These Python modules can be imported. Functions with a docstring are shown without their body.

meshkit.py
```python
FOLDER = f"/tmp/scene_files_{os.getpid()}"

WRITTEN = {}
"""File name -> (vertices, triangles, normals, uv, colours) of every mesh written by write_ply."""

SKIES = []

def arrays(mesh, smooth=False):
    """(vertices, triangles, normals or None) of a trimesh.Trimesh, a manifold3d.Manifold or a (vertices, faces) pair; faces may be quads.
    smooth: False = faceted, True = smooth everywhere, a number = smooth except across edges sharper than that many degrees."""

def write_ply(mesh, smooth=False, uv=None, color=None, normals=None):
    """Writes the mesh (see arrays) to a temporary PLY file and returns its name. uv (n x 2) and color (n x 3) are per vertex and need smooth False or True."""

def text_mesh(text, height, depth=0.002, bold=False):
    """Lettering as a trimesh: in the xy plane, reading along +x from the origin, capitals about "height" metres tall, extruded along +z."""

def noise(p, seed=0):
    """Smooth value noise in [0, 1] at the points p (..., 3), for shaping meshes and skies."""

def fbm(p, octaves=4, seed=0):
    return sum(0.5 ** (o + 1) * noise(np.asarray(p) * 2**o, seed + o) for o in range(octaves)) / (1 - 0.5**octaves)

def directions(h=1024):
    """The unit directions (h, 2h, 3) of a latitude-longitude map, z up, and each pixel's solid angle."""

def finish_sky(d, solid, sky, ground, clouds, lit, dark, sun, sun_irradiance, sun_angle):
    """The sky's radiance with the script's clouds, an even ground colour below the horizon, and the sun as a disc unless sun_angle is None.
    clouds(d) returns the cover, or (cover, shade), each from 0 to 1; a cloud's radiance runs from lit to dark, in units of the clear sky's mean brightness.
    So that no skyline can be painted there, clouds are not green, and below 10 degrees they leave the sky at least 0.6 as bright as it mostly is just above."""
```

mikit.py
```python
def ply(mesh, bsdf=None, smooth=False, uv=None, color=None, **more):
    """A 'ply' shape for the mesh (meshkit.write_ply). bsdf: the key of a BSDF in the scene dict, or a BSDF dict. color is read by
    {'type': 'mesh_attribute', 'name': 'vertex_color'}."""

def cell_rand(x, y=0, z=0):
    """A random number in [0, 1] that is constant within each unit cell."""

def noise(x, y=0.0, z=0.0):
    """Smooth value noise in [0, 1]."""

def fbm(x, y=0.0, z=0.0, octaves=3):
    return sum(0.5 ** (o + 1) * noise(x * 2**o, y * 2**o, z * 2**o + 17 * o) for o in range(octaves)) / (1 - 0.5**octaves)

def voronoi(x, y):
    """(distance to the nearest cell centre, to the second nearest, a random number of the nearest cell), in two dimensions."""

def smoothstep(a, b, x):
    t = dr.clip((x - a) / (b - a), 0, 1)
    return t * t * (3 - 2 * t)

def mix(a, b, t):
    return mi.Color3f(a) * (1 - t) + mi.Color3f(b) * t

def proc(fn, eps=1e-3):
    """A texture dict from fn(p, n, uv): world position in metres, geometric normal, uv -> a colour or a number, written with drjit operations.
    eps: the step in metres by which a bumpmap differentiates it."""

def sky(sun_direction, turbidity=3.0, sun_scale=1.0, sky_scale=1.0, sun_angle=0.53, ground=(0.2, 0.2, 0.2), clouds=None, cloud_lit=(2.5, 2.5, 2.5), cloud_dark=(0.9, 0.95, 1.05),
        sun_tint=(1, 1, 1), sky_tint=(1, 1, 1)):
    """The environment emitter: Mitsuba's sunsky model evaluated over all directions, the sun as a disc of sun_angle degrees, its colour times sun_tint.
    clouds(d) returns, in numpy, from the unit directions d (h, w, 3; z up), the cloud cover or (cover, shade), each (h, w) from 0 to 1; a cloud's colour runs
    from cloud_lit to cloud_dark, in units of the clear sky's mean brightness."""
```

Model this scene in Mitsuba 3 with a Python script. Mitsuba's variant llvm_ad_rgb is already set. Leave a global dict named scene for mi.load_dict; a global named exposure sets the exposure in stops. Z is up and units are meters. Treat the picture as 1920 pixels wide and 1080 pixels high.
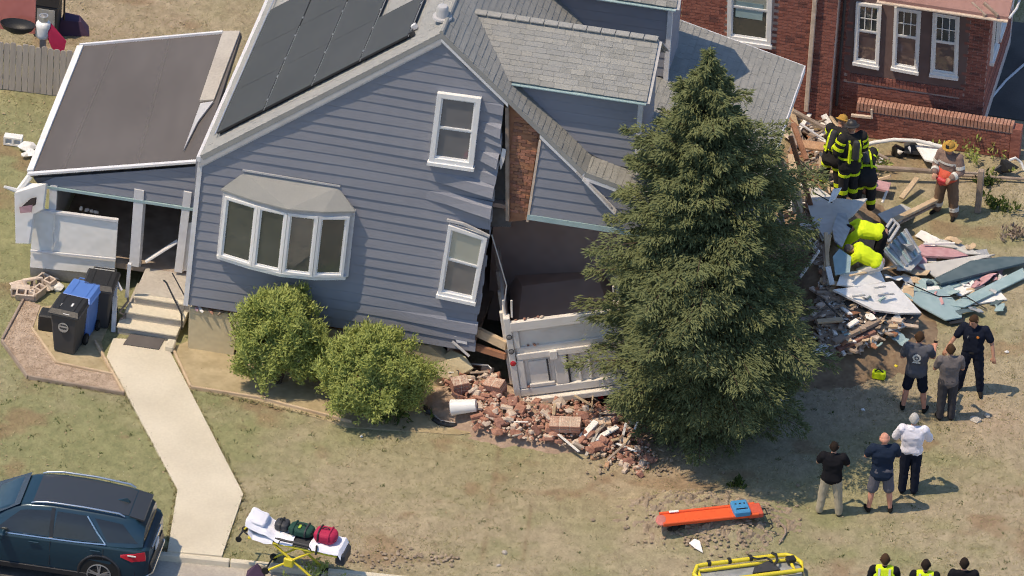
import math, numpy as np, trimesh, mitsuba as mi, drjit as dr, mikit, meshkit
import manifold3d as m3
from mikit import ply, proc, noise, fbm, voronoi, cell_rand, smoothstep, mix

# ------------------------------------------------------------------ camera, sky, exposure
T = mi.ScalarTransform4f
DIST, PXM, PIT, ROLL, AZ = 220.0, 88.0, math.radians(32.5), .062, math.radians(9.5)
FPX = PXM * DIST
V3 = lambda *a: np.array(a, float)
CF, CU, CR = V3(0, math.cos(PIT), -math.sin(PIT)), V3(0, math.sin(PIT), math.cos(PIT)), V3(1, 0, 0)
RR, UU = math.cos(ROLL) * CR + math.sin(ROLL) * CU, math.cos(ROLL) * CU - math.sin(ROLL) * CR
EYE = -DIST * CF
scene, labels = {}, {}
scene['camera'] = {'type': 'perspective', 'fov': 2 * math.degrees(math.atan(960 / FPX)), 'near_clip': 1.0, 'far_clip': 2000.0,
                   'to_world': T().look_at(origin=EYE.tolist(), target=[0, 0, 0], up=UU.tolist())}
SUN = V3(-.412, -.142, .900)
scene['daylight'] = mikit.sky(SUN.tolist(), turbidity=4, sun_scale=.97, sky_scale=1.55, sun_tint=(1.0, .97, .92))
exposure = 1.5

# ------------------------------------------------------------------ survey: bearings taken from the aerial view, in metres on the ground and on the walls
def ray(u, v): return CF + (u - 960) / FPX * RR - (v - 540) / FPX * UU
def hit(u, v, p, n):
    d = ray(u, v)
    return EYE + d * (np.dot(np.asarray(p) - EYE, n) / np.dot(d, n))
def gp(u, v, z=0.): return hit(u, v, (0, 0, z), (0, 0, 1.))
H, N, Z = V3(math.cos(AZ), -math.sin(AZ), 0), V3(-math.sin(AZ), -math.cos(AZ), 0), V3(0, 0, 1)
A0 = gp(348, 655)                                   # front left corner of the blue house
def W(s, o, z): return A0 + H * s - N * o + Z * z   # s along the front, o behind the front, z up
def S(u, v, o=0.):
    p = hit(u, v, A0 - N * o, N) - A0
    return p @ H, p[2]
def WP(u, v, o=0.): return hit(u, v, A0 - N * o, N)
def son(P):
    q = np.asarray(P) - A0
    return q @ H, -(q @ N), q[2]

# ------------------------------------------------------------------ names, labels and shapes
taken = {}
def numbered(k):
    n = taken.get(k, 0)
    taken[k] = n + 1
    return k if n == 0 else f'{k}_{n:03d}'
def tag(key, label=None, cat=None, group=None, kind=None):
    d = labels.setdefault(key, {})
    for a, b in (('label', label), ('category', cat), ('group', group), ('kind', kind)):
        if b: d[a] = b
    return key
def thing(name, label, cat, group=None):
    return tag(numbered(name), label, cat, group)
def put(name, mesh, mat, parent=None, smooth=False, **t):
    key = numbered(parent + '__' + name if parent else name)
    scene[key] = ply(mesh, mat, smooth)
    if t: tag(key, **t)
    return key
def fill(key, mesh, mat, smooth=False):             # the mesh of a thing made with thing()
    scene[key] = ply(mesh, mat, smooth)
    return key
cat_ = trimesh.util.concatenate
def TM(v, f): return trimesh.Trimesh(np.asarray(v, float), np.asarray(f, int), process=False)
def quads(v, q):
    q = np.asarray(q, int)
    return TM(v, np.vstack([q[:, [0, 1, 2]], q[:, [0, 2, 3]]]))
BOXF = np.array([[0, 2, 3, 1], [4, 5, 7, 6], [0, 1, 5, 4], [2, 6, 7, 3], [0, 4, 6, 2], [1, 3, 7, 5]])
def obox(c, a, b, d):
    """box centred at c with the half axes a, b, d"""
    a, b, d = (np.asarray(x, float) for x in (a, b, d))
    if np.dot(np.cross(a, b), d) < 0: d = -d
    v = [np.asarray(c) + i * a + j * b + k * d for i in (-1, 1) for j in (-1, 1) for k in (-1, 1)]
    return quads(v, BOXF)
def hullof(pts): return trimesh.convex.convex_hull(np.asarray(pts, float))
def cbox(c, a, b, d, ch=.01):
    """the same with chamfered edges"""
    a, b, d = (np.asarray(x, float) for x in (a, b, d))
    la, lb, ld = (np.linalg.norm(x) for x in (a, b, d))
    ch = min(ch, .45 * la, .45 * lb, .45 * ld)
    P = []
    for i in (-1, 1):
        for j in (-1, 1):
            for k in (-1, 1):
                P += [np.asarray(c) + i * a * (1 - ch / la * x) + j * b * (1 - ch / lb * y) + k * d * (1 - ch / ld * w) for x, y, w in ((0, 1, 1), (1, 0, 1), (1, 1, 0))]
    return hullof(P)
def unit(v):
    v = np.asarray(v, float)
    return v / (np.linalg.norm(v) + 1e-12)
def beam(p, q, w, h, up=Z, ch=0):
    p, q = np.asarray(p, float), np.asarray(q, float)
    a = (q - p) / 2
    b = unit(np.cross(up, a) if abs(unit(a) @ up) < .98 else np.cross(V3(1, .3, 0), a))
    d = unit(np.cross(a, b))
    return (cbox((p + q) / 2, a, b * w / 2, d * h / 2, ch) if ch else obox((p + q) / 2, a, b * w / 2, d * h / 2))
def prism(poly, o, ex, ey, ez, depth, z0=0.):
    """the shapely polygon or list of points poly in the frame (o, ex, ey), made depth thick along ez"""
    import shapely.geometry as sg
    g = poly if hasattr(poly, 'exterior') else sg.Polygon(poly)
    m = trimesh.creation.extrude_polygon(g.buffer(0), depth, engine='earcut')
    v = m.vertices
    return TM(np.asarray(o) + v[:, :1] * ex + v[:, 1:2] * ey + (v[:, 2:] + z0) * ez, m.faces if np.dot(np.cross(ex, ey), ez) > 0 else m.faces[:, ::-1])
def slab(pts, n, th):
    """a flat or slightly bent sheet: outline pts (its upper face), th thick along -n"""
    import shapely.geometry as sg
    pts = np.asarray(pts, float)
    n = unit(n)
    ex = unit(pts[1] - pts[0]); ex = unit(ex - n * (ex @ n)); ey = np.cross(n, ex)
    uv = np.stack([(pts - pts[0]) @ ex, (pts - pts[0]) @ ey], 1)
    if sg.Polygon(uv).exterior.is_ccw is False: pts, uv = pts[::-1], uv[::-1]
    tri = trimesh.creation.triangulate_polygon(sg.Polygon(uv), engine='earcut')
    k = len(pts)
    idx = [int(np.argmin(((uv - q) ** 2).sum(1))) for q in tri[0]]
    top = np.array(idx)[tri[1]]
    side = [[i, i + k, (i + 1) % k + k, (i + 1) % k] for i in range(k)]
    f = np.vstack([top, top[:, ::-1] + k, *[[[a, b, c], [a, c, d]] for a, b, c, d in side]])
    return TM(np.vstack([pts, pts - n * th]), f)
def tube(pts, r, sides=8, cap=True):
    pts = np.asarray(pts, float)
    n = len(pts)
    r = np.broadcast_to(r, n)
    t = np.gradient(pts, axis=0) if n > 2 else np.repeat((pts[1] - pts[0])[None], 2, 0)
    t = t / (np.linalg.norm(t, axis=1, keepdims=True) + 1e-12)
    a = np.cross(t[0], Z if abs(t[0] @ Z) < .9 else V3(1, 0, 0)); a = unit(a)
    rows, ang = [], np.arange(sides) * 2 * np.pi / sides
    for i in range(n):
        a = unit(a - t[i] * (a @ t[i])); b = np.cross(t[i], a)
        rows.append(pts[i] + r[i] * (np.cos(ang)[:, None] * a + np.sin(ang)[:, None] * b))
    v = np.vstack(rows)
    q = [[i * sides + j, i * sides + (j + 1) % sides, (i + 1) * sides + (j + 1) % sides, (i + 1) * sides + j] for i in range(n - 1) for j in range(sides)]
    m = quads(v, q)
    if cap:
        f = [[0, j + 1, j] for j in range(1, sides - 1)] + [[(n - 1) * sides, (n - 1) * sides + j, (n - 1) * sides + j + 1] for j in range(1, sides - 1)]
        m = TM(v, np.vstack([m.faces, f]))
    return m
def lathe(prof, o, ax, sides=20):
    """profile [(radius, height)] turned about the axis ax through o"""
    ax = unit(ax); a = unit(np.cross(ax, Z if abs(ax @ Z) < .9 else V3(1, 0, 0))); b = np.cross(ax, a)
    ang = np.arange(sides) * 2 * np.pi / sides
    v = np.vstack([np.asarray(o) + ax * h + r * (np.cos(ang)[:, None] * a + np.sin(ang)[:, None] * b) for r, h in prof])
    q = [[i * sides + j, i * sides + (j + 1) % sides, (i + 1) * sides + (j + 1) % sides, (i + 1) * sides + j] for i in range(len(prof) - 1) for j in range(sides)]
    return quads(v, q)
SPH = trimesh.creation.icosphere(2).vertices
SPH1 = trimesh.creation.icosphere(1).vertices
def blob(c, r, sub=2): 
    m = trimesh.creation.icosphere(sub)
    return TM(np.asarray(c) + m.vertices * np.asarray(r), m.faces)
def rng(k): return np.random.default_rng(k)

# ------------------------------------------------------------------ materials
def lin(r, g, b, k=1.):
    f = lambda x: (x / 255 / 12.92 if x < 10.3 else ((x / 255 + .055) / 1.055) ** 2.4) * k
    return [min(f(r), .95), min(f(g), .95), min(f(b), .95)]
def rgb(c): return {'type': 'rgb', 'value': [float(x) for x in c]}
def bsdf(key, col, rough=.7, spec=.3, metal=0., coat=0., bump=None, bs=.01):
    d = {'type': 'principled', 'base_color': rgb(col) if isinstance(col, (list, tuple)) else proc(col), 'roughness': rough, 'specular': spec, 'metallic': metal}
    if coat: d['clearcoat'], d['clearcoat_gloss'] = coat, .9
    if bump: d = {'type': 'bumpmap', 'arbitrary': {**proc(bump, .006)}, 'scale': bs, 'bsdf': d}
    scene[key] = {'type': 'twosided', 'bsdf': d}
    return key
def speck(c1, c2, f=3., g=20., amt=.5):
    def fn(p, n, uv):
        t = fbm(p.x * f, p.y * f, p.z * f, 3) * .65 + noise(p.x * g, p.y * g, p.z * g) * .35
        return mix(c1, c2, smoothstep(.5 - amt * .5, .5 + amt * .5, t))
    return fn

# lawn: dry straw with greener patches, bare earth where it is worn
GREEN = [(*(float(x) for x in gp(u, v)[:2]), a, k) for u, v, a, k in ((1800, 440, 2.2, .9), (1860, 620, 1.2, .6), (1690, 680, 1.2, .9), (980, 850, 2.2, .8), (740, 830, 2.5, .7), (430, 770, 2., .9), (150, 800, 5., .8), (30, 420, 4., .8), (1420, 900, .8, .5), (1750, 300, 2., .6))]
WORN = [(*(float(x) for x in gp(u, v)[:2]), a, k) for u, v, a, k in ((1480, 800, 3.5, .9), (1250, 880, 1.5, .8), (1560, 690, 1.2, .8), (150, 30, 14., .8), (400, 30, 10., .8))] + [(*(float(x) for x in gp(u, v)[:2]), a, k) for u, v, a, k in ((1860, 790, 1.6, .9), (1600, 740, 1.5, .7), (1250, 960, 3., .6), (1130, 930, 2., .5), (600, 1000, 4., .4), (1780, 345, 1.2, .8), (250, 60, 8., .5), (740, 1050, 2., .7), (1850, 950, 5., .4))]
RUTS = [(*(float(x) for x in gp(*a)[:2]), *(float(x) for x in gp(*b)[:2]), w) for a, b, w in (((938, 830), (900, 1075), .07), ((1012, 850), (975, 1085), .05), ((640, 1048), (860, 1052), .10))]
def lawn_fn(p, n, uv):
    big = fbm(p.x * .33 + 3.1, p.y * .33 + 7.7, 0., 4)
    mid = fbm(p.x * 1.3, p.y * 1.6 + 11, 2., 3)
    fine = fbm(p.x * 9, p.y * 6, 5., 3)
    dot = noise(p.x * 34, p.y * 22, 9.)
    left = smoothstep(4., -9., p.x)                                  # the left lawn is greener
    green = smoothstep(.40, .66, big * .55 + mid * .32 + left * .28)
    straw = mix((.262, .222, .150), (.365, .315, .215), fine)
    grass = mix((.165, .182, .085), (.255, .252, .130), fine)
    c = mix(straw, grass, green * .85)
    for cx, cy, r2, k in GREEN:
        c = mix(c, grass, dr.exp(-(dr.square(p.x - cx) + dr.square(p.y - cy)) / r2) * k * (.35 + .65 * mid))
    for cx, cy, r2, k in WORN:
        c = mix(c, mix((.26, .195, .135), (.40, .32, .235), fine), dr.exp(-(dr.square(p.x - cx) + dr.square((p.y - cy) * 1.5)) / r2) * k * (.3 + .7 * mid))
    for (ax, ay, bx, by, w) in RUTS:
        t = dr.clip(((p.x - ax) * (bx - ax) + (p.y - ay) * (by - ay)) / ((bx - ax) ** 2 + (by - ay) ** 2), 0, 1)
        d2 = dr.square(p.x - ax - t * (bx - ax)) + dr.square(p.y - ay - t * (by - ay))
        c = mix(c, mix((.17, .125, .08), (.25, .19, .12), fine), dr.exp(-d2 / (w * w)) * .6 * smoothstep(.3, .6, mid))
    bare = smoothstep(.60, .74, fbm(p.x * .8 + 40, p.y * .9, 1., 4))
    c = mix(c, mix((.18, .115, .068), (.27, .19, .12), mid), bare * .65)
    return c * (.76 + .30 * dot + .18 * noise(p.x * 5.5, p.y * 7.5, 3.))
bsdf('lawn', lawn_fn, .95, .1)
bsdf('grass_blade', lambda p, n, uv: mix((.17, .17, .075), (.34, .29, .165), fbm(p.x * 2.2, p.y * 2.2, 3., 3)), .9, .1)
bsdf('grey_earth', speck((.20, .155, .11), (.38, .31, .23), 4, 22, .9), .95, .1)
bsdf('leaf_litter', speck((.22, .15, .09), (.52, .43, .28), 3, 9, .9), .9, .1)
bsdf('dry_bed', speck((.30, .245, .145), (.46, .385, .25), 4, 16, .9), .95, .1)
bsdf('cap_brick', speck((.30, .15, .11), (.43, .26, .20), 6, 30, .9), .92, .15)
bsdf('bare_earth', speck((.15, .105, .07), (.30, .225, .15), 3, 18, .9), .95, .1)
bsdf('gravel', speck((.23, .165, .115), (.52, .42, .33), 9, 45, .9), .95, .1)
bsdf('concrete', speck((.50, .455, .355), (.64, .59, .475), 1.1, 30, 1.), .9, .15)
bsdf('concrete_grey', speck((.33, .30, .26), (.46, .43, .38), 1.5, 25, 1.), .9, .15)
bsdf('stucco', speck((.44, .38, .25), (.56, .49, .33), 1.4, 14, .9), .95, .1)
bsdf('asphalt', speck((.07, .07, .07), (.13, .125, .12), 2, 50, .9), .95, .15)
def vinyl_fn(p, n, uv):
    t = fbm(p.x * .7, p.y * .7, p.z * 2.2, 3)
    k = noise(p.x * .6 + p.y * .3, p.z * 4.26, 3.)
    return mix((.195, .207, .246), (.262, .272, .310), t * .5 + k * .3 + .2 * noise(p.x * 7 + p.y * 3, p.y * 4, p.z * .5))
bsdf('vinyl', vinyl_fn, .62, .25)
bsdf('vinyl_pale', speck((.235, .345, .365), (.34, .45, .465), 2, 9, .9), .6, .3)
bsdf('vinyl_teal', speck((.065, .105, .125), (.11, .15, .17), 2, 9, .9), .6, .3)
bsdf('white_trim', speck((.54, .54, .56), (.70, .70, .70), 1.5, 12, 1.), .5, .35)
bsdf('grey_trim', speck((.37, .37, .38), (.48, .48, .48), 1.5, 12, 1.), .55, .3)
bsdf('frame_white', [.72, .72, .71], .4, .4)
bsdf('painted_white', speck((.60, .60, .57), (.80, .79, .76), 1.2, 10, 1.), .7, .25)
def shingle_fn(p, n, uv):
    s = p.x * float(H[0]) + p.y * float(H[1]); o = p.x * float(-N[0]) + p.y * float(-N[1])
    k = cell_rand(dr.floor(o * 3.1 + cell_rand(dr.floor(s * 6.7), 0, 1) * 9), dr.floor(s * 6.7), dr.floor(p.z * 1.6))
    b = fbm(p.x * .9, p.y * .9, p.z * .9, 3); f = noise(p.x * 60, p.y * 60, p.z * 60)
    return mix((.195, .20, .190), (.31, .31, .295), k * .30 + b * .4 + f * .3)
bsdf('shingle', shingle_fn, .95, .1)
bsdf('shingle_a', speck((.250, .255, .250), (.305, .308, .295), 2, 60, 1.), .95, .1)
bsdf('shingle_b', speck((.225, .23, .226), (.29, .293, .282), 2, 60, 1.), .95, .1)
bsdf('shingle_c', speck((.265, .265, .25), (.325, .325, .305), 2, 60, 1.), .95, .1)
bsdf('membrane', lambda p, n, uv: mix((.082, .074, .071), (.128, .117, .113), fbm(p.x * .9, p.y * .5, 1., 3) * .8 + .2 * noise(p.x * 5, p.y * 1.1, 4.)), .75, .3)
bsdf('panel_glass', lambda p, n, uv: mix((.018, .019, .025), (.034, .034, .041), fbm(p.x * .8, p.y * .8, p.z * .8, 2)), .32, .5, 0., .25)
bsdf('panel_frame', [.028, .028, .030], .45, .4)
bsdf('aluminium', [.62, .62, .62], .38, .5, .7)
def brick_fn(p, n, uv):
    s = p.x * float(H[0]) + p.y * float(H[1])
    r = cell_rand(dr.floor(s / .107), dr.floor(p.z / .0388), 7.)
    f = fbm(p.x * 25, p.y * 25, p.z * 25, 2)
    c = mix((.185, .070, .056), (.330, .145, .115), r * .7 + f * .3)
    return mix(c, (.11, .055, .052), smoothstep(.86, .92, cell_rand(dr.floor(s / .214), dr.floor(p.z / .0776), 3.)) * .7)
bsdf('brick', brick_fn, .92, .15)
bsdf('brick_tan', speck((.36, .20, .12), (.50, .33, .21), 6, 30, .9), .92, .15)
bsdf('mortar', speck((.42, .33, .29), (.54, .45, .40), 4, 40, 1.), .95, .1)
bsdf('rubble_brick', speck((.25, .118, .085), (.46, .265, .195), 5, 26, .9), .95, .1)
bsdf('rubble_dark', speck((.19, .095, .075), (.34, .19, .15), 5, 26, .9), .95, .1)
bsdf('rubble_pale', speck((.42, .33, .26), (.63, .54, .45), 5, 26, .9), .95, .1)
bsdf('sheathing', lambda p, n, uv: mix((.20, .095, .055), (.40, .215, .135), fbm(p.x * 3, p.y * 3, p.z * 2.2, 4) * .6 + .4 * noise(p.x * 3, p.y * 3, p.z * 13)), .9, .15)
bsdf('chimney_a', speck((.25, .11, .075), (.40, .21, .15), 5, 25, .9), .92, .1)
bsdf('chimney_b', speck((.16, .085, .065), (.27, .15, .11), 5, 25, .9), .92, .1)
bsdf('lumber', lambda p, n, uv: mix((.36, .26, .16), (.62, .50, .35), fbm(p.x * 5, p.y * 5, p.z * 5, 3)), .85, .2)
bsdf('lumber_old', lambda p, n, uv: mix((.20, .15, .115), (.40, .33, .27), fbm(p.x * 5, p.y * 5, p.z * 5, 3)), .9, .15)
bsdf('fence_wood', lambda p, n, uv: mix((.29, .26, .235), (.44, .395, .36), fbm(p.x * 8, p.y * 8, p.z * .9, 3)), .9, .15)
bsdf('dark_inside', [.06, .05, .046], .95, .1)
bsdf('pier_paint', speck((.13, .09, .085), (.18, .13, .12), 1.5, 9, 1.), .9, .1)
bsdf('rubble_dust', speck((.26, .185, .14), (.41, .315, .24), 5, 24, .9), .95, .1)
bsdf('inner_wall', speck((.34, .255, .215), (.44, .34, .29), 1.2, 6, 1.), .95, .1)
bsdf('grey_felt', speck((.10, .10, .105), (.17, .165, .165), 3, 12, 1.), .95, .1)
bsdf('window_dark', lambda p, n, uv: mix((.045, .053, .050), (.095, .102, .098), fbm(p.x * 1.3, p.y * 1.3, p.z * 1.3, 2)), .6, .3)
bsdf('window_grey', speck((.15, .145, .15), (.22, .215, .21), 1.5, 6, 1.), .7, .3)
bsdf('blind_pale', [.44, .45, .38], .7, .2)
scene['pane'] = {'type': 'thindielectric', 'int_ior': 1.5}
bsdf('truck_paint', lambda p, n, uv: mix((.53, .49, .44), (.74, .70, .64), fbm(p.x * 2.5, p.y * 2.5, p.z * 2.5, 4)), .5, .35)
bsdf('black_plastic', [.022, .023, .025], .5, .4)
bsdf('dark_plastic', [.045, .047, .052], .55, .4)
bsdf('blue_plastic', [.085, .185, .50], .45, .4)
bsdf('rubber', [.02, .02, .02], .8, .2)
bsdf('black_metal', [.03, .03, .032], .45, .45)
bsdf('steel', [.45, .45, .46], .4, .5, .6)
bsdf('car_paint', [.013, .044, .069], .2, .5, .35, 1.)
bsdf('car_glass', [.012, .014, .016], .08, .6, 0., .6)
bsdf('car_black', [.02, .02, .022], .35, .45, 0., .4)
bsdf('chrome', [.75, .75, .76], .18, .5, 1.)
bsdf('alloy', [.5, .5, .5], .3, .5, .8)
bsdf('red_lens', [.50, .015, .03], .2, .5, 0., .5)
bsdf('red_paint', [.52, .05, .06], .5, .4)
bsdf('crimson', [.40, .025, .075], .7, .25)
bsdf('pink_board', speck((.45, .15, .13), (.53, .20, .18), 2, 9, 1.), .7, .2)
bsdf('amber', [.55, .18, .02], .3, .5)
bsdf('car_roof', [.045, .05, .056], .3, .5, .3, .6)
bsdf('eave_paint', speck((.27, .155, .135), (.35, .21, .19), 2, 12, 1.), .8, .2)
bsdf('yellow_paint', [.68, .57, .045], .4, .4)
bsdf('lime', [.62, .78, .02], .75, .2)
bsdf('lime_dark', [.36, .50, .06], .75, .2)
bsdf('orange', [.72, .11, .035], .6, .3)
bsdf('orange_red', [.55, .10, .06], .7, .2)
bsdf('sky_blue', [.06, .24, .46], .55, .3)
bsdf('forest_green', [.022, .065, .05], .75, .2)
bsdf('purple', [.065, .04, .075], .8, .2)
bsdf('linen', [.78, .78, .84], .85, .15)
bsdf('pink_foam', speck((.42, .22, .24), (.55, .36, .38), 4, 14, .9), .9, .1)
bsdf('sheet_white', speck((.66, .65, .62), (.86, .85, .82), 1.4, 9, 1.1), .75, .2)
bsdf('sheet_grey', speck((.42, .42, .41), (.56, .56, .54), 1.4, 9, 1.1), .75, .2)
bsdf('tin', speck((.24, .26, .28), (.50, .52, .54), 3, 9, .9), .45, .4, .3)
SKIN = bsdf('skin', [.46, .25, .17], .6, .3)
bsdf('skin_pink', [.55, .27, .19], .6, .3)
for k, c in dict(navy=(.012, .016, .030), navy_tee=(.016, .026, .05), black_cloth=(.012, .012, .015), grey_tee=(.095, .10, .12), grey_warm=(.15, .135, .135), khaki=(.36, .32, .24), plaid=(.115, .115, .14),
                 white_cloth=(.72, .71, .78), dark_trouser=(.05, .05, .058), tan_gear=(.17, .115, .08), turnout=(.028, .027, .028), boot=(.02, .018, .016), hair_dark=(.022, .016, .013), hair_grey=(.42, .41, .39),
                 hair_brown=(.06, .035, .02), mustard=(.42, .25, .06), silver_band=(.6, .6, .56), sleeve_grey=(.235, .165, .14)).items():
    bsdf(k, list(c), .9, .12)
bsdf('bark', [.10, .075, .055], .95, .1)
scene['pine_leaf'] = {'type': 'principledthin', 'base_color': proc(lambda p, n, uv: mix((.088, .116, .056), (.250, .272, .126), fbm(p.x * 1.7, p.y * 1.7, p.z * 1.7, 3) * .55 + noise(p.x * 30, p.y * 30, p.z * 30) * .45)), 'roughness': .7, 'diff_trans': .35, 'spec_trans': 0.}
scene['bush_leaf'] = {'type': 'principledthin', 'base_color': proc(lambda p, n, uv: mix((.22, .29, .065), (.50, .53, .19), fbm(p.x * 3, p.y * 3, p.z * 3, 3) * .5 + noise(p.x * 34, p.y * 34, p.z * 34) * .5)), 'roughness': .6, 'diff_trans': .45, 'spec_trans': 0.}
scene['weed_leaf'] = {'type': 'principledthin', 'base_color': rgb((.07, .10, .03)), 'roughness': .7, 'diff_trans': .4, 'spec_trans': 0.}
# ------------------------------------------------------------------ ground, road, paths
CURB0, CURB1 = gp(250, 1030), gp(760, 1081)
CD = unit(CURB1 - CURB0); CN = V3(CD[1], -CD[0], 0)               # CN points to the road
def road_side(x, y): return (x - CURB0[0]) * CN[0] + (y - CURB0[1]) * CN[1]
MOUNDS = []                                                        # (x, y, radius x, radius y, height) of earth and debris heaps
def hm(x, y):
    z = 0.
    for cx, cy, rx, ry, h in MOUNDS: z = z + h * np.exp(-((x - cx) / rx) ** 2 - ((y - cy) / ry) ** 2)
    return z
def up(u, v, z=0.):
    """the point seen at (u, v), z above the heaps"""
    q = gp(u, v, z)
    for _ in range(25): q = gp(u, v, .5 * (q[2] + z + hm(q[0], q[1])))
    return q
def mound(u, v, rx, ry, h):
    q = gp(u, v); MOUNDS.append((q[0], q[1], rx, ry, h))
mound(1330, 976, 1.4, .75, .42)                                    # earth heap under the orange litter
mound(1250, 950, .5, .35, .12); mound(1390, 1015, .6, .35, .10)
EARTH = list(MOUNDS)
mound(1040, 800, 1.9, .85, .55); mound(900, 745, 1.0, .8, .5)      # brick heap by the truck
for s_, o_, rx, ry, h in ((12.75, 5.1, 1.15, 1.7, 1.35), (12.5, 7.8, .95, 1.5, 1.05), (14.1, 4.6, 1.0, 1.2, .35), (12.2, 2.9, .9, .8, .35)):
    q = W(s_, o_, 0); MOUNDS.append((q[0], q[1], rx, ry, h))
HEAPS = MOUNDS[len(EARTH):]
def axis(lo, hi, a, b, step):
    fine = np.arange(lo, hi + 1e-6, step)
    return np.concatenate([np.linspace(a, lo - 1, 14) - 0., fine, np.linspace(hi + 1, b, 14)])
gx, gy = axis(-13.5, 17, -420, 420, .11), axis(-14, 16.5, -300, 900, .11)
X, Y = np.meshgrid(gx, gy, indexing='ij')
zz = .02 * (meshkit.fbm(np.stack([X * .5, Y * .5, X * 0], -1), 3) - .5) + .010 * (meshkit.fbm(np.stack([X * 2.3, Y * 2.3, X * 0 + 4], -1), 3) - .5)
zz = np.clip(zz, -.03, .012)
for cx, cy, rx, ry, h in EARTH: zz = zz + h * np.exp(-((X - cx) / rx) ** 2 - ((Y - cy) / ry) ** 2) * (.7 + .6 * meshkit.fbm(np.stack([X * 3.5, Y * 3.5, X * 0 + 9], -1), 3))
rs = road_side(X, Y)
zz = zz - .26 * np.clip((rs - .02) / .1, 0, 1)
nx, ny = X.shape
ii = (np.arange(nx - 1)[:, None] * ny + np.arange(ny - 1)[None]).ravel()
put('ground', TM(np.stack([X, Y, zz], -1).reshape(-1, 3), np.vstack([np.stack([ii, ii + ny, ii + ny + 1], 1), np.stack([ii, ii + ny + 1, ii + 1], 1)])), 'lawn', smooth=True, kind='structure', label='dry lawn with green patches around the houses')
def flat(name, pix, z, th, mat, **t):
    return put(name, slab([gp(u, v, z) for u, v in pix], Z, th), mat, kind='structure', **t)
far0, far1 = CURB0 - CD * 60, CURB1 + CD * 60
put('road', slab([far0 + CN * .7 - Z * .13, far1 + CN * .7 - Z * .13, far1 + CN * 9 - Z * .13, far0 + CN * 9 - Z * .13], Z, .1), 'asphalt', kind='structure', label='grey asphalt street at the bottom edge')
put('gutter', slab([far0 + CN * .13 - Z * .12, far1 + CN * .13 - Z * .12, far1 + CN * .75 - Z * .125, far0 + CN * .75 - Z * .125], Z, .1), 'concrete_grey', kind='structure', label='pale concrete gutter along the street')
CL = np.linalg.norm(CURB1 - CURB0)
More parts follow.
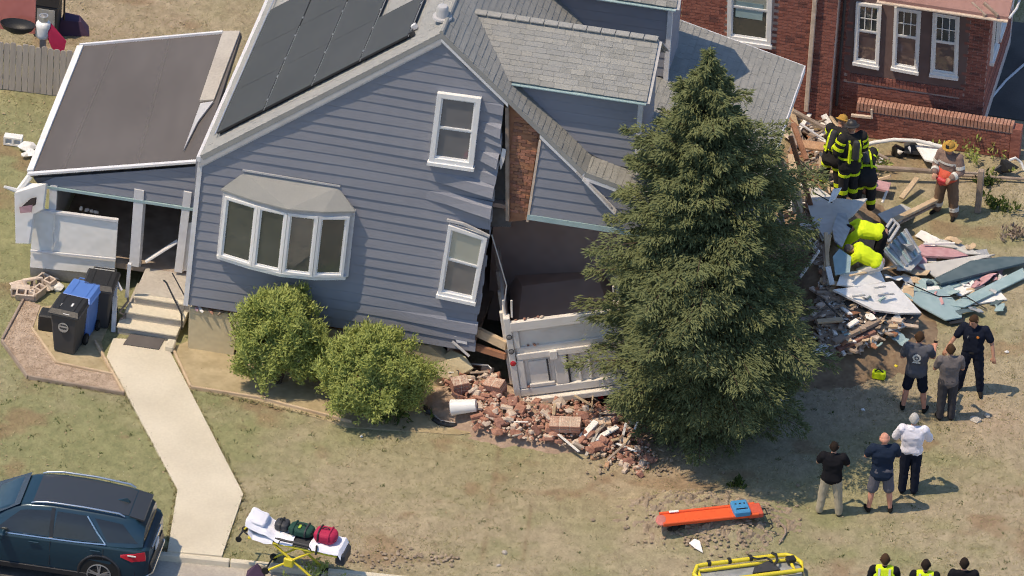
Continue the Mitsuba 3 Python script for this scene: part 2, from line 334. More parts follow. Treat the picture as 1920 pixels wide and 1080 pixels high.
for k in range(-2, 5):                                             # kerb stones with joints
    a, b = CURB0 + CD * (k * 2.0 + .01), CURB0 + CD * (k * 2.0 + 1.99)
    put('kerb', cbox((a + b) / 2 + CN * .06 - Z * .10, (b - a) / 2, CN * .07, Z * .125, .02), 'concrete', kind='structure')
flat('walkway', [(212, 634), (326, 640), (319, 659), (456, 926), (416, 1042), (314, 1033), (333, 917), (200, 668)], .05, .12, 'concrete', label='cream concrete walkway from the street to the porch steps')
flat('gravel_bed', [(46, 562), (76, 572), (60, 618), (106, 682), (216, 704), (233, 738), (53, 708), (3, 640)], .035, .1, 'gravel', label='angled bed of pinkish gravel beside the bins')
flat('planting_bed', [(327, 650), (356, 727), (480, 750), (650, 800), (860, 815), (960, 800), (900, 690), (350, 640)], .022, .06, 'dry_bed', label='bare earth bed along the foundation')
flat('bin_pad', [(75, 575), (60, 620), (106, 680), (205, 700), (190, 640), (210, 600), (200, 560)], .018, .05, 'dry_bed', label='bare earth under the bins')
for a, b in (((3, 640), (52, 708)), ((53, 708), (233, 739)), ((60, 618), (106, 682)), ((106, 682), (214, 704)), ((44, 563), (4, 638))):
    put('edging_board', beam(gp(*a, .03), gp(*b, .03), .05, .12, ch=.008), 'lumber' if a[0] > 55 else 'lumber_old', kind='structure')
for a, b in (((178, 641), (232, 738)), ((324, 655), (357, 726)), ((358, 727), (484, 747)), ((484, 747), (660, 792))):
    put('edging_board', beam(gp(*a, .03), gp(*b, .03), .05, .11, ch=.008), 'lumber', kind='structure')
r = rng(5)
from shapely.geometry import Polygon, Point
def scatter(pix, n, r, shrink=0):
    P = Polygon([gp(u, v)[:2] for u, v in pix]).buffer(-shrink)
    x0, y0, x1, y1 = P.bounds
    out = []
    while len(out) < n:
        q = V3(r.uniform(x0, x1), r.uniform(y0, y1), 0)
        if P.contains(Point(q[0], q[1])): out.append(q)
    return out
def rockmesh(c, s, r):
    p = trimesh.creation.icosahedron().vertices * r.uniform(.55, 1.15, (12, 1)) * np.asarray(s)
    a = r.uniform(0, 6.28); ca, sa = math.cos(a), math.sin(a)
    p = p @ np.array([[ca, sa, 0], [-sa, ca, 0], [0, 0, 1]])
    return hullof(p + np.asarray(c))
put('gravel_stones', cat_([rockmesh(q + Z * .035, r.uniform(.012, .032) * V3(1, 1, .7), r) for q in scatter([(46, 562), (76, 572), (60, 618), (106, 682), (216, 704), (233, 738), (53, 708), (3, 640)], 900, r, .04)]), 'gravel', kind='stuff', label='loose pinkish gravel stones in the angled bed', cat='gravel')
# grass blades: short dry tufts over the lawn
keep_off = [Polygon([gp(u, v)[:2] for u, v in q]).buffer(.05) for q in ([(212, 634), (326, 640), (319, 659), (456, 926), (416, 1042), (314, 1033), (333, 917), (200, 668)], [(46, 562), (76, 572), (216, 704), (233, 738), (53, 708), (3, 640)], [(327, 650), (356, 727), (480, 750), (650, 800), (860, 815), (1200, 880), (1300, 700), (900, 640), (345, 560)], [(345, 655), (1330, 805), (1500, 480), (380, 330), (60, 560)])]
import shapely
KO = shapely.union_all(keep_off)
r = rng(11)
xy = np.stack([r.uniform(-13, 12.5, 110000), r.uniform(-13, 13.5, 110000)], 1)
dens = meshkit.fbm(np.stack([xy[:, 0] * .45, xy[:, 1] * .45, xy[:, 0] * 0], -1), 4)
ok = (road_side(xy[:, 0], xy[:, 1]) < -.02) & (r.uniform(0, 1, len(xy)) < np.clip((dens - .25) * 1.8, .15, 1)) & ~shapely.contains_xy(KO, xy[:, 0], xy[:, 1])
xy = xy[ok][:60000]
n = len(xy)
from scipy.interpolate import RegularGridInterpolator
base = np.c_[xy, RegularGridInterpolator((gx, gy), zz)(xy) - .002]
vs, fs = [], []
for k in range(3):
    a = r.uniform(0, 6.28, n); hgt = r.uniform(.006, .026, n) * (.6 + dens[ok][:60000]); w = r.uniform(.006, .014, n)
    t = np.c_[np.cos(a), np.sin(a), a * 0]; s = np.c_[-np.sin(a), np.cos(a), a * 0]
    b = base + s * r.normal(0, .02, (n, 1)) + t * r.normal(0, .02, (n, 1))
    vs.append(np.stack([b - s * w[:, None], b + s * w[:, None], b + t * r.uniform(.0, .05, (n, 1)) + Z * hgt[:, None]], 1).reshape(-1, 3))
vs = np.vstack(vs)
put('grass', TM(vs, np.arange(len(vs)).reshape(-1, 3)), 'grass_blade', kind='stuff', label='short dry grass tufts growing over the lawn', cat='grass')

# ------------------------------------------------------------------ builders for walls, windows and bricks
def quadpt(Q, x, y, n, off):                                       # Q: top left, top right, bottom right, bottom left
    a = Q[0] * (1 - x) + Q[1] * x; b = Q[3] * (1 - x) + Q[2] * x
    return b * (1 - y) + a * y + n * off
def qbar(Q, n, x0, x1, y0, y1, o0, o1):
    v = [quadpt(Q, x, y, n, o) for x in (x0, x1) for y in (y0, y1) for o in (o0, o1)]
    return quads(v, BOXF)
def window(parent, Q, n, top='window_grey', low='window_dark', frame='frame_white', cas=.085, out=.07, rail=.5, muntin=(0, 0), name='window', sill=True, base=0.):
    w = np.linalg.norm(Q[1] - Q[0]); h = np.linalg.norm(Q[0] - Q[3])
    cx, cy = cas / w, cas / h
    key = put(name, cat_([qbar(Q, n, 0, cx, 0, 1, base, out), qbar(Q, n, 1 - cx, 1, 0, 1, base, out), qbar(Q, n, cx, 1 - cx, 1 - cy, 1, base, out - .002), qbar(Q, n, cx, 1 - cx, 0, cy, base, out - .002)]), frame, parent)
    sx, sy = .035 / w, .035 / h
    X0, X1, Y0, Y1 = cx, 1 - cx, cy, 1 - cy
    bars = []
    spans = [(rail, Y1, out - .03, top), (Y0, rail, out - .045, low)] if rail else [(Y0, Y1, out - .03, low)]
    for i, (a, b, oo, backing) in enumerate(spans):
        bars += [qbar(Q, n, X0, X0 + sx, a, b, base + .004, oo), qbar(Q, n, X1 - sx, X1, a, b, base + .004, oo), qbar(Q, n, X0 + sx, X1 - sx, a, a + sy, base + .004, oo - .001), qbar(Q, n, X0 + sx, X1 - sx, b - sy, b, base + .004, oo - .001)]
        put('pane', TM([quadpt(Q, x, y, n, oo - .015) for x, y in ((X0 + sx, a + sy), (X1 - sx, a + sy), (X1 - sx, b - sy), (X0 + sx, b - sy))], [[0, 1, 2], [0, 2, 3]]), 'pane', key)
        put('blind', qbar(Q, n, X0 + sx, X1 - sx, a + sy, b - sy, base + .003, oo - .035), backing, key)
        if muntin[0] and i == 0:
            mb = [qbar(Q, n, X0 + (X1 - X0) * k / muntin[0] - .01 / w, X0 + (X1 - X0) * k / muntin[0] + .01 / w, a + sy, b - sy, oo - .014, oo - .004) for k in range(1, muntin[0])]
            mb += [qbar(Q, n, X0 + sx, X1 - sx, a + (b - a) * k / muntin[1] - .01 / h, a + (b - a) * k / muntin[1] + .01 / h, oo - .0135, oo - .0045) for k in range(1, muntin[1])]
            put('muntins', cat_(mb), frame, key)
    put('sash', cat_(bars), frame, key)
    if sill: put('sill', qbar(Q, n, -.03, 1.03, -.045, 0, base, out + .035), frame, key)
    return key
PROF = ((0., .027), (.80, .006), (1., .004))
def planks(parent, o, z0, z1, sL, sR, mat='vinyl', h=.235, warp=None, seed=0, name='siding_plank', ragged=0., minw=.08):
    r = rng(seed)
    k = 0
    out = []
    while z0 + k * h < z1 - .02:
        t0, t1 = z0 + k * h, min(z0 + (k + 1) * h, z1)
        k += 1
        cut = -r.uniform(0, ragged) if ragged else 0.
        a0, a1, b0, b1 = sL(t0), sL(t1), sR(t0) + cut, sR(t1) + cut
        if b0 - a0 < minw: continue
        if b1 < a1: a1 = b1 = (a1 + b1) / 2
        n = max(1, int((b0 - a0) / .45)) if warp else 1
        v, q = [], []
        for i in range(n + 1):
            u = i / n
            for f, (a, b, t) in ((0, (a0, b0, t0)), (1, (a1, b1, t1))):
                s = a + (b - a) * u
                dw, dz = warp(s, t0, k) if warp else (0., 0.)
                if f == 0:
                    v += [W(s, o - .001, t + dz), W(s, o - PROF[0][1] - dw, t + dz + .002)]
                else:
                    tm = t0 + (t1 - t0) * .82
                    v += [W(a0 + (b0 - a0) * u + (s - a0 - (b0 - a0) * u) * .82, o - .013 - dw * .8, tm + dz * .8), W(s, o - .004 - dw * .3, t + dz * .5)]
        for i in range(n):
            c, d = 4 * i, 4 * i + 4
            q += [[c, d, d + 1, c + 1], [c + 1, d + 1, d + 2, c + 2], [c + 2, d + 2, d + 3, c + 3]]
        e = 4 * n
        q += [[e, e + 1, e + 2, e + 3], [0, 3, 2, 1]]
        out.append(put(name, quads(v, q), mat, parent))
    return out
def bricks(parent, o, s0, s1, z0, z1, mask, first=300, mat='brick', L=.203, hh=.067, m=.0105, proud=.005, near=None, seed=0, name='brick', axis_=None):
    """running bond on the plane o behind the front; the first ones are parts, the rest one part"""
    r = rng(seed)
    a_, n_ = axis_ if axis_ is not None else (H, N)
    cells, row = [], 0
    while z0 + row * (hh + m) + hh < z1:
        z = z0 + row * (hh + m); s = s0 - (.5 * (L + m) if row % 2 else 0)
        while s < s1:
            a, b = max(s, s0), min(s + L, s1)
            if b - a > .03 and mask((a + b) / 2, z + hh / 2): cells.append((a, b, z))
            s += L + m
        row += 1
    order = sorted(range(len(cells)), key=near and (lambda i: near(*cells[i])) or (lambda i: cells[i][2]))
    rest = []
    for j, i in enumerate(order):
        a, b, z = cells[i]; p = proud + r.uniform(-.002, .003)
        base = A0 - N * o if axis_ is None else o
        msh = obox(base + a_ * (a + b) / 2 + Z * (z + hh / 2) + n_ * (p / 2 - .01), a_ * (b - a) / 2, Z * hh / 2, n_ * (p / 2 + .01))
        if j < first: put(name, msh, mat, parent)
        else: rest.append(msh)
    if rest: put('brickwork', cat_(rest), mat, parent, kind='stuff')
def wallslab(parent, name, o, poly, mat, th=.14):
    """poly of (s, z) on the plane o behind the front; th thick behind it"""
    return put(name, prism(poly, A0 - N * o, H, Z, -N, th), mat, parent)

# dark weeds and little tufts that stand out of the lawn
r = rng(19)
vs, es = [], []
for _ in range(230):
    u, v = r.uniform(0, 1920), r.uniform(700, 1070)
    q = gp(u, v)
    if shapely.contains_xy(KO, q[0], q[1]) or road_side(q[0], q[1]) > -.1: continue
    n = r.integers(5, 14); sz = r.uniform(.02, .07)
    p = q + r.normal(0, 1, (n, 3)) * V3(sz, sz, 0)
    a = r.uniform(0, 6.28, n); t = np.c_[np.cos(a), np.sin(a), a * 0]; s_ = np.c_[-np.sin(a), np.cos(a), a * 0]
    vs.append(np.stack([p - s_ * .012, p + s_ * .012, p + t * .03 + Z * r.uniform(.015, .05, (n, 1))], 1).reshape(-1, 3))
for a, b in (((198, 668), (331, 917)), ((331, 917), (313, 1030)), ((320, 661), (458, 926)), ((458, 926), (418, 1040)), ((53, 711), (233, 741)), ((360, 730), (640, 793))):
    for t in r.uniform(0, 1, 70):                                  # grass creeping over the edges of path and beds
        q = gp(a[0] + (b[0] - a[0]) * t, a[1] + (b[1] - a[1]) * t) + r.normal(0, .02, 3) * V3(1, 1, 0)
        n = 4; p = q + r.normal(0, .02, (n, 3)) * V3(1, 1, 0); an = r.uniform(0, 6.28, n); tt = np.c_[np.cos(an), np.sin(an), an * 0]; s_ = np.c_[-np.sin(an), np.cos(an), an * 0]
        es.append(np.stack([p - s_ * .012, p + s_ * .012, p + tt * .05 + Z * r.uniform(.05, .085, (n, 1))], 1).reshape(-1, 3))
vs, es = np.vstack(vs), np.vstack(es)
put('edge_grass', TM(es, np.arange(len(es)).reshape(-1, 3)), 'grass_blade', kind='stuff', label='grass creeping over the edges of the walkway and beds', cat='grass')
put('lawn_weeds', TM(vs, np.arange(len(vs)).reshape(-1, 3)), 'weed_leaf', kind='stuff', label='small dark weeds dotted over the lawn', cat='weeds')
# ------------------------------------------------------------------ the blue house
HOUSE = thing('blue_house', 'blue grey sided house with solar panels, its front wall torn open above a dump truck', 'house')
OV = -.09
sE1, zE1 = S(376, 293, OV); sAP, zAP = S(828, 62, OV); sBR, zBR = S(1097, 324, OV); sER, zER = S(1400, 436, OV)
LEAN = .052
kL, kS, kF = (zAP - zE1) / (sAP - sE1), (zBR - zAP) / (sBR - sAP), (zER - zBR) / (sER - sBR)
def roofz(s): return zE1 + kL * (s - sE1) if s < sAP else (zAP + kS * (s - sAP) if s < sBR else zBR + kF * (s - sBR))
TH = .20                                                           # wall top stays this far under the roof skin
def inv_left(z): return sE1 + (z + TH - zE1) / kL
def inv_right(z): return sBR + (z + TH - zBR) / kF if z + TH < zBR else sAP + (z + TH - zAP) / kS
zB = 1.14
def wl(z): return max(.0 + LEAN * (z - zB), inv_left(z))
rag = [S(948, 198), S(944, 262), S(938, 300), S(930, 345), S(924, 420), S(915, 470), S(908, 545), S(899, 590), S(895, 640)]
rag = sorted(rag, key=lambda q: q[1])
def rg(z): return float(np.interp(z, [q[1] for q in rag], [q[0] for q in rag]))
def wr(z): return min(rg(z), inv_right(z))
def wall_warp(s, t, k):
    e = smooth(4.9 if t < 5.3 else 5.98, 6.7, s) * smooth(3.9, 4.7, t) * smooth(7.4, 6.2, t)
    q = math.sin(k * 2.4 + 1.3) * .5 + .5
    lowsag = smooth(4.0, 6.4, s) * smooth(2.6, 1.2, t)
    return .30 * e * q + .13 * lowsag * q + .006 * math.sin(s * 1.3 + k), -.07 * e * (.4 + q) - .06 * smooth(1.5, 6.2, s) ** 1.5
def smooth(a, b, x):
    t = min(max((x - a) / (b - a), 0), 1)
    return t * t * (3 - 2 * t)
planks(HOUSE, 0, zB, 8.62, wl, wr, warp=wall_warp, seed=1, ragged=.05)
zl = np.linspace(zB, 8.5, 30)
core = [(wl(z) + .02, z) for z in zl if wr(z) > wl(z) + .05]
core += [(min(wr(z), wr(z)) - .09, z) for z in zl[::-1] if wr(z) > wl(z) + .05]
wallslab(HOUSE, 'sheathing', .004, core, 'grey_felt', .15)
# outside corner board on the left, rake boards, frieze
put('corner_board', cat_([beam(W(wl(z0) - .03, -.02, z0), W(wl(z1) - .03, -.02, z1), .10, .07, N) for z0, z1 in ((zB - .02, zE1 - .22),)]), 'white_trim', HOUSE)
def rake(s0, s1, o, drop, hgt, th, mat, name):
    z0, z1 = roofz(s0 + 1e-6) - drop, roofz(s1 - 1e-6) - drop
    v = [W(s, oo, z - d) for s, z in ((s0, z0), (s1, z1)) for oo in (o, o + th) for d in (hgt, 0)]
    return put(name, quads(v, np.array([[0, 4, 5, 1], [2, 3, 7, 6], [0, 1, 3, 2], [4, 6, 7, 5], [0, 2, 6, 4], [1, 5, 7, 3]])), mat, HOUSE)
s955, s1012 = S(953, 187, OV)[0], S(1012, 256, OV)[0]
rake(sE1 - .03, sAP, OV + .005, .055, .20, .04, 'grey_trim', 'rake_board'); rake(sE1, sAP, OV + .05, .12, .19, .05, 'white_trim', 'soffit')
rake(sAP, s955, OV + .005, .055, .16, .04, 'white_trim', 'rake_board'); rake(sAP, s955, OV + .05, .12, .14, .05, 'grey_trim', 'soffit')
rake(s1012, sBR + .02, OV + .005, .055, .17, .04, 'white_trim', 'rake_board'); rake(s1012, sBR, OV + .05, .12, .13, .05, 'grey_trim', 'soffit')
rake(sBR + .02, sER, OV + .005, .06, .13, .05, 'white_trim', 'rake_board')
put('rake_board', beam(WP(1094, 334, OV - .02), WP(1154, 398, OV - .02), .03, .17, N), 'white_trim', HOUSE, label='loose white rake board hanging below the roof edge')
put('rake_board', beam(WP(1080, 322, OV - .05), WP(1146, 388, OV - .05), .02, .07, N), 'grey_trim', HOUSE)
# roofs: deck slabs, then courses of shingles
BACK = 6.75
def deck(s0, s1, o0, o1, mat='shingle_b', name='roof', th=.10):
    pts = [W(s0, o0, roofz(s0 + 1e-6)), W(s1, o0, roofz(s1 - 1e-6)), W(s1, o1, roofz(s1 - 1e-6)), W(s0, o1, roofz(s0 + 1e-6))]
    n = np.cross(pts[1] - pts[0], pts[3] - pts[0]); n = n if n[2] > 0 else -n
    return put(name, slab(pts, n, th), mat, HOUSE), pts, unit(n)
def shingles(parent, P0, ed, es, n, L, K, r, mats, expo=.145, tab=.30, parts=0, th=.012, name='shingle'):
    """courses run along ed from P0, climb along es (unit vectors); L long, K up the slope"""
    rest = [[] for _ in mats]; made = 0
    for i in range(int(K / expo) + 1):
        x = -r.uniform(0, tab)
        y0, y1 = i * expo, min((i + 1) * expo + .02, K)
        if y1 - y0 < .03: continue
        while x < L:
            w = tab * r.choice([1., 1., .75, 1.25]); a, b = max(x + .006, 0), min(x + w, L); x += w
            if b - a < .03: continue
            t = th * r.uniform(.7, 1.5); d = r.uniform(-.008, .008)
            lo0, hi0 = P0 + ed * a + es * (y0 + d), P0 + ed * a + es * y1
            lo1, hi1 = P0 + ed * b + es * (y0 + d), P0 + ed * b + es * y1
            v = [lo0 + n * .001, lo1 + n * .001, hi1 + n * .001, hi0 + n * .001, lo0 + n * (t + .004), lo1 + n * (t + .004), hi1 + n * .004, hi0 + n * .004]
            m = quads(v, [[4, 5, 6, 7], [0, 1, 5, 4], [1, 2, 6, 5], [3, 0, 4, 7]])
            j = r.integers(len(mats))
            if made < parts: put(name, m, mats[j], parent); made += 1
            else: rest[j].append(m)
    for j, q in enumerate(rest):
        if q: put('shingle_field', cat_(q), mats[j], parent, kind='stuff')
MS = ['shingle', 'shingle_a', 'shingle_b']
BK = -N
def unitslope(s0, s1): return unit(W(s0, 0, roofz(s0)) - W(s1, 0, roofz(s1)))
_, pts, nrm = deck(sE1, sAP, OV, BACK)
shingles(HOUSE + '__roof', W(sE1, OV, zE1), BK, unitslope(sAP - .01, sE1 + .01), nrm, BACK - OV, np.linalg.norm(pts[1] - pts[0]), rng(2), ['shingle_a'])
rk, pts, nrm = deck(sAP, sBR, OV, BACK)
shingles(rk, W(sBR, OV, zBR), BK, unitslope(sAP + .01, sBR - .01), nrm, BACK - OV, np.linalg.norm(pts[1] - pts[0]), rng(3), ['shingle'])
rk, pts, nrm = deck(sBR, sER, OV, BACK)
shingles(rk, W(sER, OV, zER), BK, unitslope(sBR + .01, sER - .01), nrm, BACK - OV, np.linalg.norm(pts[1] - pts[0]), rng(4), ['shingle'])
put('ridge_cap', tube([W(sAP, OV, zAP + .012), W(sAP, BACK, zAP + .012)], .05, 6), 'shingle_c', HOUSE)
put('eave_board', beam(W(sER + .01, OV, zER - .07), W(sER + .01, BACK, zER - .07), .03, .17), 'white_trim', HOUSE)
put('eave_board', beam(W(sE1 - .04, OV, zE1 - .08), W(sE1 - .04, BACK, zE1 - .08), .09, .12), 'white_trim', HOUSE)
put('rake_board', beam(W(sBR, BACK + .02, zBR - .06), W(sER, BACK + .02, zER - .06), .03, .12), 'white_trim', HOUSE)
put('roof_vent', cat_([lathe([(.0, .34), (.10, .32), (.13, .26), (.13, .0)], W(sAP - .12, .55, zAP - .06), Z, 14), lathe([(.0, .05), (.2, .04), (.21, 0)], W(sAP - .12, .55, zAP - .02), Z, 14)]), 'grey_trim', HOUSE, smooth=40)
# right part of the front wall: under the flared roof, torn off above the truck
sC0, zC0 = S(988, 408); sC1 = S(1012, 256)[0]
def rl(z): return sC0 + .03 + (sC1 - sC0) * (z - zC0) / (S(1012, 256)[1] - zC0)
zW = S(988, 408)[1]
planks(HOUSE, .0, zW + .10, 7.2, rl, lambda z: min(11.35, inv_right(z)), seed=7, h=.235)
put('sheathing', prism([(rl(zW), zW), (11.3, zW), (11.3, zER - .3), (sBR, zBR - .28), (rl(6.4) + .05, 6.4)], A0 - N * .012, H, Z, -N, .13), 'grey_felt', HOUSE)
put('bottom_trim', beam(W(rl(zW) - .02, -.02, zW + .04), W(11.35, -.02, zW + .04 - .02), .05, .12, Z), 'vinyl_pale', HOUSE)
# the bare strip where the chimney stood: brown boards in rows
SHE = put('chimney_strip', prism([S(953, 190, .13), S(1016, 260, .13), S(989, 412, .13), S(953, 416, .13)], A0 - N * .13, H, Z, -N, .06), 'sheathing', HOUSE, label='bare red brown brick strip where the chimney came off')
r = rng(31)
zz_, row = zW, 0
while zz_ < 7.0:
    a, b = S(955, 300, .11)[0] + .04 * (zz_ - 5.5), rl(zz_) - .05
    top = min(zz_ + .070, roofz((a + b) / 2) - .20)
    b = min(b, inv_right(top) - .02); x = a + (0 if row % 2 else -.1)
    while x < b and top - zz_ > .03:
        x0, x1 = max(x, a), min(x + .2, b)
        if x1 - x0 > .04 and r.uniform() < .93: put('brick_scar', prism([(x0, zz_), (x1 - .01, zz_), (x1 - .01, top), (x0, top)], A0 - N * .13, H, Z, N, .008 + r.uniform(0, .018)), r.choice(['sheathing', 'sheathing', 'chimney_a', 'chimney_b']), SHE)
        x += .21
    zz_ += .078; row += 1
put('edge_stud', beam(WP(951, 200, .06), WP(952, 412, .06), .07, .10, N), 'lumber_old', HOUSE)
put('edge_stud', beam(WP(1013, 262, -.01), WP(989, 415, -.01), .05, .06, N), 'rubble_pale', HOUSE, label='pale mortar edge along the bare strip')
put('inner_sheathing', prism([S(945, 205, .35), S(958, 300, .35), S(958, 425, .35), S(880, 425, .35), S(905, 260, .35)], A0 - N * .35, H, Z, -N, .05), 'grey_felt', HOUSE)
put('torn_flashing', slab([WP(942, 278, -.05), WP(949, 281, -.05), WP(946, 300, -.06), WP(939, 318, -.05), WP(936, 306, -.04)], N, .01), 'white_trim', HOUSE, label='torn white flashing scrap at the ripped wall edge')
# inside: floor, back walls, so that the hole is dark and closed
put('floor', prism([(0.2, .15), (6.1, .15), (6.1, 6.6), (.2, 6.6)], A0 + Z * 1.0, H, BK, Z, .12), 'lumber_old', HOUSE)
put('inner_wall', obox(W(8.6, 2.35, 2.6), H * 2.6, Z * 2.2, N * .05), 'inner_wall', HOUSE)
put('inner_wall', obox(W(5.6, 3.0, 3.2), N * 2.8, Z * 3.2, H * .05), 'inner_wall', HOUSE)
put('inner_ceiling', obox(W(8.6, 1.3, zW + .06), H * 2.75, N * 1.1, Z * .05), 'inner_wall', HOUSE)
put('back_wall', prism([(0.1, .0), (11.2, 0), (11.2, zER - .4), (sBR, zBR - .4), (sAP, zAP - .4), (.3, zE1 - .3)], A0 - N * 6.55, H, Z, -N, .12), 'vinyl', HOUSE)
put('left_wall', obox(W(.08, 3.35, 2.35), N * 3.2, Z * 2.3, H * .06), 'vinyl', HOUSE)
# right side wall with planks, its far part torn open
sRW = 11.35
put('side_wall', prism([(0.02, .0), (5.2, .0), (5.35, 1.2), (5.0, 2.2), (5.3, 3.3), (5.2, zER - .25), (.02, zER - .25)], A0 + H * (sRW - .12), BK, Z, H, .10), 'grey_felt', HOUSE)
r = rng(9)
for k in range(15):
    z0 = 1.1 + k * .235; e = 5.15 + r.uniform(-.35, .25)
    put('siding_plank', quads([W(sRW - .015, .0, z0), W(sRW + .02, .0, z0 + .002), W(sRW + .0, .0, z0 + .235), W(sRW - .015, e, z0), W(sRW + .02, e, z0 + .002), W(sRW + .0, e, z0 + .235)], [[0, 1, 4, 3], [1, 2, 5, 4]]), 'vinyl', HOUSE)
put('corner_board', beam(W(sRW + .01, -.01, 1.0), W(sRW + .01, -.01, zER - .2), .09, .09, N), 'white_trim', HOUSE)
for o_, tilt in ((5.45, .0), (5.85, .12), (6.3, -.08)):
    put('stud', beam(W(sRW - .05, o_, .2), W(sRW - .05 + tilt, o_ + .1, zER - .3), .05, .10, H), 'lumber', HOUSE)
# lower right front corner of wall behind the tree
put('side_return', obox(W(10.55, .07, 2.6), H * .8, Z * 1.9, N * .06), 'vinyl', HOUSE)
# foundation, cracked, with rotten sill
FD = put('foundation', prism([(.04, -.1), (1.02, -.1), (1.05, .52), (.93, .8), (.86, 1.02), (.05, 1.02)], A0 - N * .03, H, Z, -N, .30), 'stucco', HOUSE)
put('foundation_crack', obox(W(.98, .25, .5), H * .12, N * .1, Z * .5), 'dark_inside', HOUSE)
put('foundation', prism([(1.08, -.1), (6.0, -.1), (5.6, .7), (5.2, 1.0), (.90, 1.02), (.975, .82), (1.10, .53)], A0 - N * .028, H, Z, -N, .30), 'stucco', HOUSE)
put('foundation', obox(W(.12, 3.4, .45), N * 3.2, Z * .55, H * .12), 'stucco', HOUSE)
put('foundation', obox(W(11.2, 2.6, .5), N * 2.6, Z * .55, H * .12), 'stucco', HOUSE)
put('sill_beam', beam(W(.1, .16, 1.065), W(5.3, .16, 1.065), .14, .07, N), 'sheathing', HOUSE)
for s_, w_, m_ in ((.28, .16, 'sheet_white'), (.5, .12, 'rubble_brick'), (.72, .2, 'lumber_old'), (.2, .1, 'pink_foam')):
    put('rotten_sill_chunk', rockmesh(W(s_, .03, 1.03), V3(w_, .05, .045), rng(int(s_ * 100))), m_, HOUSE)
# windows
Qp = lambda *p, o=0.: [WP(u, v, o) for u, v in p]
window(HOUSE, Qp((822, 169), (904, 180), (889, 309), (806, 297)), N, 'window_grey', 'window_grey', cas=.10, out=.13, base=.03)
wk = window(HOUSE, Qp((843, 416), (916, 440), (893, 560), (823, 545)), N, 'blind_pale', 'window_grey', cas=.075, out=.15, base=.03, rail=.52)
put('bent_drip_cap', cat_([beam(WP(838, 412, -.09), WP(870, 420, -.12), .05, .05, N), beam(WP(870, 420, -.12), WP(918, 443, -.14), .05, .05, N)]), 'grey_trim', HOUSE)
put('dark_gap', prism([S(868, 418, -.03), S(917, 424, -.03), S(917, 440, -.03)], A0 + N * .03, H, Z, N, .01), 'dark_inside', HOUSE)
# bow window
BAY = tag(numbered(HOUSE + '__bow_window'))
boff = [.10, .29, .37, .33, .16]
zb0, zb1 = 2.52, 4.02
sb = [S(412, 470, -.1)[0], S(474, 486, -.29)[0], S(529, 498, -.37)[0], S(586, 507, -.33)[0], S(643, 515, -.16)[0]]
lean = LEAN * (zb1 - zb0)
bot = [W(s, -o, zb0) for s, o in zip(sb, boff)]; topn = [W(s + lean, -o, zb1) for s, o in zip(sb, boff)]
wb = [W(sb[0] - .02, 0, zb0), W(sb[-1] + .06, 0, zb0)]; wt = [W(sb[0] + lean - .02, 0, zb1), W(sb[-1] + lean + .06, 0, zb1)]
cen_b, cen_t = W(np.mean(sb), 0, zb0), W(np.mean(sb) + lean, 0, zb1)
put('box', hullof([*bot, *[b + (t - b) * 1.0 for b, t in zip(bot, topn)], *wb, *wt] if False else [p + (c - p) * .06 for p, c in zip(bot, [cen_b] * 5)] + [p + (c - p) * .06 for p, c in zip(topn, [cen_t] * 5)] + wb + wt), 'grey_trim', BAY)
for i in range(4):
    Q = [topn[i], topn[i + 1], bot[i + 1], bot[i]]
    n = unit(np.cross(bot[i + 1] - bot[i], topn[i] - bot[i])); n = n if n @ N > 0 else -n
    window(HOUSE, Q, n, 'window_dark', 'window_dark', cas=.055, out=.06, rail=0, name='bow_window_light', sill=False, base=-.0)
put('sill', hullof([b - Z * .09 - N * .0 + unit(b - cen_b) * .05 for b in bot] + [b + unit(b - cen_b) * .07 for b in bot] + [w - Z * .09 for w in wb] + wb), 'frame_white', BAY)
put('head', hullof([t + Z * .10 + unit(t - cen_t) * .05 for t in topn] + [t + unit(t - cen_t) * .06 for t in topn] + [w + Z * .10 for w in wt] + wt), 'grey_trim', BAY)
rt = [t + Z * .10 + unit(t - cen_t) * .11 for t in topn]
ws = [WP(458, 323, .0), WP(634, 351, .0)]
put('roof', hullof([*rt, *[p + Z * .035 for p in rt], *[w + N * .0 for w in ws], wt[0] + Z * .1, wt[1] + Z * .1]), 'shingle_c', BAY)
put('flashing', beam(WP(455, 319, -.03), WP(638, 349, -.03), .04, .03, N), 'grey_trim', BAY)
put('side_trim', beam(W(sb[-1] + .04, -.03, zb0 - .06), W(sb[-1] + .04 + lean, -.03, zb1 + .08), .11, .10, N), 'white_trim', BAY)
put('side_trim', beam(W(sb[0] - .03, -.03, zb0 - .02), W(sb[0] - .03 + lean, -.03, zb1 + .08), .07, .10, N), 'white_trim', BAY)
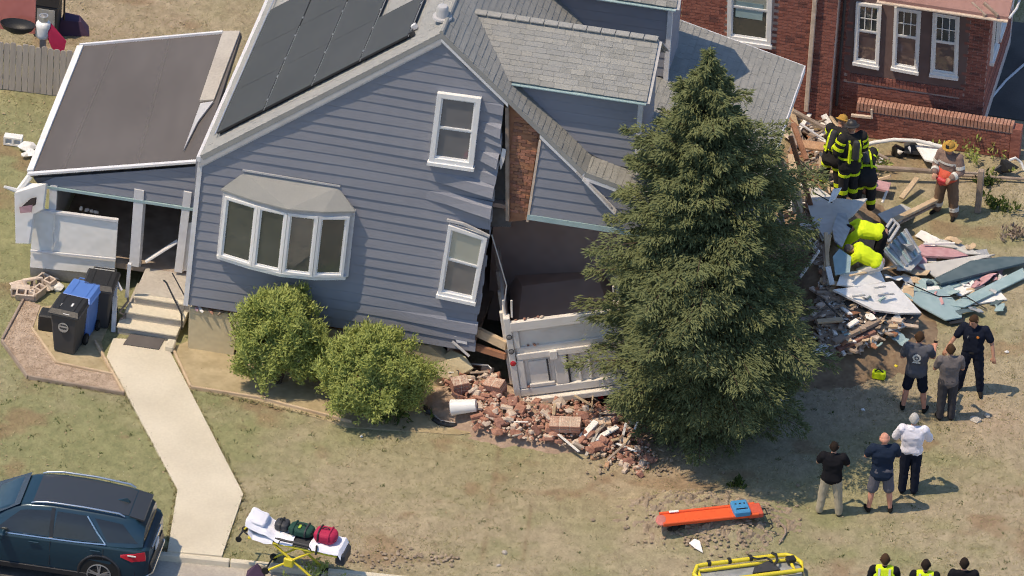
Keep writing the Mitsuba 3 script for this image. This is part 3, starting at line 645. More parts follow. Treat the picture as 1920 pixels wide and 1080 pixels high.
# dormers
sun_s = None
def dormer(o0, sR_, ridge_o, zr, ze, sEnd):
    """cheek plane at o0 facing the front, ridge along s"""
    D = tag(numbered(HOUSE + '__dormer'))
    steep = lambda z: sAP + (z - zAP) / kS if z > zBR else sBR + (z - zBR) / kF
    planks(HOUSE, o0, 5.3, ze, lambda z: max(steep(z) - .05, sAP + .05), lambda z: sEnd, seed=int(o0 * 10) + 50, h=.225, name='dormer_plank')
    put('cheek', prism([(steep(ze) - .0, ze), (sEnd, ze), (sEnd, 5.2), (steep(5.4), 5.2), (steep(6.4), 6.35)], A0 - N * (o0 + .01), H, Z, -N, .1), 'grey_felt', D)
    far = 2 * ridge_o - o0
    gw = [(o0 + .01, 5.0), (far - .01, 5.0), (far - .01, ze), (ridge_o, zr - .06), (o0 + .01, ze)]
    put('gable_wall', prism([(o, z) for o, z in gw], A0 + H * (sEnd - .10), BK, Z, H, .10), 'vinyl', D)
    put('far_cheek', obox(W((sEnd + sAP) / 2 + .6, far - .05, 6.4), H * ((sEnd - sAP) / 2 - .6), Z * 1.1, N * .05), 'vinyl', D)
    put('corner_board', beam(W(sEnd + .0, o0 - .0, 5.35), W(sEnd + .0, o0 - .0, ze), .10, .09, N), 'white_trim', D)
    ov, eo = .14, .17
    sl = (zr - ze) / (ridge_o - o0)
    P = lambda s, o, z: W(s, o, z)
    sRf = sEnd + ov
    for sgn, o_e in ((-1, o0 - eo), (1, far + eo)):
        z_e = ze - eo * sl + .08
        pts = [P(steep(z_e) - .25, o_e, z_e), P(sRf, o_e, z_e), P(sRf, ridge_o, zr + .08), P(steep(zr + .08) - .2, ridge_o, zr + .08)]
        n = np.cross(pts[1] - pts[0], pts[2] - pts[0]); n = unit(n if n[2] > 0 else -n)
        k = put('roof', slab(pts, n, .09), 'shingle_b', D)
        if sgn < 0:
            es = unit(pts[2] - pts[1])
            shingles(D, P(min(steep(z_e), steep(zr)) - .1, o_e, z_e), H, es, n, sRf - min(steep(z_e), steep(zr)) + .1, np.linalg.norm(pts[2] - pts[1]), rng(int(o0 * 7) + 3), ['shingle_a', 'shingle_b', 'shingle_c', 'shingle'], expo=.118, tab=.30, th=.008, parts=0 if o0 > 2 else 300, name='shingle')
            put('fascia', beam(P(steep(z_e) + .0, o_e - .012, z_e - .05), P(sRf, o_e - .012, z_e - .05), .02, .10, N), 'vinyl_pale', D)
        put('gable_trim', beam(P(sRf + .01, o_e, z_e - .05), P(sRf + .01, ridge_o, zr + .03), .02, .12, H), 'grey_trim', D)
    put('ridge_cap', cat_([obox(P(s, ridge_o, zr + .095), H * .14, N * .09, Z * .012) for s in np.arange(steep(zr), sRf - .1, .3)]), 'shingle_c', D)
    return D
def sp(u, v):                                                      # a pixel on the steep right slope
    a = W(sAP, OV, zAP); n = np.cross(W(sBR, OV, zBR) - a, N)
    return son(hit(u, v, a, n))
o1 = sp(955, 142)[1]; se1 = S(1206, 186, o1)[0]; ze1 = S(1206, 186, o1 - .1)[1]
o2 = o1 + .92; zr1 = S(1232, 80, o2)[1]
dormer(o1, 0, o2, zr1, ze1 + .05, se1 - .04)
o3 = 4.35; se3 = S(1251, 110, o3)[0]
dormer(o3, 0, 5.05, 8.45, 7.66, se3)
# ------------------------------------------------------------------ solar panels
lpn = unit(np.cross(W(sAP, OV, zAP) - W(sE1, OV, zE1), BK)); lpn = lpn if lpn[2] > 0 else -lpn
us = unitslope(sAP - .01, sE1 + .01)
def lp(u, v):
    q = hit(u, v, W(sE1, OV, zE1) + lpn * .11, lpn) - W(sE1, OV, zE1)
    return q @ us, q @ BK
x0, y0 = lp(406, 250); x1, y1 = lp(766, 67)
ARR = thing('solar_array', 'black solar panel array on the left slope of the blue house roof', 'solar panels')
nc = 4; cw = (x1 - x0) / nc
for i in range(nc):
    st_ = y0 + (y1 - y0) * (i + .5) / nc * .55
    for j in range(4):
        a, b = x0 + i * cw + .012, x0 + (i + 1) * cw - .012
        c, d = st_ + j * 1.72 + .002, st_ + (j + 1) * 1.72 - .002
        if i == 3 and j > 0: continue
        if d > 6.6: continue
        o = W(sE1, OV, zE1)
        P = lambda x, y, h: o + us * x + BK * y + lpn * h
        k = put('solar_panel', obox(P((a + b) / 2, (c + d) / 2, .10), us * (b - a) / 2, BK * (d - c) / 2, lpn * .018), 'panel_frame', ARR)
        put('glass', obox(P((a + b) / 2, (c + d) / 2, .1195), us * ((b - a) / 2 - .012), BK * ((d - c) / 2 - .003), lpn * .0025), 'panel_glass', k)
        for yy in (c + .35, d - .4):
            put('clamp', obox(P(b + .012, yy, .126), us * .013, BK * .025, lpn * .008), 'aluminium', k)
    put('seam_rail', obox(P(x0 + (i + 1) * cw, st_ + 3.4 / 2, .108), us * .004, BK * 1.75, lpn * .006), 'aluminium', ARR)
put('skirt', obox(o + us * (x0 + x1) / 2 + BK * (y0 + .12) + lpn * .06, us * (x1 - x0) / 2, BK * .02, lpn * .055), 'panel_frame', ARR)
put('edge_rail', tube([o + us * (x0 - .05) + BK * y0 + lpn * .10, o + us * (x0 - .05) + BK * 6.5 + lpn * .10], .022, 6), 'aluminium', ARR)
for k, yy in enumerate((y1 + .1, y1 + .38)):
    put('end_bracket', obox(o + us * (x1 + .04) + BK * yy + lpn * .09, us * .05, BK * .05, lpn * .05), 'white_trim' if k else 'black_metal', ARR)
# ------------------------------------------------------------------ porch on the left, set back from the front wall
PO = 1.9
PORCH = thing('porch', 'half collapsed side porch with a dark flat roof left of the blue house', 'porch')
pa, pb = WP(56, 324, PO), WP(378, 300, PO)
pr_n = unit(np.cross(pb - pa, BK)); pr_n = pr_n if pr_n[2] > 0 else -pr_n
def pp(u, v): return hit(u, v, pa, pr_n)
rf = put('roof', slab([pp(56, 324), pp(376, 299), pp(452, 62), pp(420, 61), pp(150, 86)], pr_n, .10), 'membrane', PORCH)
off = pr_n * .02
def strip(a, b, w, h, mat, name, **t):
    return put(name, beam(pp(*a) + off, pp(*b) + off, w, h, pr_n), mat, PORCH, **t)
strip((57, 322), (151, 88), .14, .05, 'painted_white', 'edge_flashing'); strip((150, 86), (418, 62), .06, .06, 'white_trim', 'edge_flashing')
put('wall_flashing', slab([pp(*q) + pr_n * .05 for q in ((419, 62), (451, 61), (402, 190), (375, 192))], pr_n, .04), 'concrete_grey', PORCH)
put('wall_flashing', slab([pp(*q) + pr_n * .06 for q in ((377, 198), (401, 194), (372, 232), (345, 286))], pr_n, .04), 'grey_trim', PORCH)
for a, b in (((217, 82), (120, 316)), ((318, 72), (258, 306))):      # seams of the rolled roofing
    put('roof_seam', beam(pp(*a) + pr_n * .001, pp(*b) + pr_n * .001, .06, .005, pr_n), 'membrane', PORCH)
put('front_fascia', beam(WP(52, 326, PO - .06), WP(377, 302, PO - .06), .05, .09, N), 'white_trim', PORCH)
# gable siding strip under the roof
gs = lambda u, v: S(u, v, PO)
sTL, sTR, sBL = gs(62, 332), gs(378, 308), gs(86, 346)
zbot = gs(200, 355)[1]
def pl_top(z): return sTL[0] + (z - sTL[1]) / ((sTR[1] - sTL[1]) / (sTR[0] - sTL[0]))
planks(PORCH, PO, zbot - .10, sTR[1], lambda z: max(sTL[0] + .15, pl_top(z + .04)), lambda z: .1, h=.21, seed=3)
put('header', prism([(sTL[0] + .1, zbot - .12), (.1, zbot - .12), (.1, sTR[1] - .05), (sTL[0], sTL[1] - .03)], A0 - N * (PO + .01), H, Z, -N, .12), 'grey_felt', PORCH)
put('head_trim', beam(W(gs(88, 346)[0], PO - .02, zbot - .14), W(.08, PO - .02, zbot - .14), .06, .09, N), 'vinyl_pale', PORCH)
# posts and door frame
def pst(a, b, w, mat='white_trim', name='post', d=.11, o=PO): return put(name, beam(WP(*a, o), WP(*b, o), w, d, H if False else N), mat, PORCH)
for a, b, w in (((262, 354), (252, 497), .21), ((353, 358), (335, 508), .17), ((102, 346), (99, 392), .15), ((76, 346), (72, 392), .10)): pst(a, b, w)
put('door_stop', beam(WP(273, 356, PO + .05), WP(262, 498, PO + .05), .05, .08, N), 'grey_trim', PORCH)
put('side_panel', prism([gs(350, 418), gs(371, 420), gs(364, 510), gs(340, 508)], A0 - N * (PO + .02), H, Z, -N, .05), 'white_trim', PORCH)
put('side_pane', prism([gs(359, 357), gs(378, 358), gs(372, 420), gs(352, 419)], A0 - N * (PO + .03), H, Z, -N, .02), 'window_dark', PORCH)
put('fallen_brace', beam(WP(273, 490, PO - .02), WP(333, 452, PO + .25), .03, .16, N), 'white_trim', PORCH, label='white board fallen diagonally across the porch doorway')
put('floor', obox(W(-1.75, 4.2, .55), H * 1.7, N * 2.25, Z * .06), 'lumber_old', PORCH)
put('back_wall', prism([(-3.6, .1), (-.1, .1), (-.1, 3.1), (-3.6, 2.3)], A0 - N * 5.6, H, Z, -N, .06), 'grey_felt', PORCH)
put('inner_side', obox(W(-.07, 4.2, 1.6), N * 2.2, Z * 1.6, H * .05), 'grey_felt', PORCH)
put('left_wall', obox(W(-3.6, 4.3, 1.2), N * 1.6, Z * 1.0, H * .05), 'white_trim', PORCH)
put('knee_wall', slab([WP(62, 393, PO - .12), WP(221, 414, PO - .02), WP(214, 516, PO - .1), WP(56, 501, PO - .2)], N, .06), 'painted_white', PORCH)
put('knee_wall_rail', beam(WP(57, 470, PO - .22), WP(217, 486, PO - .12), .04, .035, N), 'white_trim', PORCH)
put('knee_wall_cap', beam(WP(60, 392, PO - .12), WP(222, 413, PO - .04), .09, .05, Z), 'white_trim', PORCH)
put('knee_wall_joint', beam(WP(103, 400, PO - .16), WP(99, 472, PO - .19), .012, .01, N), 'grey_trim', PORCH)
put('base_board', slab([WP(56, 501, PO - .1), WP(214, 516, PO - .05), WP(213, 545, PO - .0), WP(58, 535, PO + .0)], N, .04), 'concrete_grey', PORCH)
put('debris_on_wall', cat_([rockmesh(WP(u, v, PO + .15), V3(.09, .06, .05), rng(u)) for u, v in ((152, 391), (162, 394), (172, 396), (180, 397))]), 'rubble_pale', PORCH)
LP = thing('leaning_board', 'white wall board leaning outward at the collapsed left end of the porch', 'wall board')
put('face', slab([WP(46, 343, PO - .1), WP(86, 345, PO - .25), WP(80, 392, PO - .3), WP(62, 402, PO - .35), WP(54, 457, PO - .5), WP(29, 456, PO - .6), WP(27, 362, PO - .4)], unit(N - H * .8 + Z * .3), .05), 'sheet_white', LP)
put('torn_hole', slab([WP(58, 372, PO - .42), WP(67, 370, PO - .42), WP(65, 384, PO - .42), WP(42, 398, PO - .5), WP(40, 388, PO - .5)], unit(N - H * .8 + Z * .3), .03), 'dark_inside', LP)
put('lath', slab([WP(36, 388, PO - .52), WP(60, 384, PO - .46), WP(58, 398, PO - .46), WP(38, 400, PO - .52)], unit(N - H * .8 + Z * .3), .02), 'pink_foam', LP)
fill(tag(numbered('fallen_gutter'), 'bent pale gutter length hanging off the left end of the porch roof', 'gutter'), cat_([tube([WP(56, 330, PO - .1), WP(44, 346, PO - .2), WP(32, 358, PO - .3), WP(8, 350, PO - .4)], [.07, .07, .06, .03], 6)]), 'painted_white')
# ------------------------------------------------------------------ steps with landing and rails
STEPS = thing('porch_steps', 'cream concrete porch steps with a grey landing', 'steps')
ob = son(gp(223, 626))[1]
def sE(u, z, o): return S(u, 600, o)[0]
for k in range(3):
    o_f = ob + .31 * k; z0, z1 = .2 * k, .2 * (k + 1)
    s0 = [S(221, 609, ob)[0], S(231.6, 578, ob)[0], S(242, 549, ob)[0]][k]; s1 = [S(330, 625, ob)[0], S(339, 595, ob)[0], S(347, 562, ob)[0]][k]
    s1 = min(s1, -.02)
    put('step', obox(W((s0 + s1) / 2, (o_f + PO + .1) / 2, (z0 + z1) / 2 - .02), H * ((s1 - s0) / 2), N * ((PO + .1 - o_f) / 2), Z * (.1 - .02)), 'concrete_grey', STEPS)
    oo = o_f + (.33 if k < 2 else .12)
    put('tread', cbox(W((s0 + s1) / 2, (o_f - .03 + oo) / 2, z1 - .018), H * ((s1 - s0) / 2 + .02), N * ((oo - o_f + .03) / 2), Z * .02, .008), 'concrete', STEPS)
put('landing', obox(W((S(242, 549, ob)[0] - .02) / 2 - .02, (ob + .74 + PO + .2) / 2, .59), H * (-S(242, 549, ob)[0] / 2), N * ((PO + .2 - ob - .74) / 2), Z * .012), 'concrete_grey', STEPS)
RL = thing('broken_railing', 'broken white stair railing left of the porch steps', 'railing')
zg = lambda u, v, z: gp(u, v, z)
put('newel', cat_([beam(gp(213, 622, .0), gp(216, 555, .72), .09, .09, H), beam(gp(216, 555, .72), gp(219, 527, 1.0), .06, .06, H)]), 'white_trim', RL)
put('post', beam(gp(238, 556, .55), gp(243, 494, 1.45), .07, .07, H), 'white_trim', RL)
put('rail', beam(gp(219, 528, 1.0), gp(228, 545, .85), .04, .06, Z), 'white_trim', RL)
put('rail', tube([gp(240, 556, .5), gp(240, 565, .45), gp(228, 580, .4), gp(224, 585, .35), gp(236, 592, .25), gp(224, 600, .2)], .025, 6), 'lumber_old', RL)
RR_ = thing('handrail', 'thin black metal handrail on the right of the porch steps', 'railing')
put('rail', tube([gp(307, 526, 1.1), gp(312, 530, 1.1), gp(340, 588, .75), gp(341, 600, .6)], .022, 6), 'black_metal', RR_)
put('post', tube([gp(343, 586, .75), gp(349, 560, .95), gp(323, 512, 1.35)], .014, 6), 'black_metal', RR_)
put('post', tube([gp(341, 618, .2), gp(341, 590, .72)], .02, 6), 'black_metal', RR_)
fill(tag(numbered('doormat'), 'dark brown doormat on the walkway at the foot of the porch steps', 'doormat'), slab([gp(u, v, .068) for u, v in ((244, 626), (309, 635), (298, 655), (231, 645))], Z, .018), 'membrane')
fill(tag(numbered('corner_block'), 'small pale concrete block at the right foot of the porch steps', 'block'), cbox(gp(320, 648, .1), H * .09, N * .16, Z * .07, .02), 'concrete')
# ------------------------------------------------------------------ wheeled bins
def bin_(name, label, u, v, ang, mat, lidmat, decal=False, lid_gap=.0, wheel=True, h=1.02):
    B = thing(name, label, 'bin')
    c = gp(u, v); c[2] = .02
    ca, sa = math.cos(ang), math.sin(ang)
    f = N * ca + H * sa; s = H * ca - N * sa                         # f: the front, away from the hinge
    def ring(w, d, z, sh=0): return [c + s * x * w + f * (y * d + sh) + Z * z for x, y in ((-1, -.86), (-.86, -1), (.86, -1), (1, -.86), (1, .86), (.86, 1), (-.86, 1), (-1, .86))]
    rows = [ring(.235, .27, .03), ring(.24, .28, .10), ring(.30, .355, h - .12), ring(.31, .365, h - .10), ring(.315, .37, h)]
    v = np.vstack(rows); q = [[i * 8 + j, i * 8 + (j + 1) % 8, (i + 1) * 8 + (j + 1) % 8, (i + 1) * 8 + j] for i in range(len(rows) - 1) for j in range(8)]
    m = quads(v, q); m = TM(m.vertices, np.vstack([m.faces, [[0, j + 1, j] for j in range(1, 7)], [[32, 32 + j, 32 + j + 1] for j in range(1, 7)]]))
    put('body', m, mat, B)
    put('rim', cat_([beam(c + s * a[0] + f * a[1] + Z * (h - .02), c + s * b[0] + f * b[1] + Z * (h - .02), .05, .05, Z, .01) for a, b in (((-.33, -.38), (.33, -.38)), ((.33, -.38), (.33, .38)), ((.33, .38), (-.33, .38)), ((-.33, .38), (-.33, -.38)))]), mat, B)
    lv = [c + s * x * .335 + f * y + Z * z for x in (-1, -.9, .9, 1) for y, z in ((-.40, h + .015), (.41, h + .01))] + [c + s * x * .29 + f * y + Z * (h + .075) for x in (-1, 1) for y in (-.30, .30)]
    ld = put('lid', hullof(lv), lidmat, B)
    put('lid_rib', cat_([beam(c + s * x + f * -.26 + Z * (h + .078), c + s * x + f * .27 + Z * (h + .078), .05, .018, Z, .005) for x in (-.17, .17)]), lidmat, ld)
    put('handle', tube([c - f * .42 + s * -.24 + Z * (h - .02), c - f * .49 + s * -.24 + Z * (h - .0), c - f * .49 + s * .24 + Z * (h - .0), c - f * .42 + s * .24 + Z * (h - .02)], .016, 6), mat, B)
    for x in (-1, 1):
        w = put('wheel', lathe([(0, -.03), (.115, -.03), (.125, -.02), (.125, .02), (.115, .03), (0, .03)], c - f * .27 + s * x * .29 + Z * .105, s, 18), 'rubber', B, smooth=40)
        put('hub', lathe([(0, .0), (.07, .0), (.065, .008), (0, .01)], c - f * .27 + s * x * (.32) + Z * .105, s * x, 14), 'dark_plastic', w)
    return B, c, f, s
b1, c, f, s = bin_('trash_bin', 'black wheeled trash bin with a pale round emblem, in front of the blue bin', 128, 652, -.12, 'dark_plastic', 'black_plastic')
h = 1.02; fn_ = unit(f * .97 + Z * .05)
up_ = unit(Z - fn_ * (Z @ fn_)); si = np.cross(up_, fn_)
e0 = c + f * .362 + Z * .70 - s * .0
eb = put('emblem', prism([(.115 * math.cos(a), .115 * math.sin(a) * 1.0) for a in np.linspace(0, 2 * np.pi, 24)[:-1]], e0, s, up_, fn_, .004), 'steel', b1)
put('emblem_band', prism([(-.085, .0), (.085, .0), (.075, -.035), (0, -.05), (-.075, -.035)], e0, s, up_, fn_, .007), 'dark_plastic', eb)
put('emblem_band', prism([(-.09, .04), (.09, .04), (.05, .075), (-.05, .075)], e0, s, up_, fn_, .007), 'dark_plastic', eb)
for x, y in ((-.16, .12), (.08, .05)):
    put('sticker', obox(c + s * x + f * y + Z * 1.10, s * .02, f * .06, Z * .003), 'sheet_white', b1)
put('sticker', obox(c + s * .06 + f * .36 + Z * 1.045, s * .07, f * .02, Z * .012), 'sheet_white', b1)
bin_('recycling_bin', 'blue wheeled recycling bin between the two black bins', 151, 625, -.14, 'blue_plastic', 'blue_plastic')
bin_('trash_bin', 'black wheeled trash bin furthest back, beside the broken white railing', 186, 604, .02, 'dark_plastic', 'black_plastic')
fill(tag(numbered('dark_crate'), 'low black plastic tub half hidden left of the front bin', 'tub'), cbox(gp(92, 600, .2), H * .2, N * .18, Z * .2, .03), 'black_plastic')
# ------------------------------------------------------------------ blocks and chunks by the porch
def cinder(u, v, a, tilt, label=None, mat='rubble_pale'):
    k = thing('concrete_block', label or 'pale hollow concrete block fallen by the bins', 'block', None if label else 'fallen concrete blocks beside the porch')
    ex = H * math.cos(a) - N * math.sin(a) ; ey0 = np.cross(Z, ex); ey = unit(ey0 * math.cos(tilt) + Z * math.sin(tilt)); ez = np.cross(ex, ey)
    import shapely.geometry as sg
    o = sg.box(-.20, -.10, .20, .10) - sg.box(-.165, -.065, -.02, .065) - sg.box(.02, -.065, .165, .065)
    fill(k, prism(o, gp(u, v, .12) , ex, ey, ez, .19, -.095), mat)
cinder(25, 262, .05, math.pi / 2, 'pale concrete block with two dark holes on the grass at the left edge', 'painted_white')
for (u, v, a, t), lb in zip(((48, 553, .1, .3), (62, 530, .6, 1.2), (88, 527, -.5, .2), (95, 512, .4, 1.4), (70, 548, 1.2, .1), (38, 545, .2, 1.5)), ('pale concrete block lowest of the heap, by the end of the gravel bed', 'pale concrete block in the middle of the heap, standing on end', 'pale concrete block lying flat nearest the blue bin', 'pale concrete block at the foot of the white knee wall', 'pale concrete block turned sideways in the heap behind the lowest one', 'leftmost pale concrete block of the heap, standing on end')): cinder(u, v, a, t, lb)
r = rng(77)
for k in range(10):
    u, v = r.uniform(28, 120), r.uniform(505, 565)
    fill(tag(numbered('concrete_chunk'), 'broken pale concrete chunk on the ground by the porch corner', 'chunk', 'broken concrete chunks by the porch'), rockmesh(gp(u, v, .06), r.uniform(.08, .2) * V3(1.3, 1, .5), r), ['rubble_pale', 'concrete_grey', 'painted_white'][k % 3])
for k, (u, v, s_, l_) in enumerate(((52, 275, .22, 'largest pale scrap'), (60, 287, .16, 'middle sized pale scrap'), (48, 290, .1, 'smallest pale scrap'))):
    fill(tag(numbered('wall_scrap'), l_ + ' of wall board lying left of the porch roof', 'scrap', 'pale scraps left of the porch roof'), rockmesh(gp(u, v, .1), s_ * V3(1.2, .8, .5), r), 'painted_white')
# ------------------------------------------------------------------ back yard: fence and clutter
FEN = thing('board_fence', 'weathered grey board fence in the back yard at the top left', 'fence')
f0, f1 = gp(-30, 163), gp(150, 186)
fd = unit(f1 - f0); fnn = V3(fd[1], -fd[0], 0); L = np.linalg.norm(f1 - f0)
r = rng(21)
k = 0; x = 0
while x < L:
    w = .135; hh = 1.2 + r.uniform(-.03, .03); c = f0 + fd * (x + w / 2) + fnn * r.uniform(-.006, .006)
    put('board', prism([(-w / 2 + .004, .02), (w / 2 - .004, .02), (w / 2 - .004, hh - .03), (w / 4, hh), (-w / 4, hh), (-w / 2 + .004, hh - .03)], c + fd * 0, fd, Z, fnn, .02), 'fence_wood', FEN)
    x += w + .004
for z in (.3, .95): put('rail', beam(f0 - fnn * .03 + Z * z, f1 - fnn * .03 + Z * z, .05, .09, Z), 'fence_wood', FEN)
fill(tag(numbered('pink_sheet'), 'flat salmon pink board standing behind the fence at the top left corner', 'board'), beam(gp(-40, 118) + Z * 1.55, gp(63, 134) + Z * 1.55, .06, 1.15, Z), 'pink_board')
tb = thing('black_tub', 'black boat shaped tub resting on top of the fence at the left edge', 'tub')
tc = gp(30, 150) + Z * 1.22
fill(tb, lathe([(0, 0), (.18, .01), (.32, .10), (.38, .22), (.36, .22), (.30, .12), (.16, .05), (0, .04)], tc, Z, 18), 'black_plastic', smooth=40)
scene[tb]['to_world'] = (T().translate(tc.tolist()) @ T().rotate([0, 0, 1], -9) @ T().scale([1.05, .6, 1.]) @ T().translate((-tc).tolist()))
tk = thing('gas_cylinder', 'pale rounded gas cylinder beside the black tub above the fence', 'gas cylinder')
tc = gp(78, 152) + Z * 1.12
put('tank', lathe([(0, 0), (.12, 0), (.165, .06), (.17, .12), (.17, .30), (.16, .37), (.11, .42), (0, .43)], tc, Z, 20), 'frame_white', tk, smooth=50)
put('collar', lathe([(.085, .40), (.10, .42), (.10, .56), (.08, .56), (.085, .42)], tc, Z, 16), 'aluminium', tk, smooth=50)
put('post', beam(gp(78, 152), tc, .12, .12, H), 'fence_wood', tk)
fill(tag(numbered('red_cloth'), 'crimson cloth heap beside the gas cylinder on the fence', 'cloth'), hullof([gp(100, 158) + Z * 1.12 + V3(*q) for q in ((-.22, .1, .1), (.25, .05, -.02), (.2, -.1, -.3), (-.05, -.1, -.15), (-.2, 0, .35), (-.1, .1, .38), (.1, .1, .05))]), 'crimson')
gr = thing('gas_grill', 'dark grey grill cabinet standing behind the fence at the top', 'grill')
gc = gp(88, 62)
put('cabinet', cbox(gc + Z * .42, H * .27, N * .24, Z * .40, .03), 'dark_plastic', gr)
put('hood', hullof([gc + Z * z + H * x + N * y for x in (-.3, .3) for y, z in ((.26, .84), (-.26, .84), (.2, 1.08), (-.2, 1.12), (0, 1.18))]), 'panel_frame', gr)
put('side_shelf', cbox(gc + Z * .83 - H * .45 , H * .17, N * .2, Z * .02, .01), 'grey_trim', gr)
put('door', obox(gc + N * .245 + Z * .45 + H * .02, H * .2, N * .01, Z * .3), 'tin', gr)
for sx in (-.24, .24): put('leg', beam(gc + H * sx - N * .2, gc + H * sx - N * .2 + Z * .84, .05, .05, H), 'black_metal', gr)
fill(tag(numbered('iron_post'), 'thin dark post standing right of the grill at the top edge', 'post'), tube([gp(119, 62), gp(119, 62) + Z * 1.0], .025, 6), 'black_metal')
fill(tag(numbered('purple_cover'), 'dark purple folded cover on the yard right of the grill', 'cover'), hullof([gp(135, 60) + V3(*q) for q in ((-.3, -.2, 0), (.4, -.15, 0), (.35, .3, 0), (-.3, .3, 0), (-.25, -.1, .35), (.2, -.05, .3), (.15, .2, .32), (-.2, .2, .38))]), 'purple')
# ------------------------------------------------------------------ the brick house and its low wall
BH = thing('brick_house', 'red brick house with white framed windows behind the debris', 'house')
OA, OB = 12.7, 13.0
sa0, sa1 = 8.2, S(1562, 120, OA)[0]
sb1 = S(1848, 150, OB)[0]
put('wall', obox(W((sa0 + sa1) / 2, OA + .16, 3.2), H * (sa1 - sa0) / 2, N * .15, Z * 3.3), 'mortar', BH)
wA = BH + '__wall'
pxv = lambda s, o, z: son(W(s, o, z))
def vis(s, z, o):
    P = W(s, o, z) - EYE; w = P @ CF
    return 540 - FPX * (P @ UU) / w
wq = [S(1372, 0, OA)[0], S(1448, 0, OA)[0], S(1410, 78, OA)[1]]
bricks(wA, OA, S(1278, 60, OA)[0] - 1.2, sa1, .1, 6.4, lambda s, z: vis(s, z, OA) > -190 and not (wq[0] - .05 < s < wq[1] + .1 and z > wq[2] - .1), first=150, near=lambda a, b, z: abs(vis(a, z, OA) - 60) + 30 * abs(a - S(1490, 60, OA)[0]), seed=1)
put('wall', obox(W((sa1 + sb1) / 2, OB + .16, 3.0), H * (sb1 - sa1) / 2, N * .15, Z * 3.1), 'mortar', BH)
wBk = BH + '__wall_001'
wz = S(1700, 135, OB)[1]
q3 = [((1606, 2), (1654, 8), (1648, 122), (1601, 113)), ((1678, 11), (1728, 18), (1722, 132), (1673, 123)), ((1750, 21), (1800, 29), (1796, 142), (1745, 135))]
sw0, sw1, zw0 = S(1598, 60, OB)[0], S(1804, 90, OB)[0], S(1700, 148, OB)[1]
bricks(wBk, OB, sa1 + .02, sb1, .05, 5.6, lambda s, z: not (sw0 - .05 < s < sw1 + .05 and z > zw0 - .28) and vis(s, z, OB) > -120, first=150, near=lambda a, b, z: -vis(a, z, OB), seed=2)
sx = sw0 - .03
while sx < sw1 + .05:                                              # soldier course under the windows
    put('sill_brick', obox(W(sx + .033, OB - .004, zw0 - .16), H * .0335, N * .02, Z * .1), 'brick', wBk); sx += .078
put('window_surround', obox(W((sw0 + sw1) / 2, OB + .004, zw0 + 1.2), H * ((sw1 - sw0) / 2 + .13), N * .009, Z * 1.25), 'pier_paint', BH)
for q in q3: window(BH, Qp(*q, o=OB), N, 'window_dark', 'window_dark', cas=.06, out=.075, base=.012, rail=.53, muntin=(3, 2))
window(BH, [WP(1366, -60, OA), WP(1450, -48, OA), WP(1446, 82, OA), WP(1364, 70, OA)], N, 'blind_pale', 'window_dark', cas=.09, out=.08, base=.012, rail=.47)
put('window_shade', obox(WP(1405, 20, OA - .02), H * .3, N * .004, Z * .2), 'vinyl_pale', BH)
put('downspout', cat_([beam(W(S(1524, 60, OA)[0], OA - .06, .3), W(S(1524, 60, OA)[0], OA - .06, 6.2), .10, .08, N, .015)]), 'rubble_pale', BH)
put('corner_pipe', tube([W(sa1 + .12, OB - .08, .4), W(sa1 + .12, OB - .08, 5.5)], .035, 8), 'dark_plastic', BH)
# side wall of the bay, facing right, with two windows
put('side_wall', obox(W(sb1 - .08, OB + 2.2, 3.0), N * 2.0, Z * 3.1, H * .08), 'mortar', BH)
bricks(BH + '__side_wall', W(sb1, OB + .02, 0), 0, 3.9, .4, 5., lambda s, z: not (.35 < s < 3.4 and z > 1.7), first=0, seed=4, axis_=(BK, H))
for a in (.45, 1.5, 2.5):
    bq = lambda o, z: W(sb1 + .004, OB + a + o, z)
    window(BH, [bq(0, 3.7), bq(.8, 3.7), bq(.8, 1.75), bq(0, 1.75)], H, 'window_dark', 'window_dark', cas=.06, out=.06, muntin=(0, 0))
# roof overhang that shades the bay: soffit board and rafters
ze = S(1700, 8, OB - .75)[1]
put('eave', hullof([W(s, o, z) for s in (S(1648, 8, OB - .8)[0], S(1895, 40, OB - .8)[0] - .05) for o, z in ((OB - .85, ze - .02), (OB - .85, ze + .12), (OB + 2.5, ze + 1.2), (OB + 2.5, ze + 1.0))]), 'eave_paint', BH)
put('eave_board', beam(W(S(1644, 6, OB - .87)[0], OB - .87, ze + .03), W(S(1890, 36, OB - .87)[0], OB - .87, ze + .03), .03, .13, N), 'rubble_pale', BH)
for u in (1822, 1845): put('rafter', beam(WP(u, 6, OB - .6), WP(u + 26, 30, OB - .88), .05, .07, Z), 'lumber_old', BH)
put('side_eave_rail', tube([WP(1893, 33, OB - .9), WP(1906, 16, OB - .4), WP(1913, -4, OB + .2)], .03, 6), 'white_trim', BH)
put('main_roof', hullof([W(s, o, z) for s in (sa0, sb1 - .2) for o, z in ((OA + .0, 6.4), (OA + 4, 8.6), (OA + 8, 6.4))]), 'shingle_b', BH)
LW = thing('brick_wall', 'low red brick wall capped with upright bricks in front of the brick house', 'wall')
OL = 12.42
sl0, sl1 = S(1604, 240, OL)[0], S(1893, 270, OL)[0]
zc = S(1700, 220, OL)[1]
put('core', obox(W((sl0 + sl1) / 2, OL + .14, zc / 2 - .05), H * ((sl1 - sl0) / 2), N * .12, Z * (zc / 2 + .04)), 'mortar', LW)
bricks(LW, OL, sl0, sl1, .02, zc, lambda s, z: True, first=300, near=lambda a, b, z: -z, seed=3)
sx = sl0 - .01; r = rng(8)
while sx < sl1:
    put('cap_brick', cbox(W(sx + .034, OL + .10, zc + .10 + r.uniform(-.005, .005)), H * .033, N * .125, Z * .098, .008), 'cap_brick', LW); sx += .079
put('end_pier', obox(W(sl1 + .12, OL + .12, zc / 2 + .05), H * .11, N * .14, Z * (zc / 2 + .06)), 'brick', LW)
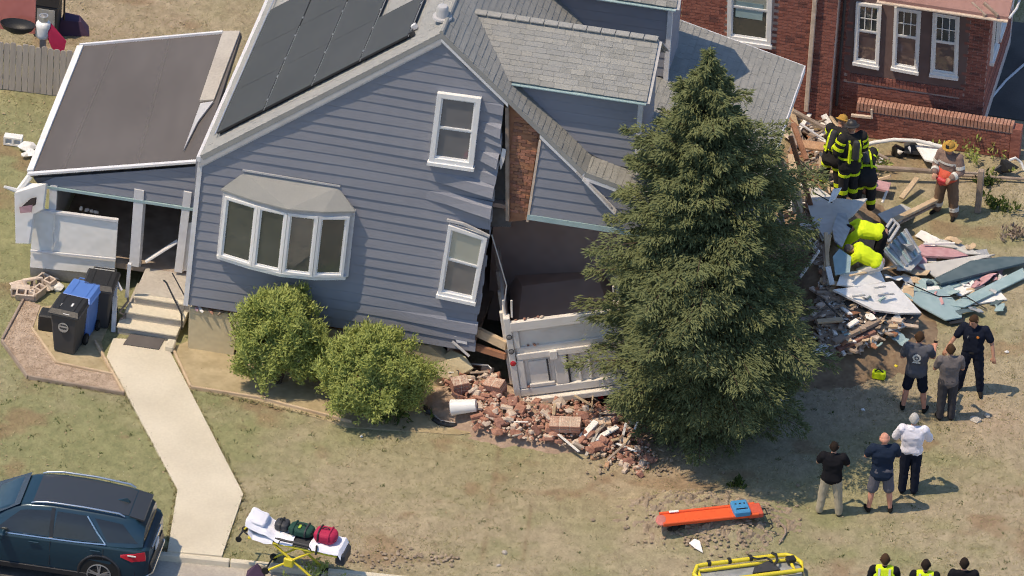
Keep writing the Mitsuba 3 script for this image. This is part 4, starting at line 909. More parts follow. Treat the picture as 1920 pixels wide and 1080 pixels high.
fill(tag(numbered('fallen_lintel'), 'pale stone lintel leaning on the left end of the low brick wall', 'lintel'), cat_([beam(WP(1596, 216, OL - .05), WP(1634, 220, OL - .05), .05, .07, N), beam(WP(1634, 205, OL - .05), WP(1635, 222, OL - .05), .04, .05, N)]), 'rubble_pale')
fill(tag(numbered('cap_rubble'), 'loose mortar rubble lying on top of the low brick wall', 'rubble'), cat_([rockmesh(WP(u, 208 + (u - 1700) * .14, OL + .1), V3(.1, .08, .05), rng(u)) for u in range(1696, 1728, 8)]), 'rubble_pale')
flat('driveway', [(1846, 214), (1990, 236), (2050, 60), (1900, 40)], .03, .05, 'asphalt', label='dark driveway strip right of the brick house')
fill(tag(numbered('white_cable'), 'white cable running down beside the brick house to the low wall', 'cable'), tube([gp(1838, 214, .05), gp(1860, 182, .05), gp(1885, 152, .05), gp(1930, 112, .05)], .03, 6), 'white_trim')
# ------------------------------------------------------------------ evergreen and shrubs
def sprigs(c, d, r, n, L, wdt, droop=.0):
    """n narrow leaf faces round the points c, along the directions d"""
    k = len(c)
    i = np.repeat(np.arange(k), n)
    a = d[i] + r.normal(0, .55, (k * n, 3)); a /= np.linalg.norm(a, axis=1, keepdims=True)
    b = np.cross(a, r.normal(0, 1, (k * n, 3))); b /= np.linalg.norm(b, axis=1, keepdims=True) + 1e-9
    l = L * r.uniform(.55, 1.25, (k * n, 1)); w = wdt * r.uniform(.6, 1.3, (k * n, 1))
    p = c[i] + r.normal(0, L * .28, (k * n, 3))
    m = p + a * l * .5 - Z * droop * l * .3
    v = np.stack([p, m + b * w, p + a * l - Z * droop * l, m - b * w], 1).reshape(-1, 3)
    q = np.arange(k * n * 4).reshape(-1, 4)
    return v, q
TREE = thing('evergreen_tree', 'tall dense conical evergreen tree standing in front of the torn corner of the blue house', 'tree')
tb_ = gp(1314, 818)
top_z = (818 - 108) / 76.0
r = rng(42)
AXL = -.42
tip = tb_ + Z * top_z + H * AXL
put('trunk', tube([tb_ - Z * .1, tb_ + Z * .6 + H * .03, tb_ + Z * 4 + H * AXL * .4, tb_ + Z * 8 + H * AXL * .8, tip - Z * .4], [.24, .19, .13, .05, .015], 10), 'bark', TREE, smooth=40)
prof = [(0.03, 1.1), (.09, 1.75), (.17, 2.2), (.28, 2.42), (.38, 2.42), (.47, 2.25), (.58, 1.85), (.68, 1.5), (.78, 1.1), (.86, .70), (.93, .36), (.97, .16), (1., .05)]
def crad(t): return float(np.interp(t, [a for a, _ in prof], [b for _, b in prof]))
def leafcards(p, a, nn, l, w, droop=0.):
    """one narrow leaf face per point p, along a, facing nn"""
    a = a / np.linalg.norm(a, axis=1, keepdims=True)
    b = np.cross(nn, a); b /= np.linalg.norm(b, axis=1, keepdims=True) + 1e-9
    l, w = l[:, None], w[:, None]
    v = np.stack([p, p + a * l * .45 + b * w - Z * droop * l * .25, p + a * l - Z * droop * l, p + a * l * .45 - b * w - Z * droop * l * .25], 1).reshape(-1, 3)
    return v, np.arange(len(p) * 4).reshape(-1, 4)
limbs, LPn, LA, LN = [], [], [], []
z, a0_ = .35, 0.
while z < top_z - .12:                                             # whorls of flat, layered sprays
    t = z / top_z
    nb = int(max(4, round(13 * crad(t) ** .55)))
    a0_ += 1.1
    for i in range(nb):
        a = a0_ + i * 2 * math.pi / nb + r.normal(0, .22)
        lobe = 1 + .16 * math.sin(a * 2 + z * 1.3) + .10 * math.sin(a * 5 - z * 2.1)
        R_ = .89 * crad(t) * lobe * r.choice([.45, .75, .95, 1.0, 1.15]) * r.uniform(.9, 1.1)
        zb2 = z + r.normal(0, .10)
        d = V3(math.cos(a), math.sin(a), 0); side = V3(-d[1], d[0], 0)
        base = tb_ + Z * zb2 + H * AXL * zb2 / top_z
        lift = .18 + .42 * t + r.normal(0, .08)
        spine = lambda u: base + d * R_ * u + Z * R_ * (lift * u - .30 * (1 - .5 * t) * u * u)
        limbs.append(([spine(u) for u in (0, .35, .7, .95)], .012 + .016 * (1 - t)))
        n = int(30 + 340 * R_ * (.72 if t < .7 else .9))
        u = r.uniform(.18, 1., n) ** .7
        wd = R_ * .36 * np.minimum(1, (1.08 - u) * 2.2) * (.5 + .5 * u)
        y = r.normal(0, .48, n) * wd
        clump = np.floor(u * 7) * 1.7 + np.floor((y / (R_ * .2 + .05)) + 9)
        dz = .075 * np.sin(clump * 2.3) + r.normal(0, .035, n) - .25 * y ** 2 / (R_ + .2)
        P = np.array([spine(x) for x in u]) + side * y[:, None] + Z * dz[:, None]
        la = d[None] * r.uniform(.4, 1., (n, 1)) + side[None] * (np.sign(y) * r.uniform(.1, .9, n))[:, None] + Z * r.normal(.02, .28, (n, 1))
        LPn.append(P); LA.append(la); LN.append(np.tile(Z, (n, 1)) + d * .35 + r.normal(0, .5, (n, 3)))
    z += .26 - .10 * t + r.uniform(-.03, .03)
P, la, ln = np.vstack(LPn), np.vstack(LA), np.vstack(LN)
k = 900; tz = np.linspace(.80, 1.0, k); ang = r.uniform(0, 6.283, k)      # leader
P = np.vstack([P, tb_ + Z * (tz * top_z)[:, None] + H * AXL * tz[:, None] + np.c_[np.cos(ang), np.sin(ang), ang * 0] * (r.uniform(0, 1, k) * (1.02 - tz) * 1.6)[:, None]])
la = np.vstack([la, np.c_[np.cos(ang) * .6, np.sin(ang) * .6, r.uniform(.2, 1, k)]]); ln = np.vstack([ln, np.c_[np.cos(ang), np.sin(ang), np.full(k, .7)] + r.normal(0, .3, (k, 3))])
# sprays that would lie inside the house are left away
q = P - A0
so, sz, ss = -(q @ N), P[:, 2], q @ H
ok = ~((so > -.10) & (ss < 11.45) & (sz < 4.9)) & ~((so > -.3) & (ss < 11.9) & (sz > 4.5) & (sz < 5.7)) & (sz > .05)
P, la, ln = P[ok], la[ok], ln[ok]
m_ = len(P)
print('tree leaves', m_)
v, qd = leafcards(P, la, ln, r.uniform(.06, .17, m_), r.uniform(.009, .022, m_), .15)
put('crown', quads(v, qd), 'pine_leaf', TREE, kind='stuff')
put('limbs', cat_([tube(p, [w, w * .75, w * .5, w * .25], 4, False) for p, w in limbs]), 'bark', TREE, kind='stuff')
def bush(name, label, u, v, rx, ry, h, seed, n=1500):
    B = thing(name, label, 'bush')
    c = gp(u, v); r = rng(seed)
    stems = []
    pts, dirs = [], []
    lob = [(r.uniform(-.55, .55) * rx, r.uniform(-.55, .55) * ry, r.uniform(.45, .75) * h, r.uniform(.42, .62)) for _ in range(11)]
    for k in range(n):
        a = r.uniform(0, 6.283); e = math.asin(r.uniform(-.65, 1)); 
        d = V3(math.cos(a) * math.cos(e), math.sin(a) * math.cos(e), math.sin(e))
        sh = 1 + .17 * math.sin(3 * a + 2 * e + seed) + .15 * math.sin(7 * a - 4 * e + seed * 2) + .12 * math.sin(6 * e + 3 * a) + .08 * math.sin(13 * a + 9 * e)
        rad = r.uniform(.55, 1.0) ** .4 * sh * .94
        p = c + V3(d[0] * rx * rad, d[1] * ry * rad, h * .5 + d[2] * h * .5 * rad)
        if p[2] < .04: continue
        pts.append(p); dirs.append(unit(d * .55 + Z * .75 + r.normal(0, .25, 3)))
    for k in range(60):                                            # whips standing out of the top
        a = r.uniform(0, 6.283); q = r.uniform(.1, .8)
        b = c + V3(math.cos(a) * rx * q, math.sin(a) * ry * q, h * (.5 + .5 * math.sqrt(1 - q * q)) * .97); d = unit(V3(math.cos(a) * .35 * q, math.sin(a) * .35 * q, 1) + r.normal(0, .2, 3))
        for j in range(5): pts.append(b + d * .055 * j); dirs.append(d)
    pts, dirs = np.array(pts), np.array(dirs)
    i = np.repeat(np.arange(len(pts)), 17); m_ = len(i)
    p = pts[i] + r.normal(0, .045, (m_, 3)); out_ = p - (c + Z * h * .35); out_ /= np.linalg.norm(out_, axis=1, keepdims=True)
    la = dirs[i] * .7 + r.normal(0, .55, (m_, 3)); ln = out_ * .9 + Z * .55 + r.normal(0, .35, (m_, 3))
    v, qd = leafcards(p, la, ln, r.uniform(.05, .135, m_), r.uniform(.009, .019, m_))
    put('leaves', quads(v, qd), 'bush_leaf', B, kind='stuff')
    for k in range(7):
        a = k * .9; e = c + V3(math.cos(a) * rx * .5, math.sin(a) * ry * .5, h * .6)
        put('stem', tube([c + V3(math.cos(a) * .05, math.sin(a) * .05, -.03), (c + e) / 2 + Z * .08, e], [.025, .018, .008], 5), 'bark', B)
bush('round_bush', 'rounded yellow green bush nearest the bow window, left of its neighbour', 521, 718, .92, .80, 2.05, 3, 2200)
bush('spreading_bush', 'lower spreading yellow green bush beside the brick heap, right of its neighbour', 694, 772, 1.12, .95, 1.75, 8, 2300)
def weed(label, u, v, s, seed, mat='weed_leaf', n=60, name='weed_clump', kind='stuff'):
    r = rng(seed); c = gp(u, v)
    pts = c + r.normal(0, 1, (n, 3)) * V3(s, s * .8, s * .3) + Z * s * .5
    v_, q = sprigs(pts, np.tile(V3(0, 0, 1), (n, 1)) + r.normal(0, .6, (n, 3)), r, 8, .14, .025)
    fill(tag(numbered(name), label, 'weeds', kind='stuff'), quads(v_, q), mat)
weed('low green weeds at the bottom edge below the stretcher', 596, 1078, .22, 1, 'bush_leaf', 18)
weed('leafy weeds growing at the foot of the low brick wall', 1640, 322, .25, 2, 'bush_leaf', 25)
weed('leafy weeds in front of the low brick wall by its right end', 1835, 300, .35, 3, 'bush_leaf', 28)
weed('dark weed clump on the right, beside the wooden post', 1868, 390, .20, 4, 'weed_leaf', 26)
weed('dark weed clump above the firefighter path on the right edge', 1858, 345, .15, 5, 'weed_leaf', 18)
weed('dry reddish brush heap at the right edge of the lawn', 1905, 445, .16, 6, 'lumber_old', 24)
weed('dark weed tuft on the lawn above the orange litter', 1387, 911, .10, 7, 'weed_leaf', 14)
weed('thin weeds at the foot of the spreading bush', 745, 790, .30, 9, 'weed_leaf', 30)
weed('low green weeds under the evergreen', 1240, 800, .5, 10, 'pine_leaf', 70)

# ------------------------------------------------------------------ dump truck, rolled over to its left in the hole
TRK = thing('dump_truck', 'off white dump truck crashed into the house, its tailgate facing the lawn', 'truck')
to = WP(968, 750, -.42)
roll, yaw = math.radians(10), math.radians(14)
hx = unit(H * math.cos(yaw) + BK * math.sin(yaw)); tn = unit(np.cross(Z, hx)); tn = tn if tn @ N < 0 else -tn   # tn: forward, into the house
ex = hx * math.cos(roll) + Z * math.sin(roll); ey = Z * math.cos(roll) - hx * math.sin(roll); ez = -tn
TW, THt = 2.40, 2.02
def tp(x, y, z=0.): return to + ex * x + ey * y + ez * z
def tbar(name, x0, x1, y0, y1, z0, z1, mat='truck_paint', parent=None, ch=.012, **t):
    return put(name, cbox(tp((x0 + x1) / 2, (y0 + y1) / 2, (z0 + z1) / 2), ex * (x1 - x0) / 2, ey * (y1 - y0) / 2, ez * (z1 - z0) / 2, ch), mat, parent or TRK, **t)
tg = tbar('tailgate', .12, TW - .12, .10, THt - .08, -.06, 0)
tbar('top_rail', .10, TW - .10, THt - .26, THt - .04, .002, .11, parent=tg)
tbar('middle_rail', .14, TW - .14, 1.02, 1.17, .002, .085, parent=tg)
tbar('ledge', .16, TW - .16, 1.171, 1.31, .002, .05, parent=tg, ch=.04)
tbar('bottom_rail', .10, TW - .10, .12, .30, .002, .09, parent=tg)
tbar('side_rail', .121, .27, .31, 1.01, .002, .08, parent=tg); tbar('side_rail', .121, .25, 1.32, THt - .27, .002, .08, parent=tg)
tbar('side_rail', TW - .27, TW - .121, .31, 1.01, .002, .08, parent=tg)
tbar('centre_rail', .90, 1.16, .31, 1.012, .002, .075, parent=tg); tbar('hinge', .83, .99, .96, 1.16, .086, .12, parent=tg)
tbar('coal_door', .36, .80, .38, .93, .002, .035, parent=tg); tbar('door_lip', .33, .86, .315, .40, .04, .095, parent=tg, ch=.03)
tbar('door_bar', .74, .775, .42, .95, .036, .06, 'dark_plastic', tg)
tbar('grab_bar', 1.38, 1.43, .34, .98, .03, .075, parent=tg); tbar('grab_bar', 1.60, 1.65, .34, .98, .03, .075, parent=tg); tbar('grab_bar', 1.431, 1.599, .70, .75, .03, .07, parent=tg)
tbar('shade_strip', 1.165, 1.20, .31, 1.0, .01, .05, 'dark_plastic', tg)
tbar('bottom_lip', .02, TW - .02, -.05, .085, .02, .20)
for x0, x1 in ((-.02, .115), (TW - .115, TW + .02)):
    p_ = tbar('corner_post', x0, x1, -.10, THt + .08, -.10, .10)
    xm = (x0 + x1) / 2
    for y, m in ((1.64, 'dark_plastic'), (1.28, 'dark_plastic'), (.98, 'red_lens')):
        l_ = put('light_rim', lathe([(.062, 0), (.062, .012), (.05, .014)], tp(xm, y, .101), ez, 16), 'black_plastic' if m != 'red_lens' else 'red_lens', p_)
        put('lens', lathe([(.05, .012), (.03, .02), (0, .022)], tp(xm, y, .100), ez, 16), m if m == 'red_lens' else 'window_grey', p_)
    put('upper_post', cat_([tube([tp(xm - .02, THt + .05, -.05), tp(xm - .02, THt + .45, -.05)], .025, 6)]), 'truck_paint', p_)
tube_ = put('upright', tube([tp(.16, THt, -.05), tp(.20, THt + .42, -.05)], .025, 6), 'truck_paint', TRK)
for x in (0.0, TW):                                                # body sides with ribs
    s_ = put('body_side', obox(tp(x, THt / 2 + .02, -2.1), ex * .03, ey * (THt / 2 - .05), ez * 1.98), 'truck_paint', TRK)
    for k in range(5): put('rib', obox(tp(x + (-.065 if x == 0 else .065), THt / 2 - .0, -.5 - k * .8), ex * .035, ey * (THt / 2 - .12), ez * .05), 'truck_paint', s_)
put('bed_floor', obox(tp(TW / 2, .06, -2.1), ex * 1.15, ey * .04, ez * 1.98), 'lumber_old', TRK)
put('bed_front', obox(tp(TW / 2, THt / 2 + .1, -4.1), ex * 1.2, ey * 1.05, ez * .03), 'truck_paint', TRK)
put('load', hullof([tp(x, y, z) for x, y, z in ((.05, .1, -.1), (TW - .05, .1, -.1), (.05, .1, -4.0), (TW - .05, .1, -4.), (.1, .9, -.3), (TW - .1, .9, -.3), (.4, 1.5, -2.), (TW - .4, 1.5, -2.), (.1, 1., -3.9), (TW - .1, 1., -3.9))]), 'inner_wall', TRK)
for x in (.75, TW - .75): put('chassis_rail', obox(tp(x, -.22, -2.4), ex * .05, ey * .14, ez * 2.5), 'black_metal', TRK)
for x in (.20, TW - .20):
    for z_ in (-1.2,):
        w_ = put('rear_wheel', lathe([(0, -.26), (.30, -.25), (.47, -.24), (.50, -.20), (.50, -.04), (.46, 0), (.46, .0), (.50, .04), (.50, .20), (.47, .24), (.30, .25), (0, .26)], tp(x, -.42, z_), ex, 24), 'rubber', TRK, smooth=40)
        put('hub', lathe([(0, .0), (.28, .0), (.25, .03), (.12, .05), (0, .05)], tp(x - .262 if x < 1 else x + .262, -.42, z_), ex if x > 1 else -ex, 16), 'truck_paint', w_)
    put('mud_flap', obox(tp(x + .05 * (1 if x < 1 else -1), -.42, -.55), ex * .26, ey * .32, ez * .008), 'black_plastic', TRK)
put('bumper_bar', obox(tp(TW / 2, -.36, -.12), ex * .95, ey * .07, ez * .05), 'black_metal', TRK)
put('tail_light', obox(tp(1.72, -.20, -.05), ex * .09, ey * .05, ez * .04), 'red_lens', TRK)
CB = put('cab', hullof([tp(x, y, z) for x in (.15, TW - .15) for y, z in ((-.2, -4.4), (1.9, -4.4), (1.95, -5.4), (1.2, -5.9), (-.2, -5.9))]), 'truck_paint', TRK)
r = rng(61)
for k in range(16):                                                # brick crumbs caught on the rails
    x = r.uniform(.1, .95); y_, z_ = [(THt - .02, .05), (THt - .03, .02), (.33, .07), (1.33, .04)][k % 4]
    fill(tag(numbered('brick_crumb'), 'small brick crumb lying on a rail of the truck tailgate', 'crumb', 'brick crumbs on the tailgate rails'), rockmesh(tp(x if k % 4 < 2 else .3 + .4 * r.uniform(), y_ + .01, z_), r.uniform(.02, .045) * V3(1.2, 1, .7), r), ['rubble_brick', 'rubble_pale', 'rubble_dark'][k % 3] if k % 4 != 2 else 'rubble_dark')
# ------------------------------------------------------------------ people
MF = m3.Manifold
def ball_hull(items):
    return MF.hull_points(np.vstack([np.asarray(c) + SPH1 * r for c, r in items]))
def bone(a, ra, b, rb): return ball_hull([(a, ra), (b, rb)])
def skin_mesh(parts, edge, iters=8, wrinkle=0., seed=0):
    m = MF.batch_boolean(parts, m3.OpType.Add).refine_to_length(edge)
    q = m.to_mesh()
    t = trimesh.Trimesh(q.vert_properties[:, :3], q.tri_verts, process=True)
    trimesh.smoothing.filter_taubin(t, lamb=.5, nu=.52, iterations=iters)
    if wrinkle:
        p = np.array(t.vertices)
        t.vertices = p + t.vertex_normals * ((meshkit.fbm(p * V3(9, 9, 14) + seed * 3.1, 3) - .5) * 2 * wrinkle)[:, None]
    return t
def rot(axis, ang):
    return trimesh.transformations.rotation_matrix(ang, axis)[:3, :3]
LEGS = dict(stand=[((-.03, .0, -1), (-.02, -.02, -1)), ((.03, .0, -1), (.02, -.02, -1))],
            wide=[((-.16, .03, -1), (-.10, -.06, -1)), ((.16, -.02, -1), (.12, -.04, -1))],
            stride=[((-.05, .42, -1), (-.02, -.05, -1)), ((.05, -.22, -1), (.05, -.42, -1))],
            crouch=[((-.25, .95, -.35), (-.05, -.55, -1)), ((.22, .90, -.5), (.05, -.65, -1))],
            bent=[((-.10, .18, -1), (-.05, -.12, -1)), ((.12, .12, -1), (.05, -.12, -1))])
ARMS = dict(front=[((-.28, .35, -1), (.45, 1., -.15)), ((.28, .30, -1), (-.45, 1., -.10))],
            folded=[((-.42, .50, -1), (.80, .85, .15)), ((.42, .50, -1), (-.80, .85, .05))],
            phone=[((-.35, .20, -1), (.3, .9, -.35)), ((.35, .55, -1), (-.05, 1., .35))],
            side=[((-.22, .02, -1), (-.05, .18, -1)), ((.22, .02, -1), (.05, .18, -1))],
            out=[((-.55, .02, -1), (-.25, .35, -1)), ((.62, .10, -1), (.38, .42, -.62))],
            reach=[((-.10, .75, -.75), (.05, .75, -.7)), ((.12, .85, -.65), (-.05, .7, -.75))],
            carry=[((-.28, .10, -1), (.35, .9, -.20)), ((.28, .10, -1), (-.35, .9, -.20))])
def person(label, u, v, ang, h, legs='stand', arms='side', bend=0., nod=.1, turn=0., bulk=1., z=0., skin='skin', top='navy', sleeve=.62, hem=.475, bottom='navy', shorts=False, hair='hair_dark', bald=False, belly=0.,
           shoe='boot', helmet=None, gear=False, vest=None, side=0., pants_bulk=1., at=None, group=None, collar=False):
    key = thing('person', label, 'person', group)
    f = V3(math.cos(math.radians(ang)), math.sin(math.radians(ang)), 0); rt = V3(f[1], -f[0], 0)
    L = lambda r_, f_, z_: rt * r_ + f * f_ + Z * z_
    Ld = lambda d: unit(L(*d))
    hips = V3(0, 0, 0)
    hj = [L(-.052, 0, -.012) * h, L(.052, 0, -.012) * h]
    kn, an, toe = [], [], []
    for s in (0, 1):
        a, b = LEGS[legs][s]
        kn.append(hj[s] + Ld(a) * .235 * h); an.append(kn[s] + Ld(b) * .232 * h)
        toe.append(an[s] + unit(f + rt * (-.25 if s == 0 else .25)) * .098 * h - Z * .022 * h)
    low = min(a[2] for a in an) - .040 * h
    M = rot(rt, -bend) @ rot(f, side)                               # upper body bends forward about the right hand axis
    up_b = lambda r_, f_, z_: M @ (L(r_, f_, z_) * h)
    waist, chest, neck = up_b(0, .004, .09), up_b(0, .006, .22), up_b(0, -.004, .315)
    sh = [up_b(-.112, -.004, .285), up_b(.112, -.004, .285)]
    Hm = M @ rot(Z, turn) @ rot(rt, -nod)
    hl = lambda r_, f_, z_: Hm @ (L(r_, f_, z_) * h)
    hc = neck + hl(0, .012, .082)
    el, wr_, hd = [], [], []
    aM = M if bend < .6 else np.eye(3)
    for s in (0, 1):
        a, b = ARMS[arms][s]
        el.append(sh[s] + (aM @ Ld(a)) * .172 * h); wr_.append(el[s] + (aM @ Ld(b)) * .148 * h); hd.append(unit(aM @ Ld(b) * .9 - Z * .25))
    g = gp(u, v, z) if at is None else np.asarray(at)
    mid = (an[0] + an[1]) / 2
    off = g - V3(mid[0], mid[1], low)
    P = lambda q: q + off
    k = h
    B = []                                                          # the body: one continuous surface
    B.append(ball_hull([(P(up_b(-.045, 0, -.01)), .056 * k), (P(up_b(.045, 0, -.01)), .056 * k), (P(up_b(-.035, .004, .09)), .05 * k), (P(up_b(.035, .004, .09)), .05 * k)]))
    B.append(ball_hull([(P(up_b(-.035, .004, .09)), .05 * k), (P(up_b(.035, .004, .09)), .05 * k), (P(up_b(-.055, 0, .22)), .056 * k), (P(up_b(.055, 0, .22)), .056 * k), (P(up_b(-.085, -.004, .28)), .034 * k), (P(up_b(.085, -.004, .28)), .034 * k)]))
    B.append(bone(P(up_b(0, -.004, .29)), .034 * k, P(neck + hl(0, .004, .03)), .030 * k))
    for s in (0, 1):
        B += [bone(P(hj[s]), .052 * k, P(kn[s]), .033 * k), bone(P(kn[s]), .032 * k, P(kn[s] * .68 + an[s] * .32 - f * .006 * k), .033 * k), bone(P(kn[s] * .68 + an[s] * .32 - f * .006 * k), .033 * k, P(an[s]), .021 * k), bone(P(an[s] - Z * .012 * k), .022 * k, P(toe[s]), .016 * k)]
        B += [bone(P(sh[s]), .033 * k, P(el[s]), .024 * k), bone(P(el[s]), .024 * k, P(wr_[s]), .0165 * k)]
        d = hd[s]; sd = unit(np.cross(d, Z if abs(d @ Z) < .9 else f)); pn = np.cross(sd, d)
        if pn @ Z > 0: pn = -pn
        inner = sd if (sd @ rt) * (1 if s == 0 else -1) > 0 else -sd
        w = P(wr_[s])
        B.append(ball_hull([(w, .0150 * k), (w + d * .045 * k + sd * .016 * k, .0095 * k), (w + d * .045 * k - sd * .016 * k, .0095 * k), (w + d * .02 * k + inner * .014 * k, .0095 * k)]))
        for j, (x, ln) in enumerate(((-.018, .034), (-.006, .041), (.006, .043), (.018, .038))):
            b0 = w + d * .048 * k + inner * x * k; b1 = b0 + unit(d + pn * (.25 + .1 * j)) * ln * .55 * k; b2 = b1 + unit(d * .7 + pn * (.75 + .1 * j)) * ln * .5 * k
            B += [bone(b0, .0062 * k, b1, .0056 * k), bone(b1, .0056 * k, b2, .0048 * k)]
        t0 = w + d * .014 * k + inner * .016 * k; t1 = t0 + unit(d * .8 + inner * .9) * .024 * k; t2 = t1 + unit(d + inner * .1 + pn * .3) * .02 * k
        B += [bone(t0, .0075 * k, t1, .0065 * k), bone(t1, .0065 * k, t2, .0055 * k)]
    hp_ = lambda r_, f_, z_: P(hc + hl(r_, f_, z_))
    B.append(ball_hull([(hp_(0, -.014, .014), .046 * k), (hp_(0, .008, .016), .044 * k), (hp_(0, .02, -.035), .026 * k), (hp_(0, .03, -.046), .016 * k), (hp_(-.018, .008, -.02), .026 * k), (hp_(.018, .008, -.02), .026 * k)]))
    B.append(ball_hull([(hp_(0, .046, .012), .005 * k), (hp_(0, .060, -.012), .0065 * k), (hp_(-.008, .05, -.015), .005 * k), (hp_(.008, .05, -.015), .005 * k)]))
    for s in (-1, 1): B.append(ball_hull([(hp_(s * .046, -.004, .010), .008 * k), (hp_(s * .050, -.010, .018), .007 * k), (hp_(s * .046, -.004, -.012), .006 * k)]))
    fill(key, skin_mesh(B, .034, 5), skin, smooth=True)
    for s in (-1, 1): put('eye', blob(hp_(s * .018, .0465, .006), .0055 * k, 1), 'hair_dark', key)
    put('mouth', blob(hp_(0, .044, -.028), V3(.010, .010, .0035) * k, 1), 'pink_foam', key)
    if hair:
        if bald: hh = [(hp_(0, -.026, -.008), .044 * k), (hp_(-.03, -.014, -.006), .028 * k), (hp_(.03, -.014, -.006), .028 * k)]
        else: hh = [(hp_(0, -.018, .022), .047 * k), (hp_(0, .010, .032), .039 * k), (hp_(0, -.03, -.012), .034 * k), (hp_(-.032, -.006, .008), .026 * k), (hp_(.032, -.006, .008), .026 * k)]
        put('hair', skin_mesh([ball_hull(hh)], .03, 3, .004, len(scene)), hair, key, smooth=True)
    # clothes
    e = .013 * k * bulk
    tb = [ball_hull([(P(up_b(-.045, 0, hem - .49)), .058 * k + e), (P(up_b(.045, 0, hem - .49)), .058 * k + e), (P(up_b(-.037, .004 + belly, .09)), .052 * k + e), (P(up_b(.037, .004 + belly, .09)), .052 * k + e)]),
          ball_hull([(P(up_b(-.037, .004 + belly, .09)), .052 * k + e), (P(up_b(.037, .004 + belly, .09)), .052 * k + e), (P(up_b(-.057, 0, .215)), .056 * k + e), (P(up_b(.057, 0, .215)), .056 * k + e), (P(up_b(-.088, -.004, .278)), .036 * k + e * .6), (P(up_b(.088, -.004, .278)), .036 * k + e * .6)]),
          bone(P(up_b(0, -.004, .28)), .045 * k, P(neck + hl(0, -.002, .0)), .036 * k)]
    for s in (0, 1):
        q = P(sh[s]) * (1 - min(sleeve, 1)) + P(el[s]) * min(sleeve, 1)
        tb.append(bone(P(sh[s]), .034 * k + e, q, .028 * k + e * .9))
        if sleeve > 1: tb.append(bone(P(el[s]), .027 * k + e * .8, P(el[s]) * (2 - sleeve) + P(wr_[s]) * (sleeve - 1), .020 * k + e * .8))
    put('coat' if gear else 'shirt', skin_mesh(tb, .04, 4, .017, len(scene)), top, key, smooth=True)
    e2 = .010 * k * pants_bulk
    pb = [ball_hull([(P(up_b(-.045, 0, .02)), .054 * k + e2), (P(up_b(.045, 0, .02)), .054 * k + e2), (P(hj[0] - Z * .01), .052 * k + e2), (P(hj[1] - Z * .01), .052 * k + e2)])]
    for s in (0, 1):
        if shorts: pb.append(bone(P(hj[s]), .053 * k + e2, P(hj[s] * .12 + kn[s] * .88), .043 * k + e2 * 1.2))
        else: pb += [bone(P(hj[s]), .053 * k + e2, P(kn[s]), .036 * k + e2), bone(P(kn[s]), .036 * k + e2, P(kn[s] * .05 + an[s] * .95), .028 * k + e2)]
    put('shorts' if shorts else 'trousers', skin_mesh(pb, .04, 4, .015, len(scene) + 5), bottom, key, smooth=True)
    for s in (0, 1):
        put('boot' if gear else 'shoe', skin_mesh([bone(P(an[s] - Z * .014 * k - f * .012 * k), .026 * k, P(toe[s]), .021 * k), bone(P(an[s] + Z * .012 * k), .027 * k, P(an[s] - Z * .014 * k), .027 * k)], .04, 3), shoe, key, smooth=True)
    def band(a, b, ra, rb, t0, t1, mat, name='reflective_band'):
        a, b = P(a), P(b); d = b - a
        p0, p1 = a + d * t0, a + d * t1
        r0, r1 = ra + (rb - ra) * t0, ra + (rb - ra) * t1
        put(name, tube([p0, p1], [r0, r1], 14), mat, key)
    if helmet:
        c = P(hc + hl(0, -.004, .03)); ax = Hm @ Z
        hk = put('helmet', lathe([(.085 * k, -.006 * k), (.088 * k, .002 * k), (.060 * k, .012 * k), (.058 * k, .03 * k), (.045 * k, .055 * k), (.02 * k, .066 * k), (0, .068 * k)], c, ax, 20), helmet, key, smooth=40)
        put('helmet_ridge', hullof([c + hl(r_, f_, z_) for r_ in (-.006, .006) for f_, z_ in ((-.055, .03), (.055, .03), (.03, .072), (-.03, .072))]), helmet, hk)
        put('helmet_shield', hullof([c + hl(r_, f_, z_) for r_ in (-.018, .018) for f_, z_ in ((.056, .015), (.062, .015), (.05, .055), (.045, .055))]), 'black_metal' if helmet != 'black_metal' else 'silver_band', hk)
    if gear:
        bm = 'lime' if gear == 'lime' else 'silver_band'
        for s in (0, 1):
            band(el[s], wr_[s], .029 * k + e, .024 * k + e, .52, .78, bm); band(sh[s], el[s], .040 * k + e, .032 * k + e, .55, .78, bm)
            band(kn[s], an[s], .038 * k + e2, .031 * k + e2, .52, .74, bm)
        for t in (.04, .20):
            pts = [P(up_b(math.cos(a) * (.108 + .014 * bulk + (.008 if t > .1 else 0)), math.sin(a) * (.064 + .014 * bulk) + .003, t)) for a in np.linspace(0, 2 * np.pi, 19)]
            put('reflective_band', cat_([hullof([p, q, p + M @ (Z * .03 * k), q + M @ (Z * .03 * k), (p + q) / 2 * .985 + P(up_b(0, 0, t)) * .015]) for p, q in zip(pts[:-1], pts[1:])]), bm, key)
        if gear == 'lime':
            for s in (0, 1):
                band(sh[s], el[s], .040 * k + e, .032 * k + e, .12, .28, bm); band(hj[s], kn[s], .060 * k + e2, .042 * k + e2, .62, .76, bm)
                x = (-.06, .06)[s]
                put('reflective_band', hullof([P(up_b(x + dx, f_, z_)) for dx in (-.012, .012) for f_, z_ in ((-.090 - .010 * bulk, .02), (-.090 - .010 * bulk, .20), (-.080, .02), (-.080, .20), (-.060, .29))]), bm, key)
            put('air_tank', lathe([(0, -.13 * k), (.03 * k, -.12 * k), (.042 * k, -.10 * k), (.042 * k, .08 * k), (.03 * k, .11 * k), (0, .115 * k)], P(up_b(0, -.118, .19)), M @ Z, 14), 'dark_plastic', key, smooth=40)
